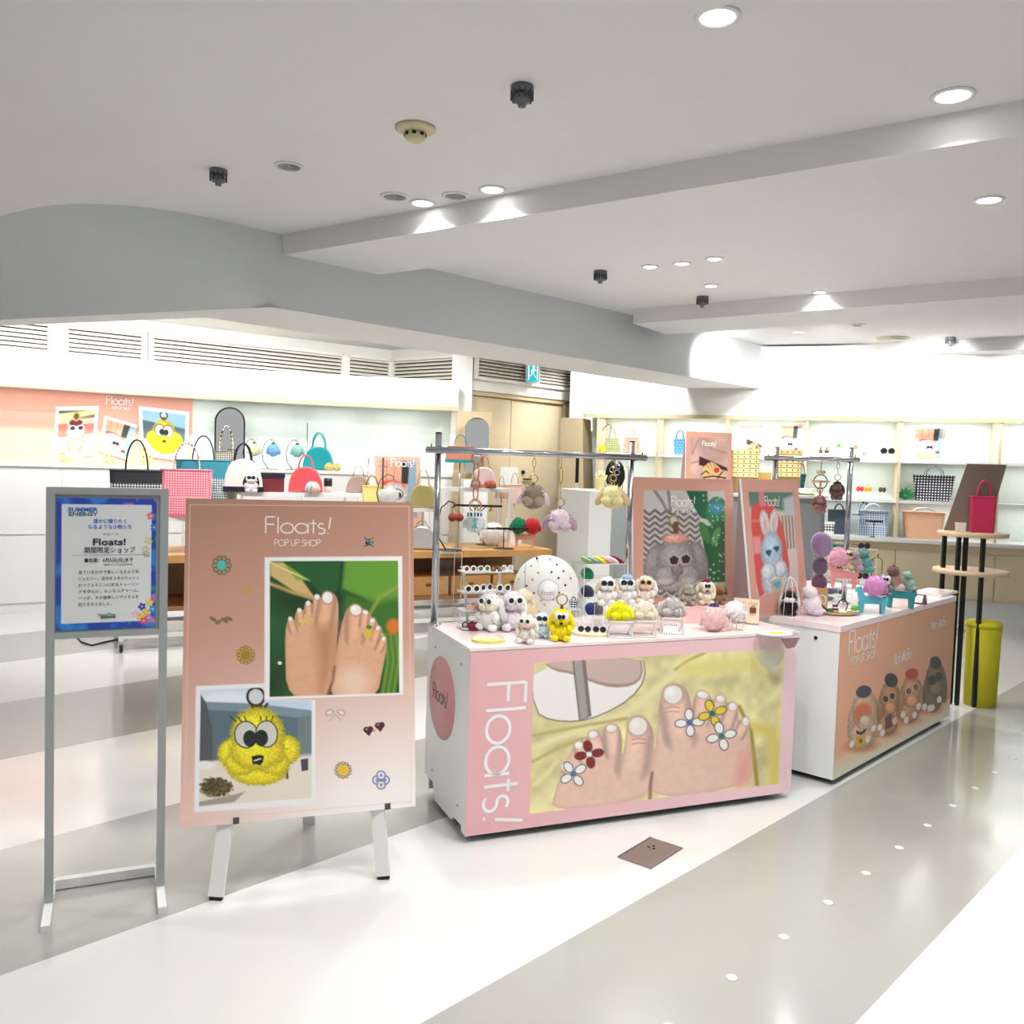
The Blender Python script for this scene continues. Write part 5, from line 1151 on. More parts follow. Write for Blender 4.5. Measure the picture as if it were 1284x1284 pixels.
for k, (yy, r) in enumerate(((575, .022), (592, .034), (607, .018), (618, .03), (634, .026))):
    q = R1(595, yy); tt = MB().tube([(math.cos(a)*r*(1 if k % 2 == 0 else .35), math.sin(a)*r*.35*(k % 2), math.sin(a)*r*1.1) for a in (2*PI*i/16 for i in range(16))], .0035, 6, closed=True).build('wooden_ring', mat('copper_wood', (190, 122, 84), .4), t)
    tt.location = Vector((0, 0, q.z-t.location.z))
for k, (dx, c) in enumerate(((-9, (30, 130, 150)), (-5, (30, 40, 60)), (0, (30, 130, 150)), (4, (30, 40, 60)), (8, (30, 130, 150)))):
    MB().cbox((dx*.0034, -.062, .082), (.008, .004, .016)).build('letter_bead', mat('bead_%d' % k, c, .4), t)
o = MB().prism([(-.012, .02), (.012, .02), (.0, .075)], -.066, -.060).build('tassel', mat('jade_tassel', (90, 190, 180), .6), t)
MB().tube([(0, -.03, R1(595, 566).z-p.z+.09), (0, 0, R1(595, 575).z-t.location.z+.02), (0, 0, R1(595, 575).z-t.location.z)], .002, 5).build('hook', m_gold, t)

# sunglasses stand: white tiers
pg, s = on_top(607, 787, C1H); sw, sh_ = 66*s, 76*s
t = thing('sunglasses_stand', 'white four-tier wire stand of round sunglasses on the wagon', 'display stand', pg, C1A); zt = [.01, .085, .165, .255]
for sx in (-1, 1):
    MB().bar((sx*sw*.30, .02, 0), (sx*sw*.38, .05, .27), .012, .008).build('upright', m_whmetal, t)
for z in zt: MB().box(-sw/2, sw/2, -.05, .045, z-.006, z).build('tier', m_whmetal, t); MB().box(-sw/2, sw/2, -.052, -.05, z-.006, z+.006).build('tier_lip', acrylic(), t)
def on_sg(u, k): q = Matrix.Translation(pg) @ Matrix.Rotation(C1A, 4, 'Z') @ Vector((u, -.015, zt[k])); return q
m_wf = mat('white_plastic', (245, 243, 240), .3); m_pf = mat('pink_plastic', (240, 190, 180), .3); m_plens = mat('pink_lens', (228, 160, 150), .15); m_brl = mat('brown_lens', (120, 70, 50), .15); m_bf = mat('black_plastic', (30, 28, 30), .3)
for u, k, rm, ln, shp, lb in ((-.085, 3, m_wf, m_brl, 'round', 'white round sunglasses at the left of the top tier'), (-.02, 3, m_wf, mat('green_lens', (110, 110, 80), .15), 'round', 'white round sunglasses with olive lenses on the top tier'), (.04, 3, m_bf, mat('orange_lens', (200, 110, 80), .15), 'round', 'black framed sunglasses with orange lenses on the top tier'), (.09, 3, m_wf, mat('clear_lens', (200, 190, 180), .15), 'round', 'white sunglasses with pale lenses at the right of the top tier'),
    (-.072, 2, m_wf, None, 'round', 'white sunglasses with dark round lenses at the left of the second tier'), (.075, 2, m_wf, None, 'round', 'white sunglasses with dark round lenses at the right of the second tier'), (-.066, 1, m_pf, m_plens, 'round', 'pale pink round sunglasses on the third tier'), (-.01, 1, m_bf, None, 'round', 'small black sunglasses beside the pale pink pair'),
    (-.03, 0, m_wf, mat('red_lens', (150, 40, 50), .15), 'heart', 'white heart shaped sunglasses with red lenses on the bottom tier'), (-.085, 0, m_bf, mat('clear_lens'), 'round', 'black rimmed clear glasses at the left of the bottom tier')):
    sunglasses(lb, on_sg(u, k), .036 if k == 2 else .03, C1A+facing(pg)*.3, rm, ln, shp, 'sunglasses on the white wire stand')
q = on_sg(.0, 2); q.z += .02; q += v1*.03; sunglasses('white sunglasses with dark lenses set higher in the middle of the second tier', q - Vector((0, 0, .02)), .036, C1A+.3, m_wf, None, 'round', 'sunglasses on the white wire stand')
beret('dark red knitted mini hat on the bottom tier of the sunglasses stand', on_sg(-.062, 0)-v1*.03, .06, 0, (130, 22, 40), up=.5)
# tall clear case
pc, s = on_top(560, 784, C1H); acr_box('tall clear acrylic case at the left end of the toe ring wagon', pc+v1*.02, .105, .10, .33, C1A, name='acrylic_case', cat='display case')
GA = 'fluffy animal charms set out on the wagons'
DK = mat('dark_lens')
pl('white rabbit charm in dark glasses leaning on the sunglasses stand', 614, 790, 50, col=(246, 244, 240), belly=(244, 232, 206), ear=(248, 246, 244), gl=(m_wf, DK), rz=-.5)
pl('lilac white rabbit charm in dark glasses beside the white one', 641, 790, 52, col=(228, 222, 228), ear=(244, 242, 244), belly=(214, 200, 208), gl=(m_wf, DK), rz=.3)
pl('tan fluffy rabbit charm seen from behind beside the round jewel board', 659, 785, 47, col=(226, 206, 170), ear=(232, 216, 186), style='stack')
# round jewel board
pd, s = on_top(690, 781, C1H); pd += v1*.05; R_ = 41*pd.y/CF
t = thing('jewel_board', 'large white round board pinned with tiny toe rings and pins', 'jewellery display', pd, facing(pd)*.6+C1A*.25); t.rotation_euler.x = math.radians(-8)
MB().lathe([(0, -.005), (R_, -.005), (R_*1.01, 0), (R_, .005), (0, .005)], (0, 0, R_*1.02), 56, 'y').build('disc', mat('white_card', (236, 236, 234), .5), t)
lb_ = MB().lathe([(0, -.0095), (R_*.32, -.0095), (R_*.32, -.005)], (R_*.05, 0, R_*.95), 36, 'y').build('centre_label', m_wprint, t); MB().tube([(R_*.05+R_*.32*math.cos(a), -.009, R_*.95+R_*.32*math.sin(a)) for a in (2*PI*i/30 for i in range(30))], .0012, 5, closed=True).build('label_edge', m_gray, lb_)
lettering('lettering', 'Floats!', (R_*.05-.032, -.0105, R_*.80), (1, 0, 0), (0, 0, 1), .020, .0018, mat('grey_ink', (140, 144, 146), .6), lb_)
MB().box(-R_*.68, -R_*.665, -.007, -.004, R_*.25, R_*1.75).build('fold_line', m_gray, t)
for (zx, zy, c) in ((338, 92, (50, 50, 60)), (497, 97, (200, 180, 180)), (275, 186, (226, 196, 60)), (577, 165, (120, 130, 140)), (357, 265, (214, 160, 80)), (515, 254, (90, 100, 104)), (658, 240, (214, 70, 50)), (197, 256, (200, 190, 120)), (128, 342, (214, 176, 90)), (600, 322, (40, 50, 56)), (745, 322, (190, 176, 80)), (293, 349, (226, 140, 120)), (680, 405, (60, 56, 30)), (222, 422, (70, 74, 60)), (313, 505, (170, 40, 40)), (608, 494, (170, 70, 60)), (150, 508, (120, 130, 124)), (545, 577, (190, 180, 176)), (240, 597, (196, 170, 150)), (400, 590, (220, 186, 130)), (440, 640, (220, 190, 120))):
    x = 640+zx/9.17; y = 690+zy/9.17; MB().lathe([(0, -.010), (.0045, -.009), (.0058, -.005)], ((x-690)*s, 0, R_*1.02+(738-y)*s), 7, 'y').build('pin', mat('pin_%d_%d_%d' % c, c, .3, .2), t)
mbk = MB(); mbk.add([(-.06, .006, 0), (.06, .006, 0), (.05, .09, 0), (-.05, .09, 0), (-.02, .008, R_*1.3), (.02, .008, R_*1.3), (.02, .012, R_*1.3), (-.02, .012, R_*1.3)], [(0,3,2,1),(4,5,6,7),(0,1,5,4),(1,2,6,5),(2,3,7,6),(3,0,4,7)]); mbk.build('strut', m_white, t)
# front row
pl('pink faced cream rabbit charm in small glasses at the wagon front edge', 660, 806, 38, col=(250, 236, 226), belly=(248, 206, 188), gl=(m_wf, DK), rz=-.3)
pl('sky blue and white rabbit charm between the pink one and the yellow one', 679, 799, 33, col=(206, 226, 248), ear=(246, 248, 252), belly=(236, 242, 250), gl=(m_bf, DK))
pl('bright yellow big-eyed fluffy charm standing at the wagon front', 703, 803, 42, col=(250, 226, 20), eyes=True, style='sit', ring=True)
for x, y, lb in ((675, 770, 'tiny black handbag charm behind the sky blue rabbit charm'), (687, 774, 'tiny black handbag charm behind the yellow big-eyed charm')):
    p, s = on_top(x, y+14, C1H); dome_bag(lb, p, 12*s, 12*s, 6*s, facing(p), mat('black_patent', (30, 26, 28), .2, coat=.4), name='handbag_charm')
p, s = on_top(718, 786, C1H); a = acr_box('small clear stand carrying the navy checked mini bag', p, .05, .045, .085, C1A, name='acrylic_stand')
tote('navy checked mini bag on a small clear stand before the jewel board', p+Vector((0, 0, .0855)), .042, .034, .02, facing(p), [(1, weave('navy_check', (30, 40, 70), (225, 235, 240), 'checker', 130))], mat('navy_cord', (34, 40, 66), .5), hr=.0018, name='mini_bag', cat='handbag')
def pouch(label, x, y, wpx, dpx, col, glc=True, z=C1H):
    p, s = on_top(x, y, z); t = thing('flat_pouch', label, 'pouch', p, facing(p)); MB().lathe([(0, 0), (wpx*s*.48, 0), (wpx*s*.5, .006), (wpx*s*.42, .014), (0, .018)], n=26, sy=.62).build('body', fmat(col), t)
    MB().tube([(wpx*s*.47*math.cos(a), wpx*s*.30*math.sin(a), .008) for a in (2*PI*i/24 for i in range(24))], .0022, 5, closed=True).build('piping', m_gold, t); return t, p, s
t, p, s = pouch('flat cream oval pouch lying with black glasses on it near the front', 741, 797, 46, 16, (250, 246, 206))
for dx, lb in ((-.03, 'pair of black round glasses lying on the cream oval pouch, left one'), (.035, 'pair of black round glasses lying on the cream oval pouch, right one')):
    q = p+Vector((dx, -.01, .018)); g = thing('sunglasses', lb, 'sunglasses', q, facing(p)); f_ = glasses(g, -.0, .012, .011, .015, m_bf, None, 'round', 'frame', temples=.02)
pouch('flat white and yellow pouch at the front left corner of the wagon', 612, 805, 44, 12, (250, 238, 150))
# price card
p, s = on_top(841, 796, C1H); t = thing('price_card', 'small white card with a black dashed border near the front edge', 'card', p, facing(p)+.1); mb = MB(); mb.add([(-.033, 0, 0), (.033, 0, 0), (.03, .02, .043), (-.03, .02, .043), (-.033, .034, 0), (.033, .034, 0), (.03, .024, .043), (-.03, .024, .043)], [(0,1,2,3),(4,7,6,5),(0,3,7,4),(1,5,6,2),(2,6,7,3),(0,4,5,1)]); mb.build('folded_card', m_wprint, t)
for k in range(6):
    MB().cbox((-.025+.01*k, .0175, .040), (.004, .003, .005)).build('border_mark', m_ink, t); MB().cbox((-.028+.011*k, -.0005+.001, .0035), (.004, .003, .005)).build('border_mark', m_ink, t)
# beret shelf
pb_, s = on_top(757, 778, C1H); pb_ += v1*.06; s = pb_.y/CF
acr_tower('clear acrylic shelf of coloured berets beside the jewel board', pb_, 60*s, .13, [.03*1.0, .115, .20, .272], C1A, name='acrylic_shelf')
TB = Matrix.Translation(pb_) @ Matrix.Rotation(C1A, 4, 'Z')
for k, (c, lb) in enumerate((((150, 196, 110), 'leaf green mini beret at the left of the top beret shelf'), ((150, 180, 196), 'dusty blue mini beret second on the top beret shelf'), ((244, 232, 40), 'yellow mini beret third on the top beret shelf'), ((240, 176, 160), 'pink mini beret fourth on the top beret shelf'), ((246, 236, 232), 'white mini beret fifth on the top beret shelf'), ((130, 20, 44), 'dark red mini beret at the right of the top beret shelf'))):
    beret(lb, TB @ Vector((-.085+.034*k, -.02+.012*(k == 5), .274)), .075, C1A, c, up=0, group='mini berets on the clear shelf').rotation_euler = (0, math.radians(28), C1A)
for u, z, c, lb in ((-.07, .20, (20, 120, 76), 'emerald mini beret on the second beret shelf'), (-.065, .115, (44, 46, 66), 'navy mini beret on the third beret shelf'), (-.04, .03, (40, 46, 110), 'royal blue mini beret on the bottom beret shelf'), (-.01, .03, (66, 50, 60), 'plum mini beret on the bottom beret shelf')):
    beret(lb, TB @ Vector((u, 0, z+.012)), .07, C1A, c, group='mini berets on the clear shelf').rotation_euler = (math.radians(60), 0, C1A)
# second row of charms on a clear riser
pr, s = on_top(792, 786, C1H); pr += v1*.035; s = pr.y/CF; hr_ = 27*s
acr_box('long clear riser under three white capped rabbit charms', pr, 84*s, .085, hr_, C1A)
TR_ = Matrix.Translation(pr) @ Matrix.Rotation(C1A, 4, 'Z')
for u, c, e, kw, lb in ((-.115, (248, 244, 240), (232, 214, 188), dict(gl=(m_bf, DK)), 'white rabbit charm with tan ears in black glasses on the clear riser'), (-.012, (248, 246, 242), (196, 184, 168), dict(gl=(m_bf, DK), cap=(150, 190, 214)), 'white rabbit charm with a powder blue beret on the clear riser'), (.088, (250, 228, 214), (252, 244, 240), dict(gl=(mat('gold_rim', (200, 160, 80), .3, .5), DK), belly=(246, 206, 190)), 'peach and white rabbit charm on the clear riser')):
    q = TR_ @ Vector((u, 0, hr_+.001)); plush(lb, q, 37*s, facing(q), col=c, ear=e, **kw)
# folding chairs with charms
def deckchair(label, p, w, h, rz):
    t = thing('mini_deck_chair', label, 'doll chair', p, rz, 'white mini deck chairs'); r = .0035
    for sx in (-1, 1):
        x = sx*w/2; MB().tube([(x, -.045, 0), (x, .045, h*.95)], r, 6).build('leg', m_whmetal, t); MB().tube([(x*.92, .05, 0), (x*.92, -.05, h*.52)], r, 6).build('leg', m_whmetal, t)
    for y, z in ((-.045, .0), (.05, .0), (-.05, h*.52), (.045, h*.95)): MB().tube([(-w/2, y, z+r), (w/2, y, z+r)], r, 6).build('rail', m_whmetal, t)
    mb = MB(); mb.add([(-w*.44, -.05, h*.52), (w*.44, -.05, h*.52), (w*.44, .0, h*.40), (-w*.44, .0, h*.40), (w*.44, .045, h*.95), (-w*.44, .045, h*.95)], [(0, 1, 2, 3), (3, 2, 4, 5)]); mb.build('sling', mat('white_canvas', (246, 232, 228), .7), t)
for x, y, lb, kw in ((776, 798, 'yellow fluffy charm on the left mini deck chair', dict(col=(252, 240, 20), style='head')), (806, 797, 'cream fluffy charm with a dark red bow on the middle mini deck chair', dict(col=(244, 232, 210), style='head', bow=(90, 30, 40))), (841, 793, 'light grey fluffy charm on the right mini deck chair', dict(col=(196, 192, 186), style='head'))):
    p, s = on_top(x, y, C1H); rz = facing(p)+.15; deckchair({776: 'white mini deck chair holding the yellow charm', 806: 'white mini deck chair holding the cream charm', 841: 'white mini deck chair holding the light grey charm'}[x], p, .10, .13, rz)
    p = p.copy(); q = Matrix.Translation(p) @ Matrix.Rotation(rz, 4, 'Z') @ Vector((0, -.005, .064)); plush(lb, q, .092 if x != 841 else .10, rz, **kw)
MB_tag = thing('paper_tag', 'white square paper tag beside the grey charm on the deck chair', 'tag', WY(850, 750, 4.36), 0); MB().box(-.014, .014, -.001, .001, -.03, .0).build('card', m_wprint, MB_tag).rotation_euler.y = .5; MB().tube([(0, 0, 0), (.0, .0, .03)], .0008, 4).build('string', m_ink, MB_tag); MB_tag.location = WZ(851, 772, C1H)+Vector((0, 0, .03)); MB().box(-.012, .012, -.01, .01, -.03, -.026).build('base', acrylic(), MB_tag)
# pink box with three charms
pk, s = on_top(888, 780, C1H); pk += v1*.03; s = pk.y/CF; hk = 20*s
t = thing('pink_riser', 'pink box riser in front of the grey rabbit poster', 'display riser', pk, C1A); MB().box(-.15, .13, -.05, .06, 0, hk).build('box', mat('pink_card', (244, 200, 196), .5), t); MB().box(-.152, .132, -.052, .062, hk, hk+.003).build('lid', mat('pink_card'), t)
TK = Matrix.Translation(pk) @ Matrix.Rotation(C1A, 4, 'Z')
for u, hpx, kw, lb in ((-.10, 27, dict(col=(172, 164, 152)), 'small grey rabbit charm on the pink box'), (.0, 31, dict(col=(236, 224, 200), cap=(130, 24, 44), eyes=True), 'cream big-eyed charm with a dark red cap on the pink box'), (.075, 26, dict(col=(150, 122, 88), ear=(60, 44, 36), belly=(130, 84, 50)), 'small brown bear charm at the right of the pink box')):
    q = TK @ Vector((u, 0, hk+.004)); plush(lb, q, hpx*s*1.05, facing(q)+.2, **kw)
pl('round pink fluffy charm with a purple cap at the wagon front right', 894, 791, 33, col=(248, 206, 204), style='ball', cap=(50, 40, 110))
p, s = on_top(921, 790, C1H); acr_box('small clear cube under the white pompon charm', p, .06, .05, .035, C1A); plush('large white pompon charm on a small clear cube', p+Vector((0, 0, .036)), 27*s, facing(p), col=(250, 240, 238), style='ball')
# cards with tiny bag charms
for x, y, lb, c in ((932, 782, 'clear card holder with a red heart bag charm', (170, 30, 44)), (948, 784, 'clear card holder with a small brown bag charm', (120, 70, 40))):
    p, s = on_top(x, y, C1H); p += v1*.03; t = thing('card_holder', lb, 'card holder', p, facing(p)); MB().box(-.03, .03, -.003, .0, .006, .12).build('card', mat('kraft_cream', (244, 226, 196), .6), t); MB().box(-.032, .032, -.02, .02, 0, .006).build('base', acrylic(), t); b = MB().box(-.014, .016, -.012, -.003, .055, .08).build('bag_charm', mat('charm_%d' % c[0], c, .3), t); MB().tube(arc((.001, -.008, .08), .009, 0, 180, 8), .0014, 5).build('charm_handle', m_black, b)
    for k in range(4): MB().tube(arc((-.018+.012*k, -.005, .10), .003, 0, 300, 8), .0008, 4).build('earring', m_gold, t)
# oval tray jutting over the corner on its bracket
p, s = on_top(972, 796, C1H); p = p+Vector((0, 0, .002)); t = thing('oval_tray', 'white oval tray with a yellow cloth jutting over the wagon corner', 'tray', p, C1A)
MB().lathe([(0, 0), (.078, 0), (.085, .006), (.08, .007), (.075, .003), (0, .003)], n=30, sy=.75).build('dish', mat('white_melamine', (246, 244, 240), .3), t); MB().lathe([(0, .003), (.04, .003), (.035, .008), (0, .01)], (.015, .01, 0), 14, sy=.5).build('yellow_cloth', fmat((246, 226, 90)), t)
mb = MB(); mb.prism([(-.02, -.004), (.075, -.004), (.05, -.045), (.015, -.05)], -.075, -.06); o = mb.build('bracket', mat('mauve_board'), t)

# ================================================================== GOODS ON THE RABBIT WAGON
def p2(label, x, y, hpx, **kw): return pl(label, x, y, hpx, z=C2H, **kw)
ra2 = on2(.77, .31); rb2 = on2(.77, .76)
rack('short chrome rail rack hung with two charms on the rabbit wagon', rb2, ra2, 1.603, 1.665, .055, .0145, C2H)
BR2 = ra2-u2*.03
def R2(x, y): return WP(x, y, BR2, u2)
p = R2(1049, 627); h = R2(1049, 604).z-p.z; plush('dark brown rabbit charm in a cap hanging from the short rail', p, h, facing(p), col=(120, 92, 84), ear=(104, 78, 72), cap=(40, 36, 40), ring=True, chain=1.603-p.z+.01)
p = R2(1027, 643); h = R2(1027, 620).z-p.z; t = plush('mauve rabbit charm hanging below a big wooden ring on the short rail', p, h, facing(p)+.4, col=(170, 120, 118), ear=(150, 96, 98), style='sit', ring=True)
q = R2(1027, 604).z-p.z; MB().tube([(math.cos(a)*.04, 0, q+math.sin(a)*.04) for a in (2*PI*i/24 for i in range(24))], .003, 6, closed=True).build('large_ring', m_black, t); MB().cbox((0, 0, q+.002), (.11, .012, .012)).build('wooden_bar', mat('pale_wood', (226, 192, 160), .5), t)
MB().tube([(0, 0, q-.0), (0, 0, h)], .006, 6).build('rope', mat('pale_wood'), t); MB().tube([(0, 0, q+.04), (0, 0, 1.603-p.z)], .002, 5).build('cord', m_black, t)
for dx in (-.015, .015): MB().ell((dx, 0, q+.055), (.013, .013, .013), n=8, k=6).build('bead', mat('cream_plastic'), t)
# wire cage with black and white charm
p, s = on_top(989, 772, C2H); t = thing('wire_cage', 'white wire dome cage beside the blue rabbit poster', 'display stand', p, 0)
for k in range(4): a = PI*k/4; MB().tube([(math.cos(a)*.055*math.cos(b), math.sin(a)*.055*math.cos(b), .20*math.sin(b) if b < PI else 0) for b in (PI*i/12 for i in range(13))], .0018, 5).build('rib', m_whmetal, t)
MB().tube([(.055*math.cos(a), .055*math.sin(a), .002) for a in (2*PI*i/24 for i in range(24))], .002, 5, closed=True).build('base_ring', m_whmetal, t); MB().tube([(.05*math.cos(a), .05*math.sin(a), .08) for a in (2*PI*i/24 for i in range(24))], .0015, 5, closed=True).build('hoop', m_whmetal, t)
plush('black and white fluffy charm inside the white wire cage', p+Vector((0, 0, .004)), .13, facing(p), col=(40, 34, 38), belly=(246, 240, 238), ear=(246, 238, 236))
p2('fluffy white and lilac charm beside the wire cage', 1017, 771, 36, col=(246, 230, 234), belly=(230, 206, 226), style='stack')
p, s = on_top(1030, 764, C2H); p += v2*.02; t = thing('earring_card', 'kraft card with white hoop earrings beside the lilac charm', 'jewellery display', p, facing(p)); MB().box(-.048, .048, 0, .004, 0, .115).build('card', mat('kraft_card', (206, 160, 104), .6), t); MB().box(-.048, .048, .005, .03, 0, .006).build('foot', mat('kraft_card'), t)
for dx in (-.02, .02): MB().tube(arc((dx, -.003, .05), .02, 0, 350, 14, ry=.026), .004, 6, closed=True).build('hoop_earring', m_whmetal, t)
# tray with trinkets
p, s = on_top(1053, 770, C2H); tr = thing('oval_tray', 'cream oval plate of trinkets near the corner of the rabbit wagon', 'tray', p, C2A*.4); MB().lathe([(0, 0), (.085, 0), (.118, .016), (.112, .018), (.082, .005), (0, .005)], n=32, sy=.62).build('dish', mat('cream_glaze', (240, 232, 214), .35), tr); MB().tube([(.118*math.cos(a), .118*.62*math.sin(a), .017) for a in (2*PI*i/30 for i in range(30))], .003, 5, closed=True).build('rim', m_gold, tr)
TT = Matrix.Translation(p) @ Matrix.Rotation(C2A*.4, 4, 'Z')
t = thing('lipstick_charm', 'striped black and pink cylinder charm on the trinket plate', 'charm', TT @ Vector((-.035, -.005, .006)), 0)
for k, c in enumerate(((40, 34, 40), (230, 170, 180), (40, 34, 40), (240, 200, 210), (60, 30, 44))): MB().cyl((0, 0, .009*k), (0, 0, .009*k+.009), .017 if k < 4 else .015, 14).build('ring_segment', mat('seg_%d' % k, c, .35), t)
t = thing('bangle', 'thin dark bangle standing on the trinket plate', 'bracelet', TT @ Vector((.03, .02, .006)), .4); MB().tube([(.034*math.cos(a), 0, .034+.034*math.sin(a)) for a in (2*PI*i/24 for i in range(24))], .0028, 6, closed=True).build('hoop', m_black, t)
t = thing('leaf_charm', 'bright green leaf charm on the rim of the trinket plate', 'charm', TT @ Vector((.085, -.01, .018)), 0); furblob(MB(), (0, 0, .014), (.02, .016, .014)).build('leaf', fmat((110, 190, 70)), t)
t = thing('leaf_charm', 'dark green leaf charm left of the striped cylinder charm', 'charm', TT @ Vector((-.065, -.0, .008)), 0); furblob(MB(), (0, 0, .012), (.02, .014, .012)).build('leaf', fmat((60, 110, 60)), t)
t = thing('pen', 'dark slim stick resting on the edge of the trinket plate', 'pen', TT @ Vector((-.10, .0, .016)), 0); MB().tube([(.02, 0, 0), (-.035, .02, .06)], .004, 8).build('barrel', m_black, t)
t = thing('pink_pendant', 'pale pink oval pendant lying on the trinket plate', 'charm', TT @ Vector((.0, -.02, .006)), 0); MB().ell((0, 0, .008), (.022, .014, .008)).build('stone', mat('pale_pink_stone', (246, 220, 216), .2), t)
t = thing('green_strap', 'light green strap lying on the trinket plate', 'strap', TT @ Vector((.045, -.012, .006)), .2); MB().cbox((0, 0, .006), (.04, .012, .012)).build('strap', mat('light_green_leather', (150, 196, 110), .5), t); MB().cbox((.018, 0, .007), (.006, .016, .014)).build('buckle', m_chrome, t)
# clear box, pink animal stand with charms
p, s = on_top(1060, 761, C2H); p += v2*.02; hb = 24*s; acr_box('clear acrylic box under the pink animal stand', p, .165, .09, hb, C2A-.35)
PD = p+Vector((0, 0, hb+.001)); rzd = facing(p)+.05; hd_ = 33*s; dog_stand('pink wooden animal stand on the clear box', PD, hd_, rzd, (244, 160, 160))
TD = Matrix.Translation(PD) @ Matrix.Rotation(rzd, 4, 'Z')
for x, y, z, hpx, kw, lb in ((-.028, -.02, .115, 23, dict(col=(244, 186, 206), style='ball'), 'bubblegum pink pompon charm on the neck of the pink stand'), (.020, .0, .105, 24, dict(col=(246, 224, 170), gl=(m_bf, DK)), 'cream yellow rabbit charm in glasses riding the pink stand'), (.06, .0, .096, 25, dict(col=(190, 166, 172), style='stack'), 'mauve fluffy charm riding the pink stand'), (.105, .03, .085, 30, dict(col=(108, 168, 160), style='stack'), 'teal fluffy charm behind the pink stand'), (-.01, .03, .10, 22, dict(col=(130, 106, 104), cap=(200, 80, 90)), 'grey brown charm with a red cap behind the pink pompon')):
    plush(lb, TD @ Vector((x, y, z+.002)), hpx*s, rzd, **kw)
t = thing('white_tag', 'white cloth tag hanging between the pink and turquoise stands', 'tag', TD @ Vector((.10, -.06, .03)), rzd); MB().box(-.018, .018, -.002, .002, 0, .03).build('cloth', m_wprint, t); MB().tube([(0, 0, .03), (0, .02, .06)], .001, 4).build('thread', m_ink, t)
# turquoise animal stands
for x, y, lb, ch in ((1092, 769, 'turquoise wooden animal stand at the front of the rabbit wagon', (((.012, -.02, .085, 26), dict(col=(226, 160, 214), belly=(244, 196, 230), ear=(214, 140, 204), style='ball', bow=(60, 30, 60)), 'orchid pink curly charm on the front turquoise stand'), ((.065, .03, .08, 29), dict(col=(150, 142, 144), belly=(236, 232, 232), ear=(110, 100, 104), eyes=True), 'grey patchwork big-eyed charm on the front turquoise stand'))),
                     (1128, 762, 'darker turquoise animal stand behind the front one', (((-.035, .0, .085, 30), dict(col=(176, 138, 128), belly=(226, 196, 188), ear=(130, 96, 88), style='stack'), 'brown patchwork charm on the rear turquoise stand'), ((.045, .02, .075, 24), dict(col=(156, 190, 180), style='stack'), 'pale sage fluffy charm on the rear turquoise stand')))):
    p, s = on_top(x, y, C2H); rz = facing(p)+.25; dog_stand(lb, p, 34*s, rz, (96, 190, 210) if x < 1100 else (46, 142, 150)); Tm = Matrix.Translation(p) @ Matrix.Rotation(rz, 4, 'Z')
    for (a, b, c, hpx), kw, l2 in ch: plush(l2, Tm @ Vector((a, b, 34*s*.62+.004)), hpx*s, rz, **kw)
p, s = on_top(1151, 757, C2H); t = thing('price_card', 'small tent card with a dark patterned border at the front of the rabbit wagon', 'card', p, facing(p)-.3); mb = MB(); mb.add([(-.04, -.02, 0), (.04, -.02, 0), (.04, .01, .055), (-.04, .01, .055), (-.04, .035, 0), (.04, .035, 0)], [(0, 1, 2, 3), (3, 2, 5, 4), (0, 3, 4), (1, 5, 2), (0, 4, 5, 1)]); mb.build('folded_card', mat('plum_card', (100, 60, 70), .5), t); mb = MB(); mb.add([(-.028, -.0185, .008), (.028, -.0185, .008), (.028, .0055, .048), (-.028, .0055, .048)], [(0, 1, 2, 3)]); o = mb.build('label', m_wprint, t); o.location = (0, -.004, .002)
# brass bell hanger
p, s = on_top(1122, 742, C2H); p += v2*.12; t = thing('bell_stand', 'slim brass arch stand with a small bell', 'display stand', p, facing(p)); mbr = mat('aged_brass', (120, 96, 50), .35, .8)
MB().tube([(-.03, 0, 0), (-.03, 0, .18)]+arc((0, 0, .18), .03, 180, 0, 10)+[(.03, 0, 0)], .0035, 6).build('arch', mbr, t); MB().ell((0, 0, .222), (.008, .008, .01), n=8, k=6).build('knob', mbr, t); MB().cbox((-.0, 0, .075), (.10, .02, .005)).build('shelf_bar', mbr, t); MB().lathe([(.014, 0), (.011, .012), (.005, .02), (0, .022)], (-.012, 0, .078), 12).build('bell', mat('gold_metal'), t); MB().lathe([(.045, 0), (.045, .004), (0, .004)], (0, 0, 0), 18).build('base_plate', mbr, t)
# clear towers
p, s = on_top(1106, 744, C2H); p += v2*.14; s = p.y/CF; acr_tower('clear acrylic tower of sunglasses at the back of the rabbit wagon', p, 30*s, .09, [.02, .08, .16, .27], C2A-.6, name='acrylic_shelf'); Tm = Matrix.Translation(p) @ Matrix.Rotation(C2A-.6, 4, 'Z')
for k, (z, lb) in enumerate(((.27, 'dark tortoise sunglasses on top of the clear tower'), (.16, 'brown sunglasses on the middle of the clear tower'), (.08, 'black sunglasses on the low shelf of the clear tower'))):
    sunglasses(lb, Tm @ Vector((0, 0, z+.001)), .042, C2A-.6, mat('tortoise', (74, 46, 40), .25) if k != 2 else m_bf)
p, s = on_top(1042, 748, C2H); s = p.y/CF; acr_tower('clear acrylic tower of berets beside the blue rabbit poster', p, 44*s, .12, [.02, .11, .20, .30], C2A-.5, name='acrylic_shelf'); Tm = Matrix.Translation(p) @ Matrix.Rotation(C2A-.5, 4, 'Z')
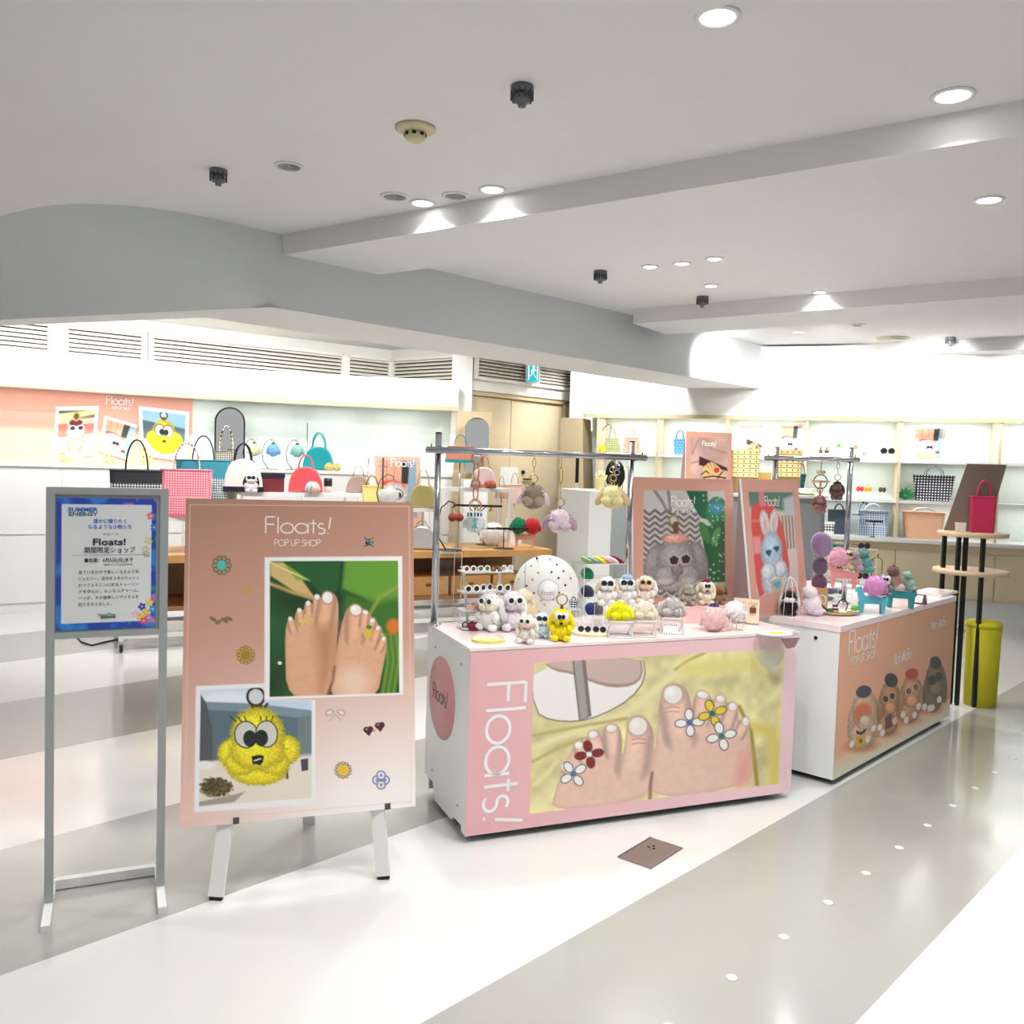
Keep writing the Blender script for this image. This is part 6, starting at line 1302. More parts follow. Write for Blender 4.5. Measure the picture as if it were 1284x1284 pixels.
for u, y, z, c, up, d, lb in ((-.035, 0, .30, (20, 120, 80), .2, .10, 'emerald beret on top of the clear beret tower'), (.055, 0, .30, (120, 124, 110), .1, .09, 'grey green beret on top of the clear beret tower'), (.03, 0, .20, (130, 116, 84), .3, .09, 'olive beret in the upper clear beret tower'), (-.03, 0, .11, (196, 186, 172), 1.0, .09, 'oatmeal beret in the middle of the clear beret tower'), (-.02, 0, .02, (40, 44, 104), .2, .09, 'navy beret at the bottom of the clear beret tower'), (.05, 0, .02, (84, 60, 76), .2, .085, 'dusky plum beret at the bottom of the clear beret tower')):
    beret(lb, Tm @ Vector((u, y, z+.003)), d, C2A-.5, c, group='berets on the clear beret tower').rotation_euler = (up, 0, C2A-.5)
t = thing('beret_hanger', 'slim chrome pole with stacked purple berets beside the beret tower', 'display stand', Tm @ Vector((-.132, -.03, 0)), C2A-.5); MB().cyl((0, .02, 0), (0, .02, .38), .004, 8).build('pole', m_chrome, t); MB().lathe([(.05, 0), (.05, .005), (0, .006)], n=18).build('base_plate', m_chrome, t)
for z in (.06, .15, .26): MB().tube([(0, .02, z+.02), (0, -.01, z+.025)], .002, 5).build('peg', m_chrome, t)
for z, c, d, lb in ((.24, (150, 124, 160), .15, 'large lavender beret at the top of the chrome pole'), (.135, (100, 82, 104), .11, 'grey purple beret in the middle of the chrome pole'), (.035, (108, 70, 92), .11, 'plum beret low on the chrome pole')):
    beret(lb, Tm @ Vector((-.132, -.042, z+d*.5)), d, C2A-.5, c, group='purple berets on the pole').rotation_euler = (math.radians(80), 0, C2A-.5)
t = beret('dark green fluffy beret lying below the purple berets', Tm @ Vector((-.115, -.12, 0)), .07, 0, (30, 80, 60))
# animal key rings cluster
p, s = on_top(1146, 752, C2H); p += v2*.06; t = thing('key_ring_stand', 'small clear stand behind the animal figures', 'display stand', p, facing(p)); MB().box(-.07, .07, 0, .004, 0, .10).build('panel', acrylic(), t); MB().box(-.07, .07, -.015, .03, 0, .004).build('base', acrylic(), t)
def figure(label, loc, h, rz, c):
    t = thing('animal_figure', label, 'figurine', loc, rz, 'little animal figures'); m = mat('toy_%d_%d_%d' % c, c, .4); MB().ell((0, 0, h*.38), (h*.2, h*.15, h*.26)).build('body', m, t); hd = MB().ell((0, -.02*h, h*.74), (h*.15, h*.14, h*.15)).build('head', m, t)
    for sx in (-1, 1): MB().ell((sx*h*.1, 0, h*.92), (h*.05, h*.04, h*.1)).build('ear', m, hd); MB().cyl((sx*h*.1, 0, 0), (sx*h*.1, 0, h*.25), h*.06, 8).build('leg', m, t)
for dx, dy, hh, c, lb in ((-.05, -.03, .07, (226, 176, 110), 'tan animal figure at the left of the little row'), (-.018, -.035, .09, (224, 150, 60), 'orange animal figure in the little row'), (.018, -.035, .075, (110, 140, 190), 'blue animal figure in the little row'), (.055, -.03, .065, (206, 176, 60), 'mustard animal figure at the right of the little row'), (.015, .025, .14, (196, 180, 110), 'tall khaki animal figure behind the little row')):
    figure(lb, p+Vector((dx, dy, .004 if dy < 0 else .004)), hh, facing(p), c)
p, s = on_top(1172, 744, C2H); t = thing('display_pad', 'flat white rectangular display pad at the far end of the rabbit wagon', 'display tray', p, C2A); MB().box(-.16, .16, -.09, .09, 0, .012).build('pad', m_white, t); MB().box(-.155, .155, -.085, .085, .012, .016).build('cloth', mat('glossy_white_top'), t)
# ================================================================== BACK OF THE SHOP, LEFT
# long oak table on a white wheeled frame
ta = math.radians(27); TO = Vector((-2.95, 6.62, 0)); te = Vector((math.cos(ta), math.sin(ta), 0)); tn = Vector((-te.y, te.x, 0)); TLn, TDp, TZ = 3.75, .78, .74
tb = thing('oak_table', 'long oak display table on a white wheeled frame behind the easel', 'table', TO, ta)
MB().box(0, TLn, 0, TDp, TZ-.06, TZ).build('table_top', m_wood, tb)
for x in (.03, TLn-.03):
    for y in (.03, TDp-.03):
        MB().bar((x, y, .09), (x, y, TZ-.06), .035).build('leg', m_whmetal, tb); caster(tb, x, y, 1.1)
for y in (.03, TDp-.03): MB().bar((.03, y, .12), (TLn-.03, y, .12), .03).build('rail', m_whmetal, tb)
for x in (.03, TLn-.03): MB().bar((x, .03, .12), (x, TDp-.03, .12), .03).build('rail', m_whmetal, tb)
MB().box(.05, TLn-.05, .05, TDp-.02, .30, .33).build('lower_shelf', m_dwood, tb); MB().box(.05, TLn-.05, TDp-.04, TDp-.02, .33, TZ-.06).build('back_panel', m_dwood, tb)
for k in range(3): dr_ = MB().box(2.35+.42*k, 2.74+.42*k, .10, .5, .335, .50).build('drawer', m_wood, tb); MB().ell((2.545+.42*k, .09, .43), (.03, .012, .012), n=8, k=6).build('knob', mat('aged_brass', (120, 96, 50), .35, .8), dr_)
MT = Matrix.Translation(TO) @ Matrix.Rotation(ta, 4, 'Z'); MTI = MT.inverted()
def TY(x, y, d):   # a point at distance d behind the table front, on the view column/row
    return WP(x, y, TO+tn*d, tn)
def s_at(p): return p.y/CF
def base_item(x, ybot, d): p = TY(x, ybot, d); return p, p.y/CF
# risers on the table
def riser(label, x0, x1, ytop, d0, d1, m=None, framed=True):
    a = TY(x0, ytop, d0); b = TY(x1, ytop, d0); u0 = (MTI @ a).x; u1_ = (MTI @ b).x; z = (a.z+b.z)/2
    t = thing('table_riser', label, 'display riser', MT @ Vector((u0, d0, TZ)), ta); L = u1_-u0; D = d1-d0; h = z-TZ
    MB().box(0, L, 0, D, h-.018, h).build('top_board', m or m_white, t)
    for x in (.0, L-.02):
        for y in (.0, D-.02): MB().box(x, x+.02, y, y+.02, 0, h-.018).build('leg', m_whmetal, t)
    for y in (.0, D-.02): MB().box(.02, L-.02, y, y+.02, h-.035, h-.018).build('apron', m_whmetal, t)
    return t, z
r_a, za = riser('low white riser table under the woven totes', 132, 300, 648, .12, .55)
r_b, zb = riser('tall white riser table under the coral bag', 303, 452, 618, .25, .68)
r_c, zc = riser('white riser table under the gold bag right of the easel board', 462, 549, 637, .10, .45)
r_d, zd = riser('white framed riser under the pink mini bag before the door', 553, 641, 612, .34, .62)
navy = mat('navy_cord', (34, 40, 66), .5)
def wv(n, a, b, k='checker', s=60): return weave(n, a, b, k, s)
m_blk = mat('black_raffia', (48, 52, 54), .6, var=.15, scale=200); m_pk = mat('coral_raffia', (250, 110, 132), .6, var=.12, scale=200); m_tl = mat('teal_raffia', (60, 150, 170), .6, var=.12, scale=200)
def tote_px(label, x0, x1, ytop, ybot, d, bands, hm, hh, **kw):
    z = kw.pop('z', None); p = TY((x0+x1)/2, ybot, d); s = p.y/CF; 
    if z is not None: p.z = z+.001
    ztop = TY((x0+x1)/2, ytop, d).z
    return tote(label, p, (x1-x0)*s, ztop-p.z, .14, facing(p)+kw.pop('rz', 0), bands, hm, hh*s, **kw)
tote_px('black and white woven tote with black cord handles, leftmost on the table', 140, 202, 590, 648, .20, [(.30, m_blk), (.72, wv('bw_weave', (30, 32, 34), (240, 240, 238), 'checker', 70)), (1, m_blk)], m_black, 40, hw=.42, z=za, taper=.95)
tote_px('coral pink woven tote with a plaited cross pattern', 203, 264, 589, 652, .17, [(.05, m_pk), (1, wv('pink_weave', (250, 100, 126), (255, 196, 204), 'checker', 75))], wv('candy_cord', (200, 60, 70), (250, 226, 220), 'checker', 60), 35, hw=.5, z=za, taper=.95)
t = [o for o in bpy.data.objects if o.get('label', '').startswith('coral pink woven')][0]
tote_px('teal woven tote with a grey herringbone band', 222, 286, 577, 650, .36, [(.28, m_tl), (.68, wv('teal_weave', (60, 130, 140), (226, 230, 228), 'checker', 75)), (1, m_tl)], mat('slate_cord', (70, 100, 116), .5), 32, hw=.4, z=za, taper=.95)
# pink side stripes of the coral tote
tote_px('beige and black checked tall bag in front of the arched mirror', 268, 297, 566, 646, .50, [(1, wv('beige_check', (120, 124, 116), (224, 216, 196), 'checker', 80))], wv('dashed_cord', (30, 30, 30), (236, 226, 206), 'checker', 40), 33, hw=.55, z=za, name='woven_bag')
bp, s = base_item(304, 626, .30); bp.z = zb+.001
dome_bag('cream bowling bag with navy handles and base', bp, 48*s, 41*s, .13, facing(bp)+.1, mat('cream_patent', (246, 232, 228), .2, coat=.5), mat('navy_patent', (34, 34, 54), .25), mat('navy_patent'), 22*s)
q = bp+Vector((.10, -.10, 0)); plush('panda fluffy charm on the cream bowling bag', q, 24*s, facing(q), col=(244, 242, 240), ear=(30, 28, 30), belly=(246, 244, 242), eyes=False, gl=(m_black, m_black))
t = thing('gift_box', 'dark red lidded box beside the cream bowling bag', 'box', TY(341, 624, .36), ta); t.location.z = zb+.001; MB().box(-.10, .09, -.05, .06, 0, .12).build('box', mat('dark_red_card', (112, 36, 42), .5), t); MB().box(-.105, .095, -.055, .065, .12, .16).build('lid', mat('navy_patent'), t)
cp, s = base_item(383, 617, .32); cp.z = zb+.001
dome_bag('coral red bowling bag with round loop handles', cp, 42*s, 32*s, .12, facing(cp), mat('coral_patent', (240, 84, 92), .22, coat=.5), None, mat('coral_patent'), 17*s)
for dx, c, lb in ((.09, (246, 220, 214), 'pale pink pompon hanging on the coral red bag'), (.07, (220, 226, 246), 'pale blue pompon hanging on the coral red bag')):
    q = cp+Vector((dx, -.09, .03 if c[2] < 230 else .06)); q.z = zb+.001; plush(lb, q, 14*s, 0, col=c, style='ball', name='pompon_charm')
t = thing('jar', 'small black lidded jar beside the coral red bag', 'jar', TY(411, 618, .4), ta); t.location.z = zb+.001; MB().lathe([(.035, 0), (.035, .055), (0, .055)], n=16).build('pot', mat('blush_card', (236, 200, 196), .5), t); MB().lathe([(.037, .055), (.037, .125), (0, .127)], n=16).build('lid', m_black, t)
# right group by the gold bag
gp, s = base_item(530, 636, .16); gp.z = zc+.001
dome_bag('gold bowling bag on the white riser right of the easel board', gp, 34*s, 30*s, .11, facing(gp), mat('gold_leather', (190, 176, 110), .28, .55), None, mat('gold_leather'), 20*s)
sp_ = MT @ Vector(((MTI @ gp).x, .16, TZ+.001)); dome_bag('silver crinkled bag on the oak table under the gold bag', sp_, 34*s, 30*s, .11, facing(gp), mat('silver_leather', (200, 200, 200), .3, .6, bump=.4, scale=25), None, mat('silver_leather'), 8*s)
yp, s = base_item(466, 636, .30); yp.z = zc+.001; tote('pale yellow mini bag with a ring handle behind the easel board', yp, 24*s, 26*s, .07, facing(yp), [(1, mat('butter_leather', (246, 222, 140), .4))], m_gold, 14*s, hw=.6, name='mini_bag', cat='handbag')
kp, s = base_item(449, 620, .40); kp.z = zb+.001; dome_bag('taupe snakeskin bag behind the easel board', kp, 30*s, 22*s, .10, facing(kp), wv('snake', (130, 106, 100), (196, 176, 164), 'checker', 120), None, mat('taupe_leather', (170, 140, 128), .4), 14*s)
# small picture board with the fluffy eye
def eye_scene(I, x0, y0, k, ky=None):
    ky = ky or k; X = lambda a: x0+a*k; Y = lambda b: y0+b*ky
    I.poly([(X(-9), Y(-9)), (X(110), Y(-9)), (X(110), Y(150)), (X(-9), Y(150))], (232, 176, 146)); I.poly([(X(62), Y(-9)), (X(82), Y(-9)), (X(78), Y(60)), (X(58), Y(58))], (52, 54, 56)); I.poly([(X(84), Y(-9)), (X(110), Y(-9)), (X(110), Y(150)), (X(66), Y(150))], (150, 180, 196), soft=4*k)
    for a in (20, 42): I.line([(X(a), Y(-5)), (X(a-4), Y(60))], 1.5*k, (190, 120, 90))
    I.ell(X(38), Y(62), 32*k, 12*ky, (236, 92, 80), 8, soft=2*k); furs(I, X(38), Y(92), 36*k, 34*ky, (232, 228, 226)); I.ell(X(46), Y(88), 17*k, 15*ky, (60, 60, 64)); I.ell(X(46), Y(88), 14.5*k, 12.5*ky, (248, 248, 248)); I.ell(X(41), Y(90), 6*k, 7*ky, (20, 20, 22)); I.ell(X(52), Y(90), 6*k, 7*ky, (20, 20, 22)); I.ell(X(76), Y(114), 8*k, 6*ky, (140, 70, 60))
def paint_eye(I):
    I.C[:] = (246, 196, 178); keep = I.C.copy(); ph = I.polym([(10, 9), (90, 9), (90, 150), (10, 150)]); eye_scene(I, 10, 12, .8, .8); I.clip(ph, keep)
zpl = WP(498, 622, TO+tn*.52, tn); rE = board('poster_board', 'small salmon poster board with a white fluffy eye behind the easel', [(0, 0), (100, 0), (100, 100), (0, 100)], [(471, 572), (528, 573), (527, 630), (470, 630)], TO+tn*.50, ta, math.radians(8), paint_eye, 60, 90, zc if False else TZ, stand=.1)
f = rE[1]; rel(lettering('lettering', 'Floats!', f(34, 22, .002), rE[2], rE[3], .075, .007, m_wprint, xs=1.0), rE[0])
dp, s = base_item(480, 636, .34)
t = thing('wire_stand', 'black curved wire stand with two round silver discs', 'display stand', MT @ Vector(((MTI @ dp).x, .22, zc+.001)), ta); MB().tube([(-.07, 0, 0), (-.10, 0, .12), (-.07, 0, .24), (0, 0, .29), (.05, 0, .27), (.05, 0, .24)], .004, 6).build('bent_wire', m_black, t); MB().lathe([(.05, 0), (.05, .004), (0, .005)], (-.05, 0, 0), 18).build('base_plate', m_black, t)
for dx in (-.035, .055): MB().ell((dx, 0, .10), (.055, .02, .06)).build('disc', mat('pearl_grey', (200, 198, 194), .4), t); MB().tube([(dx, 0, .15), (.05, 0, .24)], .002, 5).build('cord', m_gold, t)
for x, lb in ((462, 'thin chrome pole behind the yellow mini bag'), (480, 'thin dark pole before the small fluffy eye poster')):
    q = TY(x, 600, .42); t = thing('chrome_pole', lb, 'display stand', MT @ Vector(((MTI @ q).x, .42, TZ)), ta); MB().cyl((0, 0, 0), (0, 0, TY(x, 574, .42).z-TZ), .008, 10).build('pole', m_chrome if x == 462 else m_black, t); MB().lathe([(.05, 0), (.05, .005), (0, .006)], n=16).build('base_plate', m_chrome, t); MB().tube([(-.05, 0, TY(x, 585, .42).z-TZ), (.05, 0, TY(x, 585, .42).z-TZ)], .003, 5).build('peg', m_chrome, t)
# before the door: mini bags, earring bars, animal stand
bp, s = base_item(606, 611, .44); bp.z = zd+.001; dome_bag('blush pink mini bowling bag with copper handles on the framed riser', bp, 32*s, 26*s, .09, facing(bp), mat('blush_patent', (236, 206, 202), .25, coat=.4), mat('copper_leather', (206, 128, 104), .35), mat('copper_leather'), 16*s)
for dx in (.045, .085): q = bp+Vector((dx, -.07, 0)); plush('copper pompon at the left beside the blush bag' if dx < .05 else 'copper pompon at the right beside the blush bag', q, 9*s, 0, col=(206, 120, 96), style='ball', name='pompon_charm')
for x, y0, y1, lb, c in ((632, 612, 625, 'tiny dusty pink fan bag under the framed riser', (206, 168, 150)), (648, 608, 632, 'pale pink mini tote beside the door lock', (240, 206, 196))):
    q = TY(x, y1, .56); st_ = thing('chrome_pole', 'thin pole holding the ' + ('dusty pink fan bag' if x == 632 else 'pale pink mini tote'), 'display stand', MT @ Vector(((MTI @ q).x, .62, TZ)), ta); MB().cyl((0, 0, 0), (0, 0, q.z-TZ), .004, 8).build('pole', m_chrome, st_); MB().lathe([(.05, 0), (.05, .005), (0, .006)], n=16).build('base_plate', m_chrome, st_); MB().lathe([(.03, 0), (0, .0)], (0, 0, q.z-TZ), 12).build('plate', m_chrome, st_)
    s = q.y/CF; tote(lb, (st_.location.x, st_.location.y, q.z+.001), 14*s if x == 632 else 19*s, (y1-y0)*s, .05, facing(q), [(1, mat('tote_%d' % c[1], c, .5))], m_gold, 16*s, hw=.45, hr=.003, taper=1.15 if x == 632 else .95, name='mini_bag', cat='handbag')
hp, s = base_item(568, 566, .47); st_ = thing('chrome_pole', 'thin pole holding the copper and teal mini bag', 'display stand', MT @ Vector(((MTI @ hp).x, .30, TZ)), ta); zz = TY(568, 580, .30).z; MB().cyl((0, 0, 0), (0, 0, zz-TZ), .005, 8).build('pole', m_chrome, st_); MB().lathe([(.05, 0), (.05, .005), (0, .006)], n=16).build('base_plate', m_chrome, st_); MB().lathe([(.05, 0), (0, 0)], (0, 0, zz-TZ), 14).build('plate', m_chrome, st_)
s = st_.location.y/CF; tote('copper mini bag with teal base and handles behind the rail', (st_.location.x, st_.location.y, zz+.001), 32*s, 20*s, .08, facing(hp), [(.2, mat('teal_patent', (20, 140, 140), .3)), (.85, mat('copper_leather')), (1, mat('copper_leather'))], mat('teal_patent'), 16*s, hw=.5, hr=.004, taper=1.2, name='mini_bag', cat='handbag')
tot = st_.location
e1, s = base_item(597, 660, .22); cb0 = base_item(578, 697, .12)[0]; cc_ = MT @ Vector(((MTI @ e1).x-.02, .20, TZ)); hcase = TY(580, 661, .15).z-TZ
acr_box('clear acrylic case on the oak table under the upper earring bar', cc_, .34, .16, hcase, ta, name='acrylic_case', cat='display case')
t_stand('black earring bar standing on the clear case', cc_+Vector((.02, 0, hcase+.001)), 61*s, 26*s, ta-.35)
e2, s = base_item(631, 694, .12); e2.z = TZ+.001; t_stand('black earring bar standing on the front of the oak table', e2, 62*s, 25*s, ta-.35)
h3, s = base_item(566, 690, .12); h3 = MT @ Vector(((MTI @ h3).x-.05, .07, TZ+.001)); t = hook_stand('black curved hook stand with two russet balls', h3, 62*s, ta)
for dx in (.0, .085): MB().ell((.03+dx*.8, 0, 62*s*.66), (.04, .04, .04)).build('russet_ball', fmat((150, 60, 46)), t); MB().tube([(.03+dx*.8, 0, 62*s*.75), (.03, 0, 62*s*.88)], .002, 4).build('cord', m_gold, t)
an, s = base_item(657, 691, .22); an.z = TZ+.001; rzz = facing(an); dog_stand('blush animal stand with red and green flowers on the oak table', an, 26*s, rzz, (236, 176, 160)); Tm = Matrix.Translation(an) @ Matrix.Rotation(rzz, 4, 'Z')
for dx, c, lb in ((-.06, (24, 130, 84), 'green curly charm on the blush animal stand'), (.07, (206, 36, 50), 'red curly charm on the blush animal stand')): plush(lb, Tm @ Vector((dx, -.04, 26*s*.66)), 20*s, rzz, col=c, belly=(246, 244, 242), style='ball')
wb_, s = base_item(640, 690, .5); t = thing('white_card_board', 'plain white tilted card behind the blush animal stand', 'card', MT @ Vector(((MTI @ wb_).x, .5, TZ)), ta); MB().box(-.05, .12, 0, .006, 0, .26).build('card', m_white, t).rotation_euler.x = -.12; MB().box(-.05, .12, 0, .06, 0, .006).build('foot', m_white, t)
tl_, s = base_item(618, 672, .4); pq = MT @ Vector(((MTI @ tl_).x, .40, TZ+.001)); plush('white daisy patterned fluffy charm behind the lower earring bar', pq, 30*s, facing(pq), col=(246, 242, 236), belly=(250, 226, 220), style='ball'); t = hook_stand('dark coiled wire stand behind the daisy charm', pq+tn*.14, 50*s, ta)

# goods on the ledge of the mint niche
def HDRat(x, off):      # ledge point on view column x
    pl_ = offset(HDR, off); d = ray(x, 560)
    for a, b in zip(pl_[:-1], pl_[1:]):
        A_ = Vector(a); B_ = Vector(b); e = B_-A_; den = d.x*e.y-d.y*e.x; s = (d.y*A_.x-d.x*A_.y)/den
        if 0 <= s <= 1: q = A_+e*s; return Vector((q.x, q.y, ZL+.001)), math.atan2(e.y, e.x)
# salmon wallpaper with pictures on the wall
n0 = 9; kx = None
pw_ = offset(HDR, .45); d = ray(241, 540)
pts = []
for a, b in zip(pw_[8:], pw_[9:]):
    A_ = Vector(a); B_ = Vector(b); e = B_-A_; s = (d.y*A_.x-d.x*A_.y)/(d.x*e.y-d.y*e.x)
    pts.append(a)
    if 0 <= s <= 1: q = A_+e*s; pts.append((q.x, q.y)); break
wp_ = thing('wall_graphic', 'salmon wall graphic with fluffy charm pictures over the white cabinets', 'wall graphic', (pts[0][0], pts[0][1], ZL)); rp = [(p[0]-pts[0][0], p[1]-pts[0][1]) for p in pts]
solid(rp, -.004, .004, 0, .71).build('sheet', m_pinkwall, wp_)
wa = Vector((pts[-1][0]-pts[-4][0], pts[-1][1]-pts[-4][1], 0)).normalized(); wnv = Vector((wa.y, -wa.x, 0)); wpt = Vector((pts[-3][0], pts[-3][1], 0))+wnv*.035
def WG(x, y): return WP(x, y, wpt, wnv)
def wallpic(label, px, quad, paint, nx, ny, th=.02):
    c = [WG(*p) for p in px]; o = sum(c, Vector())/4; t = thing('wall_picture', label, 'picture', o, 0, 'pictures on the salmon wall')
    mb = MB(); mb.add(c+[k-wnv*th for k in c], [(0,3,2,1),(4,5,6,7),(0,1,5,4),(1,2,6,5),(2,3,7,6),(3,0,4,7)]); rel(mb.build('mount', m_wprint), t)
    I = Ink(quad, nx, ny); paint(I); rel(I.build('print', c, lift=.001), t)
def paint_wA(I):
    I.C[:] = (248, 248, 248); keep = I.C.copy(); ph = I.polym([(8, 8), (92, 8), (92, 90), (8, 90)]); I.blend(np.ones(I.X.shape), (226, 206, 186)); I.poly([(0, 0), (100, 0), (100, 22), (0, 26)], (90, 76, 60), soft=5); I.poly([(0, 14), (100, 6), (100, 16), (0, 30)], (236, 220, 170), soft=3); I.poly([(55, 36), (100, 34), (100, 62), (55, 64)], (214, 130, 116), soft=2); I.poly([(0, 60), (100, 56), (100, 100), (0, 100)], (240, 226, 206), soft=4); I.poly([(0, 34), (30, 34), (30, 60), (0, 60)], (236, 128, 110), soft=2)
    furs(I, 52, 70, 20, 22, (204, 184, 164)); furs(I, 50, 50, 20, 17, (214, 196, 178)); furs(I, 49, 32, 14, 6, (120, 34, 40)); I.ell(49, 20, 9, 9, (220, 196, 110)); I.ell(49, 20, 6, 6, (90, 76, 60))
    for x in (42, 61): I.ell(x, 43, 9, 6, (246, 244, 242)); I.ell(x, 43, 6, 4, (60, 50, 80))
    I.clip(ph, keep)
def paint_wB(I):
    I.C[:] = (248, 248, 248); keep = I.C.copy(); ph = I.polym([(8, 8), (100, 8), (100, 92), (8, 92)]); eye_scene(I, 4, 4, .95, .68); I.clip(ph, keep)
def paint_wC(I):
    I.C[:] = (248, 248, 248); keep = I.C.copy(); ph = I.polym([(7, 7), (93, 7), (93, 93), (7, 93)]); I.blend(np.ones(I.X.shape), (150, 196, 232)); I.poly([(0, 26), (100, 36), (100, 66), (0, 66)], (86, 104, 116), soft=3); I.poly([(0, 66), (100, 62), (100, 100), (0, 100)], (240, 232, 222), soft=4)
    for r_, c_ in ((8, (60, 40, 30)), (5.5, (200, 215, 230))): I.ell(49, 13, r_, r_*1.1, c_)
    I.line([(49, 20), (49, 28)], 7, (80, 44, 30)); Y_ = (246, 218, 30); furs(I, 28, 62, 13, 15, Y_, 20); furs(I, 74, 60, 13, 15, Y_, -20); furs(I, 50, 48, 22, 24, Y_); furs(I, 50, 74, 26, 16, Y_); furs(I, 40, 66, 14, 12, Y_); furs(I, 62, 66, 14, 12, Y_)
    for x in (41, 58): I.ell(x, 44, 11, 13, (40, 40, 38)); I.ell(x, 44, 9.6, 11.6, (222, 222, 214))
    for x in (45, 54): I.ell(x, 47, 5, 6, (20, 30, 28))
    I.ell(50, 65, 4, 3, (70, 20, 20)); I.clip(ph, keep)
SQ = [(0, 0), (100, 0), (100, 100), (0, 100)]
wallpic('wall picture of a beige rabbit charm in white glasses and dark red cap', [(70, 510), (124, 509), (119, 571), (66, 575)], SQ, paint_wA, 60, 66, .02)
wallpic('tilted wall picture of a white fluffy eye charm', [(131, 521), (172, 533), (161, 577), (124, 566)], SQ, paint_wB, 50, 50, .012)
wallpic('wall picture of the yellow big-eyed fluffy charm', [(173.5, 509), (237.5, 516.5), (235, 579), (176, 571)], SQ, paint_wC, 72, 70, .02)
a = WG(133, 507); lo = lettering('lettering', 'Floats!', a-wnv*.006, wa, (0, 0, 1), .085, .009, m_wprint, xs=.95); rel(lo, wp_)
a = WG(140, 513); lo = lettering('lettering', 'POP UP SHOP', a-wnv*.006, wa, (0, 0, 1), .028, .004, m_wprint, xs=.9); rel(lo, wp_)
m_crw = mat('cream_wood', (244, 222, 160), .5)
for x, n_, lb in ((82, 3, 'stack of small cream earring boxes at the far left of the ledge'), (137, 3, 'stack of small cream earring boxes before the tilted eye picture'), (183, 5, 'stack of small cream earring boxes behind the black tote handles')):
    q, ang = HDRat(x, .13); t = thing('box_stack', lb, 'boxes', q, ang, 'cream earring box stacks')
    for k in range(n_): bx_ = MB().box(-.055+.058*(k % 2), .0+.058*(k % 2), -.03, .03, .062*(k//2), .062*(k//2)+.06).build('earring_box', m_crw, t); MB().ell((-.027+.058*(k % 2), -.032, .062*(k//2)+.03), (.008, .003, .008), n=6, k=4).build('stud', m_gold, bx_)
# arched mirror
q, ang = HDRat(288, .30); s = q.y/CF; w_, h_ = 35*s, (586-511)*s
def archp(w, h, n=14): return [(-w/2, 0), (w/2, 0)]+[(w/2*math.cos(PI*i/n), h-w/2+w/2*math.sin(PI*i/n)) for i in range(n+1)]
m_mir = mat('mirror', (235, 238, 238), .03, 1.0, var=0)
def mirror(label, q, ang, w, h, fm):
    t = thing('arched_mirror', label, 'mirror', q, ang); MB().prism(archp(w, h), 0, .012).build('backing', fm, t); MB().tube([(x, -.004, z) for x, z in archp(w, h)], .009, 6, closed=True).build('frame', fm, t); MB().prism([(x*.97, .01+z*.98) for x, z in archp(w, h)], -.003, -.001).build('glass', m_mir, t); return t
mirror('tall arched mirror with a thin black frame on the niche ledge', q, ang-.25, w_, h_, m_black)
for x, c, cap_, lb in ((318, (206, 214, 176), (60, 60, 50), 'sage green fluffy charm on a curved hook beside the mirror'), (342, (120, 176, 232), (40, 44, 80), 'sky blue charm with navy hat on a curved hook in the niche'), (372, (150, 200, 190), (40, 60, 110), 'mint charm with blue hat on a curved hook in the niche')):
    q, ang = HDRat(x-3, .2); s = q.y/CF; hook_stand('thin black curved hook stand holding the ' + lb.split(' charm')[0] + ' charm', q, 38*s, ang); e = Vector((math.cos(ang), math.sin(ang), 0)); z = q+e*(38*s*.10)+Vector((0, 0, 38*s*.42)); z -= Vector((0, .0, 0)); plush(lb, z, 38*s*.42, facing(z), col=c, cap=cap_, style='ball', ring=True)
q, ang = HDRat(400, .16); s = q.y/CF; dome_bag('teal bowling bag with yellow pompons on the niche ledge', q, 38*s, 30*s, .13, ang-.2, mat('teal_leather', (20, 150, 158), .3, coat=.3), None, mat('teal_leather'), 19*s)
for dx, c in ((9, 0), (19, 1)): z = HDRat(404+dx, .06)[0]; plush('butter yellow pompon %s the teal bowling bag' % ('before' if c == 0 else 'to the right of'), z, 10*s, 0, col=(232, 220, 140), style='ball', name='pompon_charm')
t = thing('sign_holder', 'thin black rod stand behind the teal bowling bag', 'display stand', HDRat(385, .3)[0], 0); MB().cyl((0, 0, 0), (0, 0, 60*s), .004, 6).build('rod', m_black, t); MB().lathe([(.05, 0), (.05, .004), (0, .004)], n=14).build('base_plate', m_black, t)
# tan end board with a small arched mirror at the end of the niche
eb = thing('end_panel', 'tall tan end board at the right end of the mint niche', 'panel', (-.60, 9.62, 0), math.radians(12)); mb = MB(); mb.add([(-.12, 0, 0), (.30, 0, 0), (.30, .02, 0), (-.12, .02, 0), (-.02, 0, 2.09), (.36, 0, 2.09), (.36, .02, 2.09), (-.02, .02, 2.09)], [(0,3,2,1),(4,5,6,7),(0,1,5,4),(1,2,6,5),(2,3,7,6),(3,0,4,7)]); mb.build('board', m_tan, eb)
pm_ = WY(597, 572, 9.52); t = mirror('small arched mirror hanging on the tan end board', (pm_.x, pm_.y, pm_.z), math.radians(12), .28, .42, m_tan)
pt = WY(592, 592, 9.45); t = thing('wall_pocket', 'black and white dashed cloth panel below the small arched mirror', 'cloth panel', pt, math.radians(12)); MB().box(-.08, .10, 0, .02, 0, .17).build('cloth', wv('dashed_cloth', (30, 60, 64), (240, 240, 236), 'brick', 30), t); MB().box(-.085, .105, -.003, .023, .17, .18).build('rail', m_white, t)
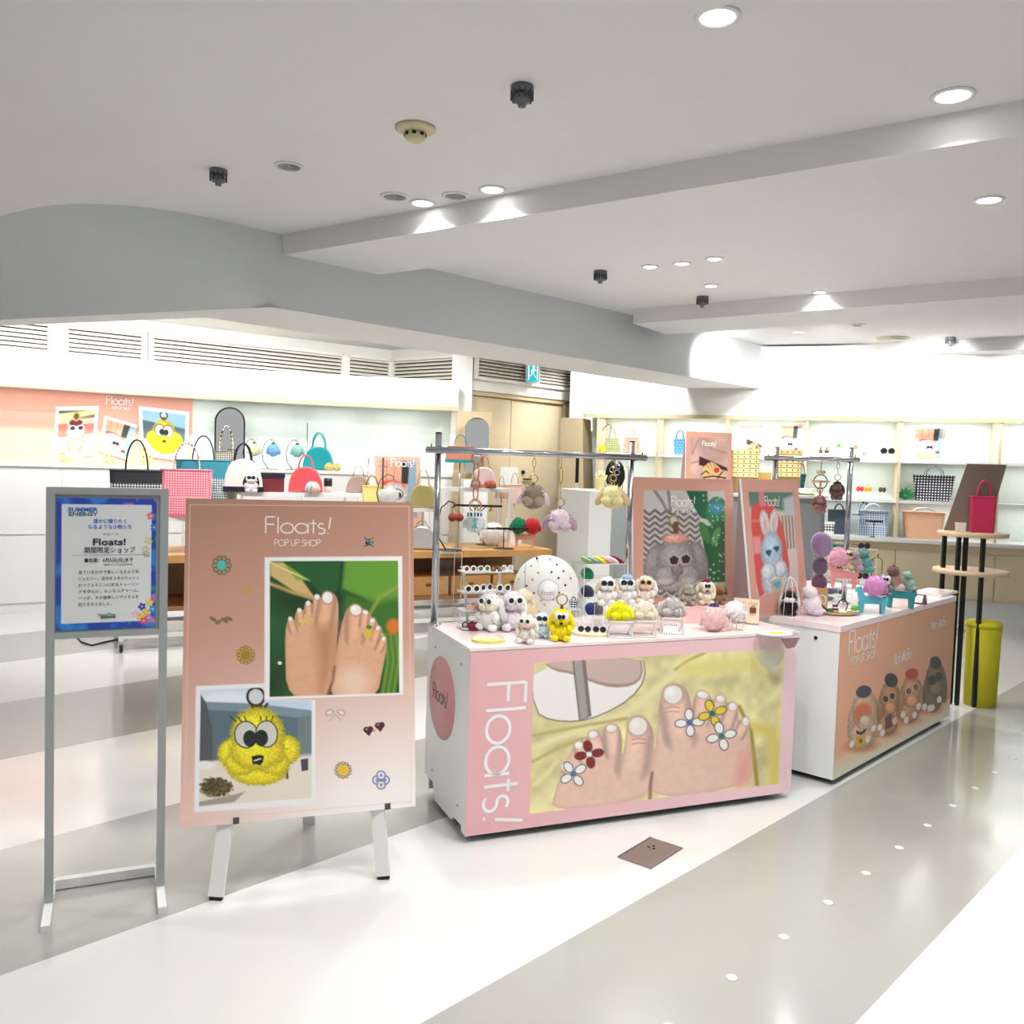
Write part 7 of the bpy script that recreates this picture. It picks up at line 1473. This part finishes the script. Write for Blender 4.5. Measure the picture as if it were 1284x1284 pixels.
pe = WY(597, 640, 9.55); t = thing('narrow_cabinet', 'narrow white cabinet standing before the tan end board', 'cabinet', (pe.x, 9.30, 0), math.radians(12)); MB().box(-.13, .13, 0, .2, 0, 1.36).build('body', m_white, t); MB().box(-.12, .12, -.012, 0, .05, 1.30).build('cabinet_door', m_white, t)
# mop by the door
pmz = WZ(723, 690, 0.62); t = thing('pole_brush', 'long white handled mop leaning by the door jamb', 'mop', (.58, 8.05, 0), 0); MB().cyl((0, .0, 0), (0, 0, 1.38), .011, 8).build('handle', m_white, t); MB().cyl((0, 0, 1.38), (0, 0, 1.60), .016, 8).build('grip', m_black, t); MB().box(-.12, .12, -.04, .04, 0, .05).build('head', m_black, t)

# ================================================================== BACK OF THE SHOP, RIGHT
# tall grey and white cabinet behind the wagons
gz = 1.355; ga = math.radians(14); G0 = Vector((.45, 6.28, 0)); gc = thing('tall_cabinet', 'tall grey and white display cabinet behind the rail racks', 'cabinet', G0, ga)
MB().box(0, .16, -.30, .42, 0, gz).build('white_end', m_white, gc); MB().box(.16, 2.0, 0, .42, 0, gz-.02).build('body', m_gray, gc); MB().box(.16, 2.02, -.015, .43, gz-.02, gz).build('top_board', m_white, gc)
for k in range(3): MB().box(.18+.6*k, .77+.6*k, -.012, 0, .05, gz-.06).build('cabinet_door', m_gray, gc)
MG = Matrix.Translation(G0) @ Matrix.Rotation(ga, 4, 'Z'); ge = Vector((math.cos(ga), math.sin(ga), 0)); gn = Vector((-ge.y, ge.x, 0))
def GT(x, d):        # cabinet top point on view column x, d behind its front
    p0 = G0+gn*d; dr = ray(x, 600); s = (dr.y*p0.x-dr.x*p0.y)/(dr.x*ge.y-dr.y*ge.x); q = p0+ge*s; return Vector((q.x, q.y, gz+.001))
q = GT(753, -.1); s = q.y/CF; t = thing('hand_ornament', 'cream hand shaped ring holder on the white cabinet end', 'ornament', q, 0); m_ivory = mat('ivory', (248, 232, 170), .5); MB().lathe([(.03, 0), (.026, .03), (.03, .06), (.04, .085), (.038, .09), (0, .09)], n=14, sy=.5).build('palm', m_ivory, t)
for k, (dx, l) in enumerate(((-.034, .04), (-.014, .06), (.006, .065), (.026, .055), (.042, .03))): MB().tube([(dx*.8, 0, .08), (dx, 0, .08+l)], [.009, .006], 7).build('finger', m_ivory, t)
q = GT(771, .02); t = thing('oval_board', 'black oval jewellery board with silver pendants', 'jewellery display', q, facing(q)); MB().lathe([(0, -.006), (.07, -.006), (.07, .006), (0, .006)], (0, 0, .115), 30, 'y', 1, 1.55).build('board', m_black, t); MB().box(-.04, .04, -.02, .04, 0, .01).build('foot', m_black, t)
for dx, z, r in ((-.02, .15, .02), (.015, .13, .018), (-.01, .09, .02), (.02, .17, .014)): MB().tube([(dx+r*math.cos(a), -.012, z+r*math.sin(a)) for a in (2*PI*i/14 for i in range(14))], .004, 5, closed=True).build('pendant', m_chrome, t)
q = GT(781, .05); t = thing('necklace_stand', 'thin gold T stand with a chain beside the black oval board', 'jewellery stand', q, 0); MB().cyl((0, 0, 0), (0, 0, .17), .003, 6).build('pole', m_gold, t); MB().tube([(-.03, 0, .17), (.05, 0, .17)], .003, 6).build('arm', m_gold, t); MB().lathe([(.04, 0), (.04, .004), (0, .004)], n=14).build('base_plate', m_gold, t); MB().tube([(.0, 0, .17), (-.01, -.01, .08), (.0, 0, .05), (.012, -.01, .08), (.01, 0, .17)], .0025, 5).build('chain', m_gold, t)
q = GT(827, .25); t = thing('photo_frame', 'wooden framed leaf picture on the grey cabinet', 'picture frame', q, facing(q)); MB().box(-.07, .07, 0, .012, 0, .10).build('frame', m_beige, t); MB().box(-.055, .055, -.002, 0, .015, .085).build('picture', wv('leafy', (90, 120, 60), (200, 206, 190), 'checker', 25), t)
q = GT(808, .25); t = thing('dark_box', 'black small box with cream stripe on the grey cabinet', 'box', q, facing(q)); MB().box(-.08, .06, 0, .06, 0, .07).build('box', m_black, t); MB().box(-.03, -.01, -.003, .062, 0, .072).build('stripe', m_crw, t)
b3 = GT(889, .18); r3 = board('poster_board', 'salmon poster board of a golden sandal with a red flower on the grey cabinet', [(100, 200), (660, 232), (672, 790), (100, 790)], [(860, 540.3), (916.8, 543.5), (918, 600), (860, 600)], b3, ga, math.radians(4), paint_sandal, 60, 80, gz, side=.10, stand=.08)
f = r3[1]; rel(lettering('lettering', 'Floats!', f(305, 380, .002), r3[2], r3[3], .036, .0035, mat('pale_ink'), xs=1.0), r3[0])
for x, lb, rows in ((932, 'tall cream chest of tiny earring drawers left of the short rail', 6), (986, 'tall cream chest of tiny earring drawers right of the short rail upright', 6)):
    q = GT(x, .2); s = q.y/CF; w_ = 37*s if x == 932 else 34*s; t = thing('earring_chest', lb, 'drawer chest', q, facing(q)); htot = WY(x, 564, q.y).z-q.z; hrow = .035; MB().box(-w_/2, w_/2, 0, .08, 0, htot).build('carcass', mat('drawer_gap_shade', (150, 120, 76), .5), t)  # carcass browned: the shade in the drawer gaps is put into its colour
    for k in range(rows):
        z = htot-hrow*(k+1); r = MB().box(-w_/2+.003, w_/2-.003, -.006, 0, z+.0025, z+hrow-.0025).build('drawer', m_crw, t)
        for j in range(5): MB().ell((-w_/2+w_*(j+.5)/5, -.008, z+hrow/2), (.0055, .003, .0055), n=6, k=4).build('stud', m_black, r)
q = GT(958, .22); t = thing('kraft_box', 'yellow kraft gift box between the earring chests', 'box', q, ga); MB().box(-.06, .06, 0, .06, 0, .14).build('box', mat('yellow_kraft', (240, 204, 120), .6), t); MB().box(-.065, .065, -.004, .064, .14, .165).build('lid', mat('yellow_kraft'), t)
q = GT(1012, .12); t = thing('shell_dish', 'white shell dish on the right end of the grey cabinet', 'dish', q, 0); MB().lathe([(.02, 0), (.05, .012), (.07, .035), (.055, .05), (0, .055)], n=18, sy=.7).build('shell', mat('pearl', (236, 232, 222), .3), t); MB().box(-.06, .06, -.03, .03, -.0, .008).build('green_mat', mat('moss', (120, 160, 70), .7), t)
q = GT(1002, .22); t = tote('teal ribbed basket hanging shape behind the second earring chest', q, .10, .16, .07, ga, [(1, wv('teal_rib', (20, 110, 140), (50, 150, 176), 'brick', 14))], m_black, .09, hw=.6, hr=.003, taper=.6, name='mini_basket', cat='basket')

# goods in the wall bays
def RS(x, off, z):     # point in the bays on view column x at depth off behind the fronts
    p0 = R0-rn*off; dr = ray(x, 560); s = (dr.y*p0.x-dr.x*p0.y)/(dr.x*rd.y-dr.y*rd.x); q = p0+rd*s; return Vector((q.x, q.y, z+.001))
q = RS(762, .2, SH[0]); s = q.y/CF; hook_stand('thin wire stand holding the green patterned pouch bag', q, 36*s, RA)
tote('green patterned pouch bag with yellow ball on the top left shelf', q+rd*.06-Vector((0, 0, 0))+rn*.05, 16*s, 18*s, .07, RA, [(1, wv('green_print', (110, 130, 70), (206, 206, 160), 'checker', 70))], m_gold, 14*s, hw=.5, hr=.003, taper=1.35, name='pouch_bag', cat='handbag')
plush('lemon yellow pompon beside the green patterned pouch bag', RS(755, .1, SH[0]), 9*s, 0, col=(246, 240, 50), style='ball', name='pompon_charm')
q = RS(792, .15, SH[0]); tote('rosy brown round pouch bag on the top left shelf', q, 17*s, 19*s, .08, RA, [(.4, wv('rose_print', (190, 130, 110), (236, 200, 180), 'checker', 80)), (1, wv('rose_print', (1, 1, 1), (1, 1, 1)))], m_gold, 14*s, hw=.5, hr=.003, taper=1.3, name='pouch_bag', cat='handbag')
q = RS(852, .18, SH[0]); tote('sky blue ribbed basket bag on the second shelf bay', q, 15*s, 19*s, .08, RA, [(1, wv('blue_rib', (80, 160, 220), (150, 206, 240), 'brick', 16))], mat('blue_cord', (70, 130, 190), .5), 12*s, hw=.6, hr=.004, taper=.75, name='mini_basket', cat='basket')
def shelf_poster(label, x0, x1, ytop, paint, z, off, nx=44, ny=60):
    a = RS(x0, off, z); b = RS(x1, off, z); w = (b-a).length; zt = WP((x0+x1)/2, ytop, a, rn).z; t = thing('poster_board', label, 'poster board', (a+b)/2, RA, 'picture boards in the wall shelf'); h = zt-z-.002
    ln_ = math.radians(3); MB().add([(-w/2, 0, 0), (w/2, 0, 0), (w/2, .03, h), (-w/2, .03, h), (-w/2, .012, 0), (w/2, .012, 0), (w/2, .042, h), (-w/2, .042, h)], [(0,1,2,3),(4,7,6,5),(0,4,5,1),(1,5,6,2),(2,6,7,3),(3,7,4,0)]).build('panel', m_white, t)
    I = Ink([(0, 0), (100, 0), (100, 150), (0, 150)], nx, ny); paint(I); I.build('print', [(-w/2, .03, h), (w/2, .03, h), (w/2, 0, 0), (-w/2, 0, 0)], t, lift=.001); return t
def paint_eye2(I):
    I.C[:] = (246, 196, 176); keep = I.C.copy(); ph = I.polym([(10, 10), (90, 10), (90, 140), (10, 140)]); eye_scene(I, 8, 10, .9); I.clip(ph, keep); 
def paint_sandal2(I):
    I.C[:] = (246, 210, 196); I.C *= (.88+.2*I.noise(8))[..., None]; sandal(I, -30, -40, .22*1.0)
shelf_poster('small picture board of a golden sandal in the middle wall bay', 928, 955, 530, paint_sandal2, SH[0], .12)
shelf_poster('small picture board of a grey fluffy eye in the middle wall bay', 976, 1005, 531, paint_eye2, SH[0], .12)
t = shelf_poster('larger picture board of a white fluffy eye over the polka dot tote', 1147, 1185, 534, paint_eye2, SH[0], .14, 50, 70); lettering('lettering', 'Floats!', (-.02, .022, .33), (1, 0, 0), (0, .1, 1), .030, .003, m_wprint, t)
# bay with the wire rack
q = RS(1033, .15, SH[0]); s = q.y/CF
acr_box('clear riser under the two little potted plants', q, 17*s, .08, 6*s, RA)
for dx, lb in ((-.03, 'tiny potted plant at the left on the clear shelf riser'), (.03, 'tiny potted plant at the right on the clear shelf riser')):
    t = thing('potted_plant', lb, 'plant', q+rd*dx+Vector((0, 0, 6*s+.001)), 0); MB().lathe([(.018, 0), (.024, .035), (.02, .035), (0, .03)], n=12).build('pot', mat('pot_clay', (110, 84, 60), .7), t)
    for k in range(8): a = 2*PI*k/8; MB().tube([(0, 0, .03), (.03*math.cos(a), .03*math.sin(a), .10)], [.004, .0015], 5).build('leaf', mat('leaf_green', (110, 160, 100), .6), t)
q = RS(1073, .2, SH[0]); t = thing('wire_rack', 'silver wire rack with rounded ends and coloured flowers', 'wire rack', q, RA); wl, hl = 54*s, 27*s
for k in range(6): z = .02+(hl-.03)*k/5; x = wl/2-(0.03 if k in (0, 5) else (.008 if k in (1, 4) else 0)); MB().tube([(-x, 0, z), (x, 0, z)], .003, 5).build('wire', m_chrome, t)
MB().tube([(-wl/2+.03, 0, .0), (wl/2-.03, 0, 0)]+arc((wl/2-.03, 0, hl/2), hl*.3, -90, 90, 8, ry=hl/2)+arc((-wl/2+.03, 0, hl/2), hl*.3, 90, 270, 8, ry=hl/2), .004, 6, closed=True).build('rim', m_chrome, t)
for dx, z, c in ((-.17, .14, (90, 190, 60)), (.0, .13, (240, 130, 50)), (-.20, .06, (160, 170, 180)), (-.1, .06, (236, 170, 170)), (-.03, .05, (230, 226, 120)), (.09, .06, (150, 150, 210))):
    for k in range(5): a = 2*PI*k/5; MB().ell((dx+.014*math.cos(a), -.008, z+.014*math.sin(a)), (.012, .004, .012), n=7, k=4).build('petal', mat('petal_%d_%d' % c[:2], c, .5), t)
q = RS(1113, .12, SH[0]); acr_box('clear riser under the black sunglasses in the wall bay', q, 18*s, .09, 7*s, RA); sunglasses('black sunglasses on a clear riser in the wall bay', q+Vector((0, 0, 7*s+.001)), .07, RA, m_bf)
for x, c, lb in ((1078, (214, 60, 56), 'red teardrop earrings on a wire hook in the wall bay'), (1088, (244, 166, 40), 'orange flower earrings on a wire hook in the wall bay'), (1106, (70, 76, 60), 'dark green earrings on a wire hook in the wall bay')):
    q = RS(x, .15, SH[1]); t = thing('earring_hook', lb, 'earrings', q, RA); MB().lathe([(.03, 0), (.03, .004), (0, .005)], n=12).build('base_plate', m_whmetal, t); MB().tube([(0, 0, 0), (0, 0, .16)]+arc((.012, 0, .16), .012, 180, 0, 6), .003, 5).build('hook', m_whmetal, t)
    for sx in (-1, 1): MB().ell((.024+sx*.018, -.005, .10), (.02, .01, .028)).build('earring', mat('earring_%d' % c[0], c, .4), t); MB().tube([(.024, 0, .15), (.024+sx*.018, -.005, .12)], .0015, 4).build('wire', m_gold, t)
q = RS(1099, .2, SH[2]); tote('pale blue lattice tote on the low ledge', q, 36*s, 31*s, .14, RA, [(1, wv('blue_lattice', (120, 150, 200), (230, 238, 246), 'checker', 60))], mat('pale_cord', (200, 210, 226), .5), 10*s, hw=.5, taper=.95, cat='tote bag')
q = RS(1056, .25, SH[2]); tote('navy tote with a loop tie on the low ledge', q, 26*s, 30*s, .12, RA, [(1, mat('slate_canvas', (62, 72, 88), .7))], m_black, 9*s, hw=.4, taper=.95)
q = RS(1044, .02, SH[2]); tote('small white pouch with black print on the low ledge', q, 14*s, 16*s, .05, RA, [(.25, m_white), (.8, wv('bw_print', (20, 20, 20), (240, 240, 240), 'checker', 50)), (1, m_white)], None, name='pouch_bag', cat='pouch')
q = RS(1101, -.03, SH[2]); t_stand('black earring bar on the low ledge before the lattice tote', q, 20*s, 19*s, RA, 6)
q = RS(1081, .02, SH[2]); acr_box('tall clear stand under the little black jewellery tree', q, 22*s, .12, 26*s, RA); t = thing('jewel_tree', 'little black jewellery tree on the tall clear stand', 'jewellery stand', q+Vector((0, 0, 26*s+.001)), RA); MB().lathe([(.07, 0), (.07, .006), (0, .008)], n=18).build('base_plate', m_black, t); MB().tube([(0, 0, 0), (.01, 0, .08), (.03, 0, .12)], .004, 6).build('stem', m_black, t)
for dx, z in ((.04, .13), (.06, .15), (.03, .16), (.07, .12)): MB().ell((dx, 0, z), (.012, .008, .012), n=7, k=5).build('bloom', mat('dark_petal', (70, 56, 52), .5), t)
# polka dot tote, monstera leaf, peach basket
q = RS(1173, .22, SH[1]); tote('navy tote with white polka dots on the wall shelf', q, 46*s, 31*s, .18, RA, [(1, weave('polka', (30, 34, 52), (246, 246, 246), 'grid', 18))], mat('tan_cord', (120, 116, 110), .5), 13*s, hw=.42, hr=.005, taper=.82)
q = RS(1139, .08, SH[1]); t = thing('monstera_leaf', 'deep green monstera leaf dish beside the polka dot tote', 'leaf dish', q, RA); m_mon = mat('monstera', (30, 130, 70), .35)
for k in range(7): a = math.radians(20+140*k/6); L = 13*s*(1-.2*abs(k-3)/3); MB().ell((math.cos(a)*L*.55, 0, .02+math.sin(a)*L*.55), (L*.5, .008, L*.16), Matrix.Rotation(-a, 3, 'Y')).build('lobe', m_mon, t)
MB().ell((0, 0, .03), (.03, .02, .03)).build('heart', m_mon, t)
q = RS(1163, .18, SH[2]); tote('peach wicker basket bag on the low ledge', q, 47*s, 32*s, .2, RA, [(.9, wv('peach_wicker', (246, 190, 150), (250, 214, 186), 'brick', 22)), (1, mat('peach_rim', (246, 184, 150), .6))], mat('pale_cord'), 6*s, hw=.5, taper=.85, name='wicker_basket', cat='basket')
t = thing('glass_tray', 'flat clear tray on the low ledge beside the divider', 'tray', RS(1118, -.05, SH[2]), RA); MB().box(-.12, .12, -.05, .05, 0, .01).build('tray', acrylic(), t); MB().box(-.12, .12, -.051, -.05, 0, .014).build('bright_edge', m_whmetal, t)

# round tiered table at the right edge
rc = Vector((3.13, 6.0, 0)); t = thing('tiered_table', 'round two-tier oak table on black legs at the right edge', 'table', rc, 0); m_pwood = mat('pale_oak', (224, 196, 160), .45, var=.1, scale=12)
for z, r in ((1.16, .22), (.905, .235)): MB().lathe([(0, z-.03), (r-.005, z-.03), (r, z-.026), (r, z-.004), (r-.005, z), (0, z)], n=40).build('round_top', m_pwood, t)
for k in range(4): a = math.radians(215+50*k if k < 2 else 20+70*k); x, y = .17*math.cos(a), .17*math.sin(a); MB().bar((x, y, .012), (x, y, 1.13), .024).build('leg', m_black, t); MB().cyl((x, y, 0), (x, y, .012), .014, 8).build('foot_pad', m_black, t)
q = rc+Vector((.03, -.06, 1.161)); tote('magenta red tote standing on the round tiered table', q, .16, .24, .08, -.45, [(1, mat('magenta_leather', (206, 44, 92), .35))], mat('magenta_leather'), .12, hw=.5, name='leather_tote')
t = thing('cream_box', 'small cream box on the left of the round tiered table', 'box', rc+Vector((-.13, -.09, 1.161)), -.4); MB().box(-.03, .03, -.03, .03, 0, .05).build('box', mat('cream_glaze', (240, 232, 214), .35), t); MB().box(-.032, .032, -.032, .032, .05, .062).build('lid', mat('cream_glaze'), t)
t = thing('leaning_board', 'brown grey board standing at the back of the round tiered table', 'panel', rc+Vector((-.10, .06, 1.161)), -.45); mb = MB(); mb.add([(-.06, 0, 0), (.2, 0, 0), (.2, .02, 0), (-.06, .02, 0), (.06, .05, .46), (.3, .05, .46), (.3, .07, .46), (.06, .07, .46)], [(0,3,2,1),(4,5,6,7),(0,1,5,4),(1,2,6,5),(2,3,7,6),(3,0,4,7)]); mb.build('board', mat('brown_grey_board', (130, 112, 100), .6), t)
t = thing('yellow_cloth_bin', 'chartreuse cloth covered stool under the round tiered table', 'stool', rc+Vector((.06, -.10, 0)), 0); MB().lathe([(.10, 0), (.105, .3), (.11, .55), (.10, .57), (0, .58)], n=24).build('cover', mat('chartreuse_cloth', (206, 196, 40), .8), t); MB().lathe([(.112, .53), (.114, .545), (.112, .56)], n=24).build('hem', mat('chartreuse_cloth'), t)
# cable on the floor
a = WZ(-20, 790, 0); t = thing('power_cable', 'thin black power cable lying on the floor behind the standing notice', 'cable', a); pts = [WZ(x, y, .006)-a for x, y in ((78, 797), (92, 793), (102, 805), (115, 809), (135, 804), (160, 800))]; MB().tube([(p.x, p.y, .006) for p in pts], .006, 6).build('cord', m_black, t); MB().cbox((pts[0].x, pts[0].y, .012), (.06, .04, .024)).build('plug', m_black, t)
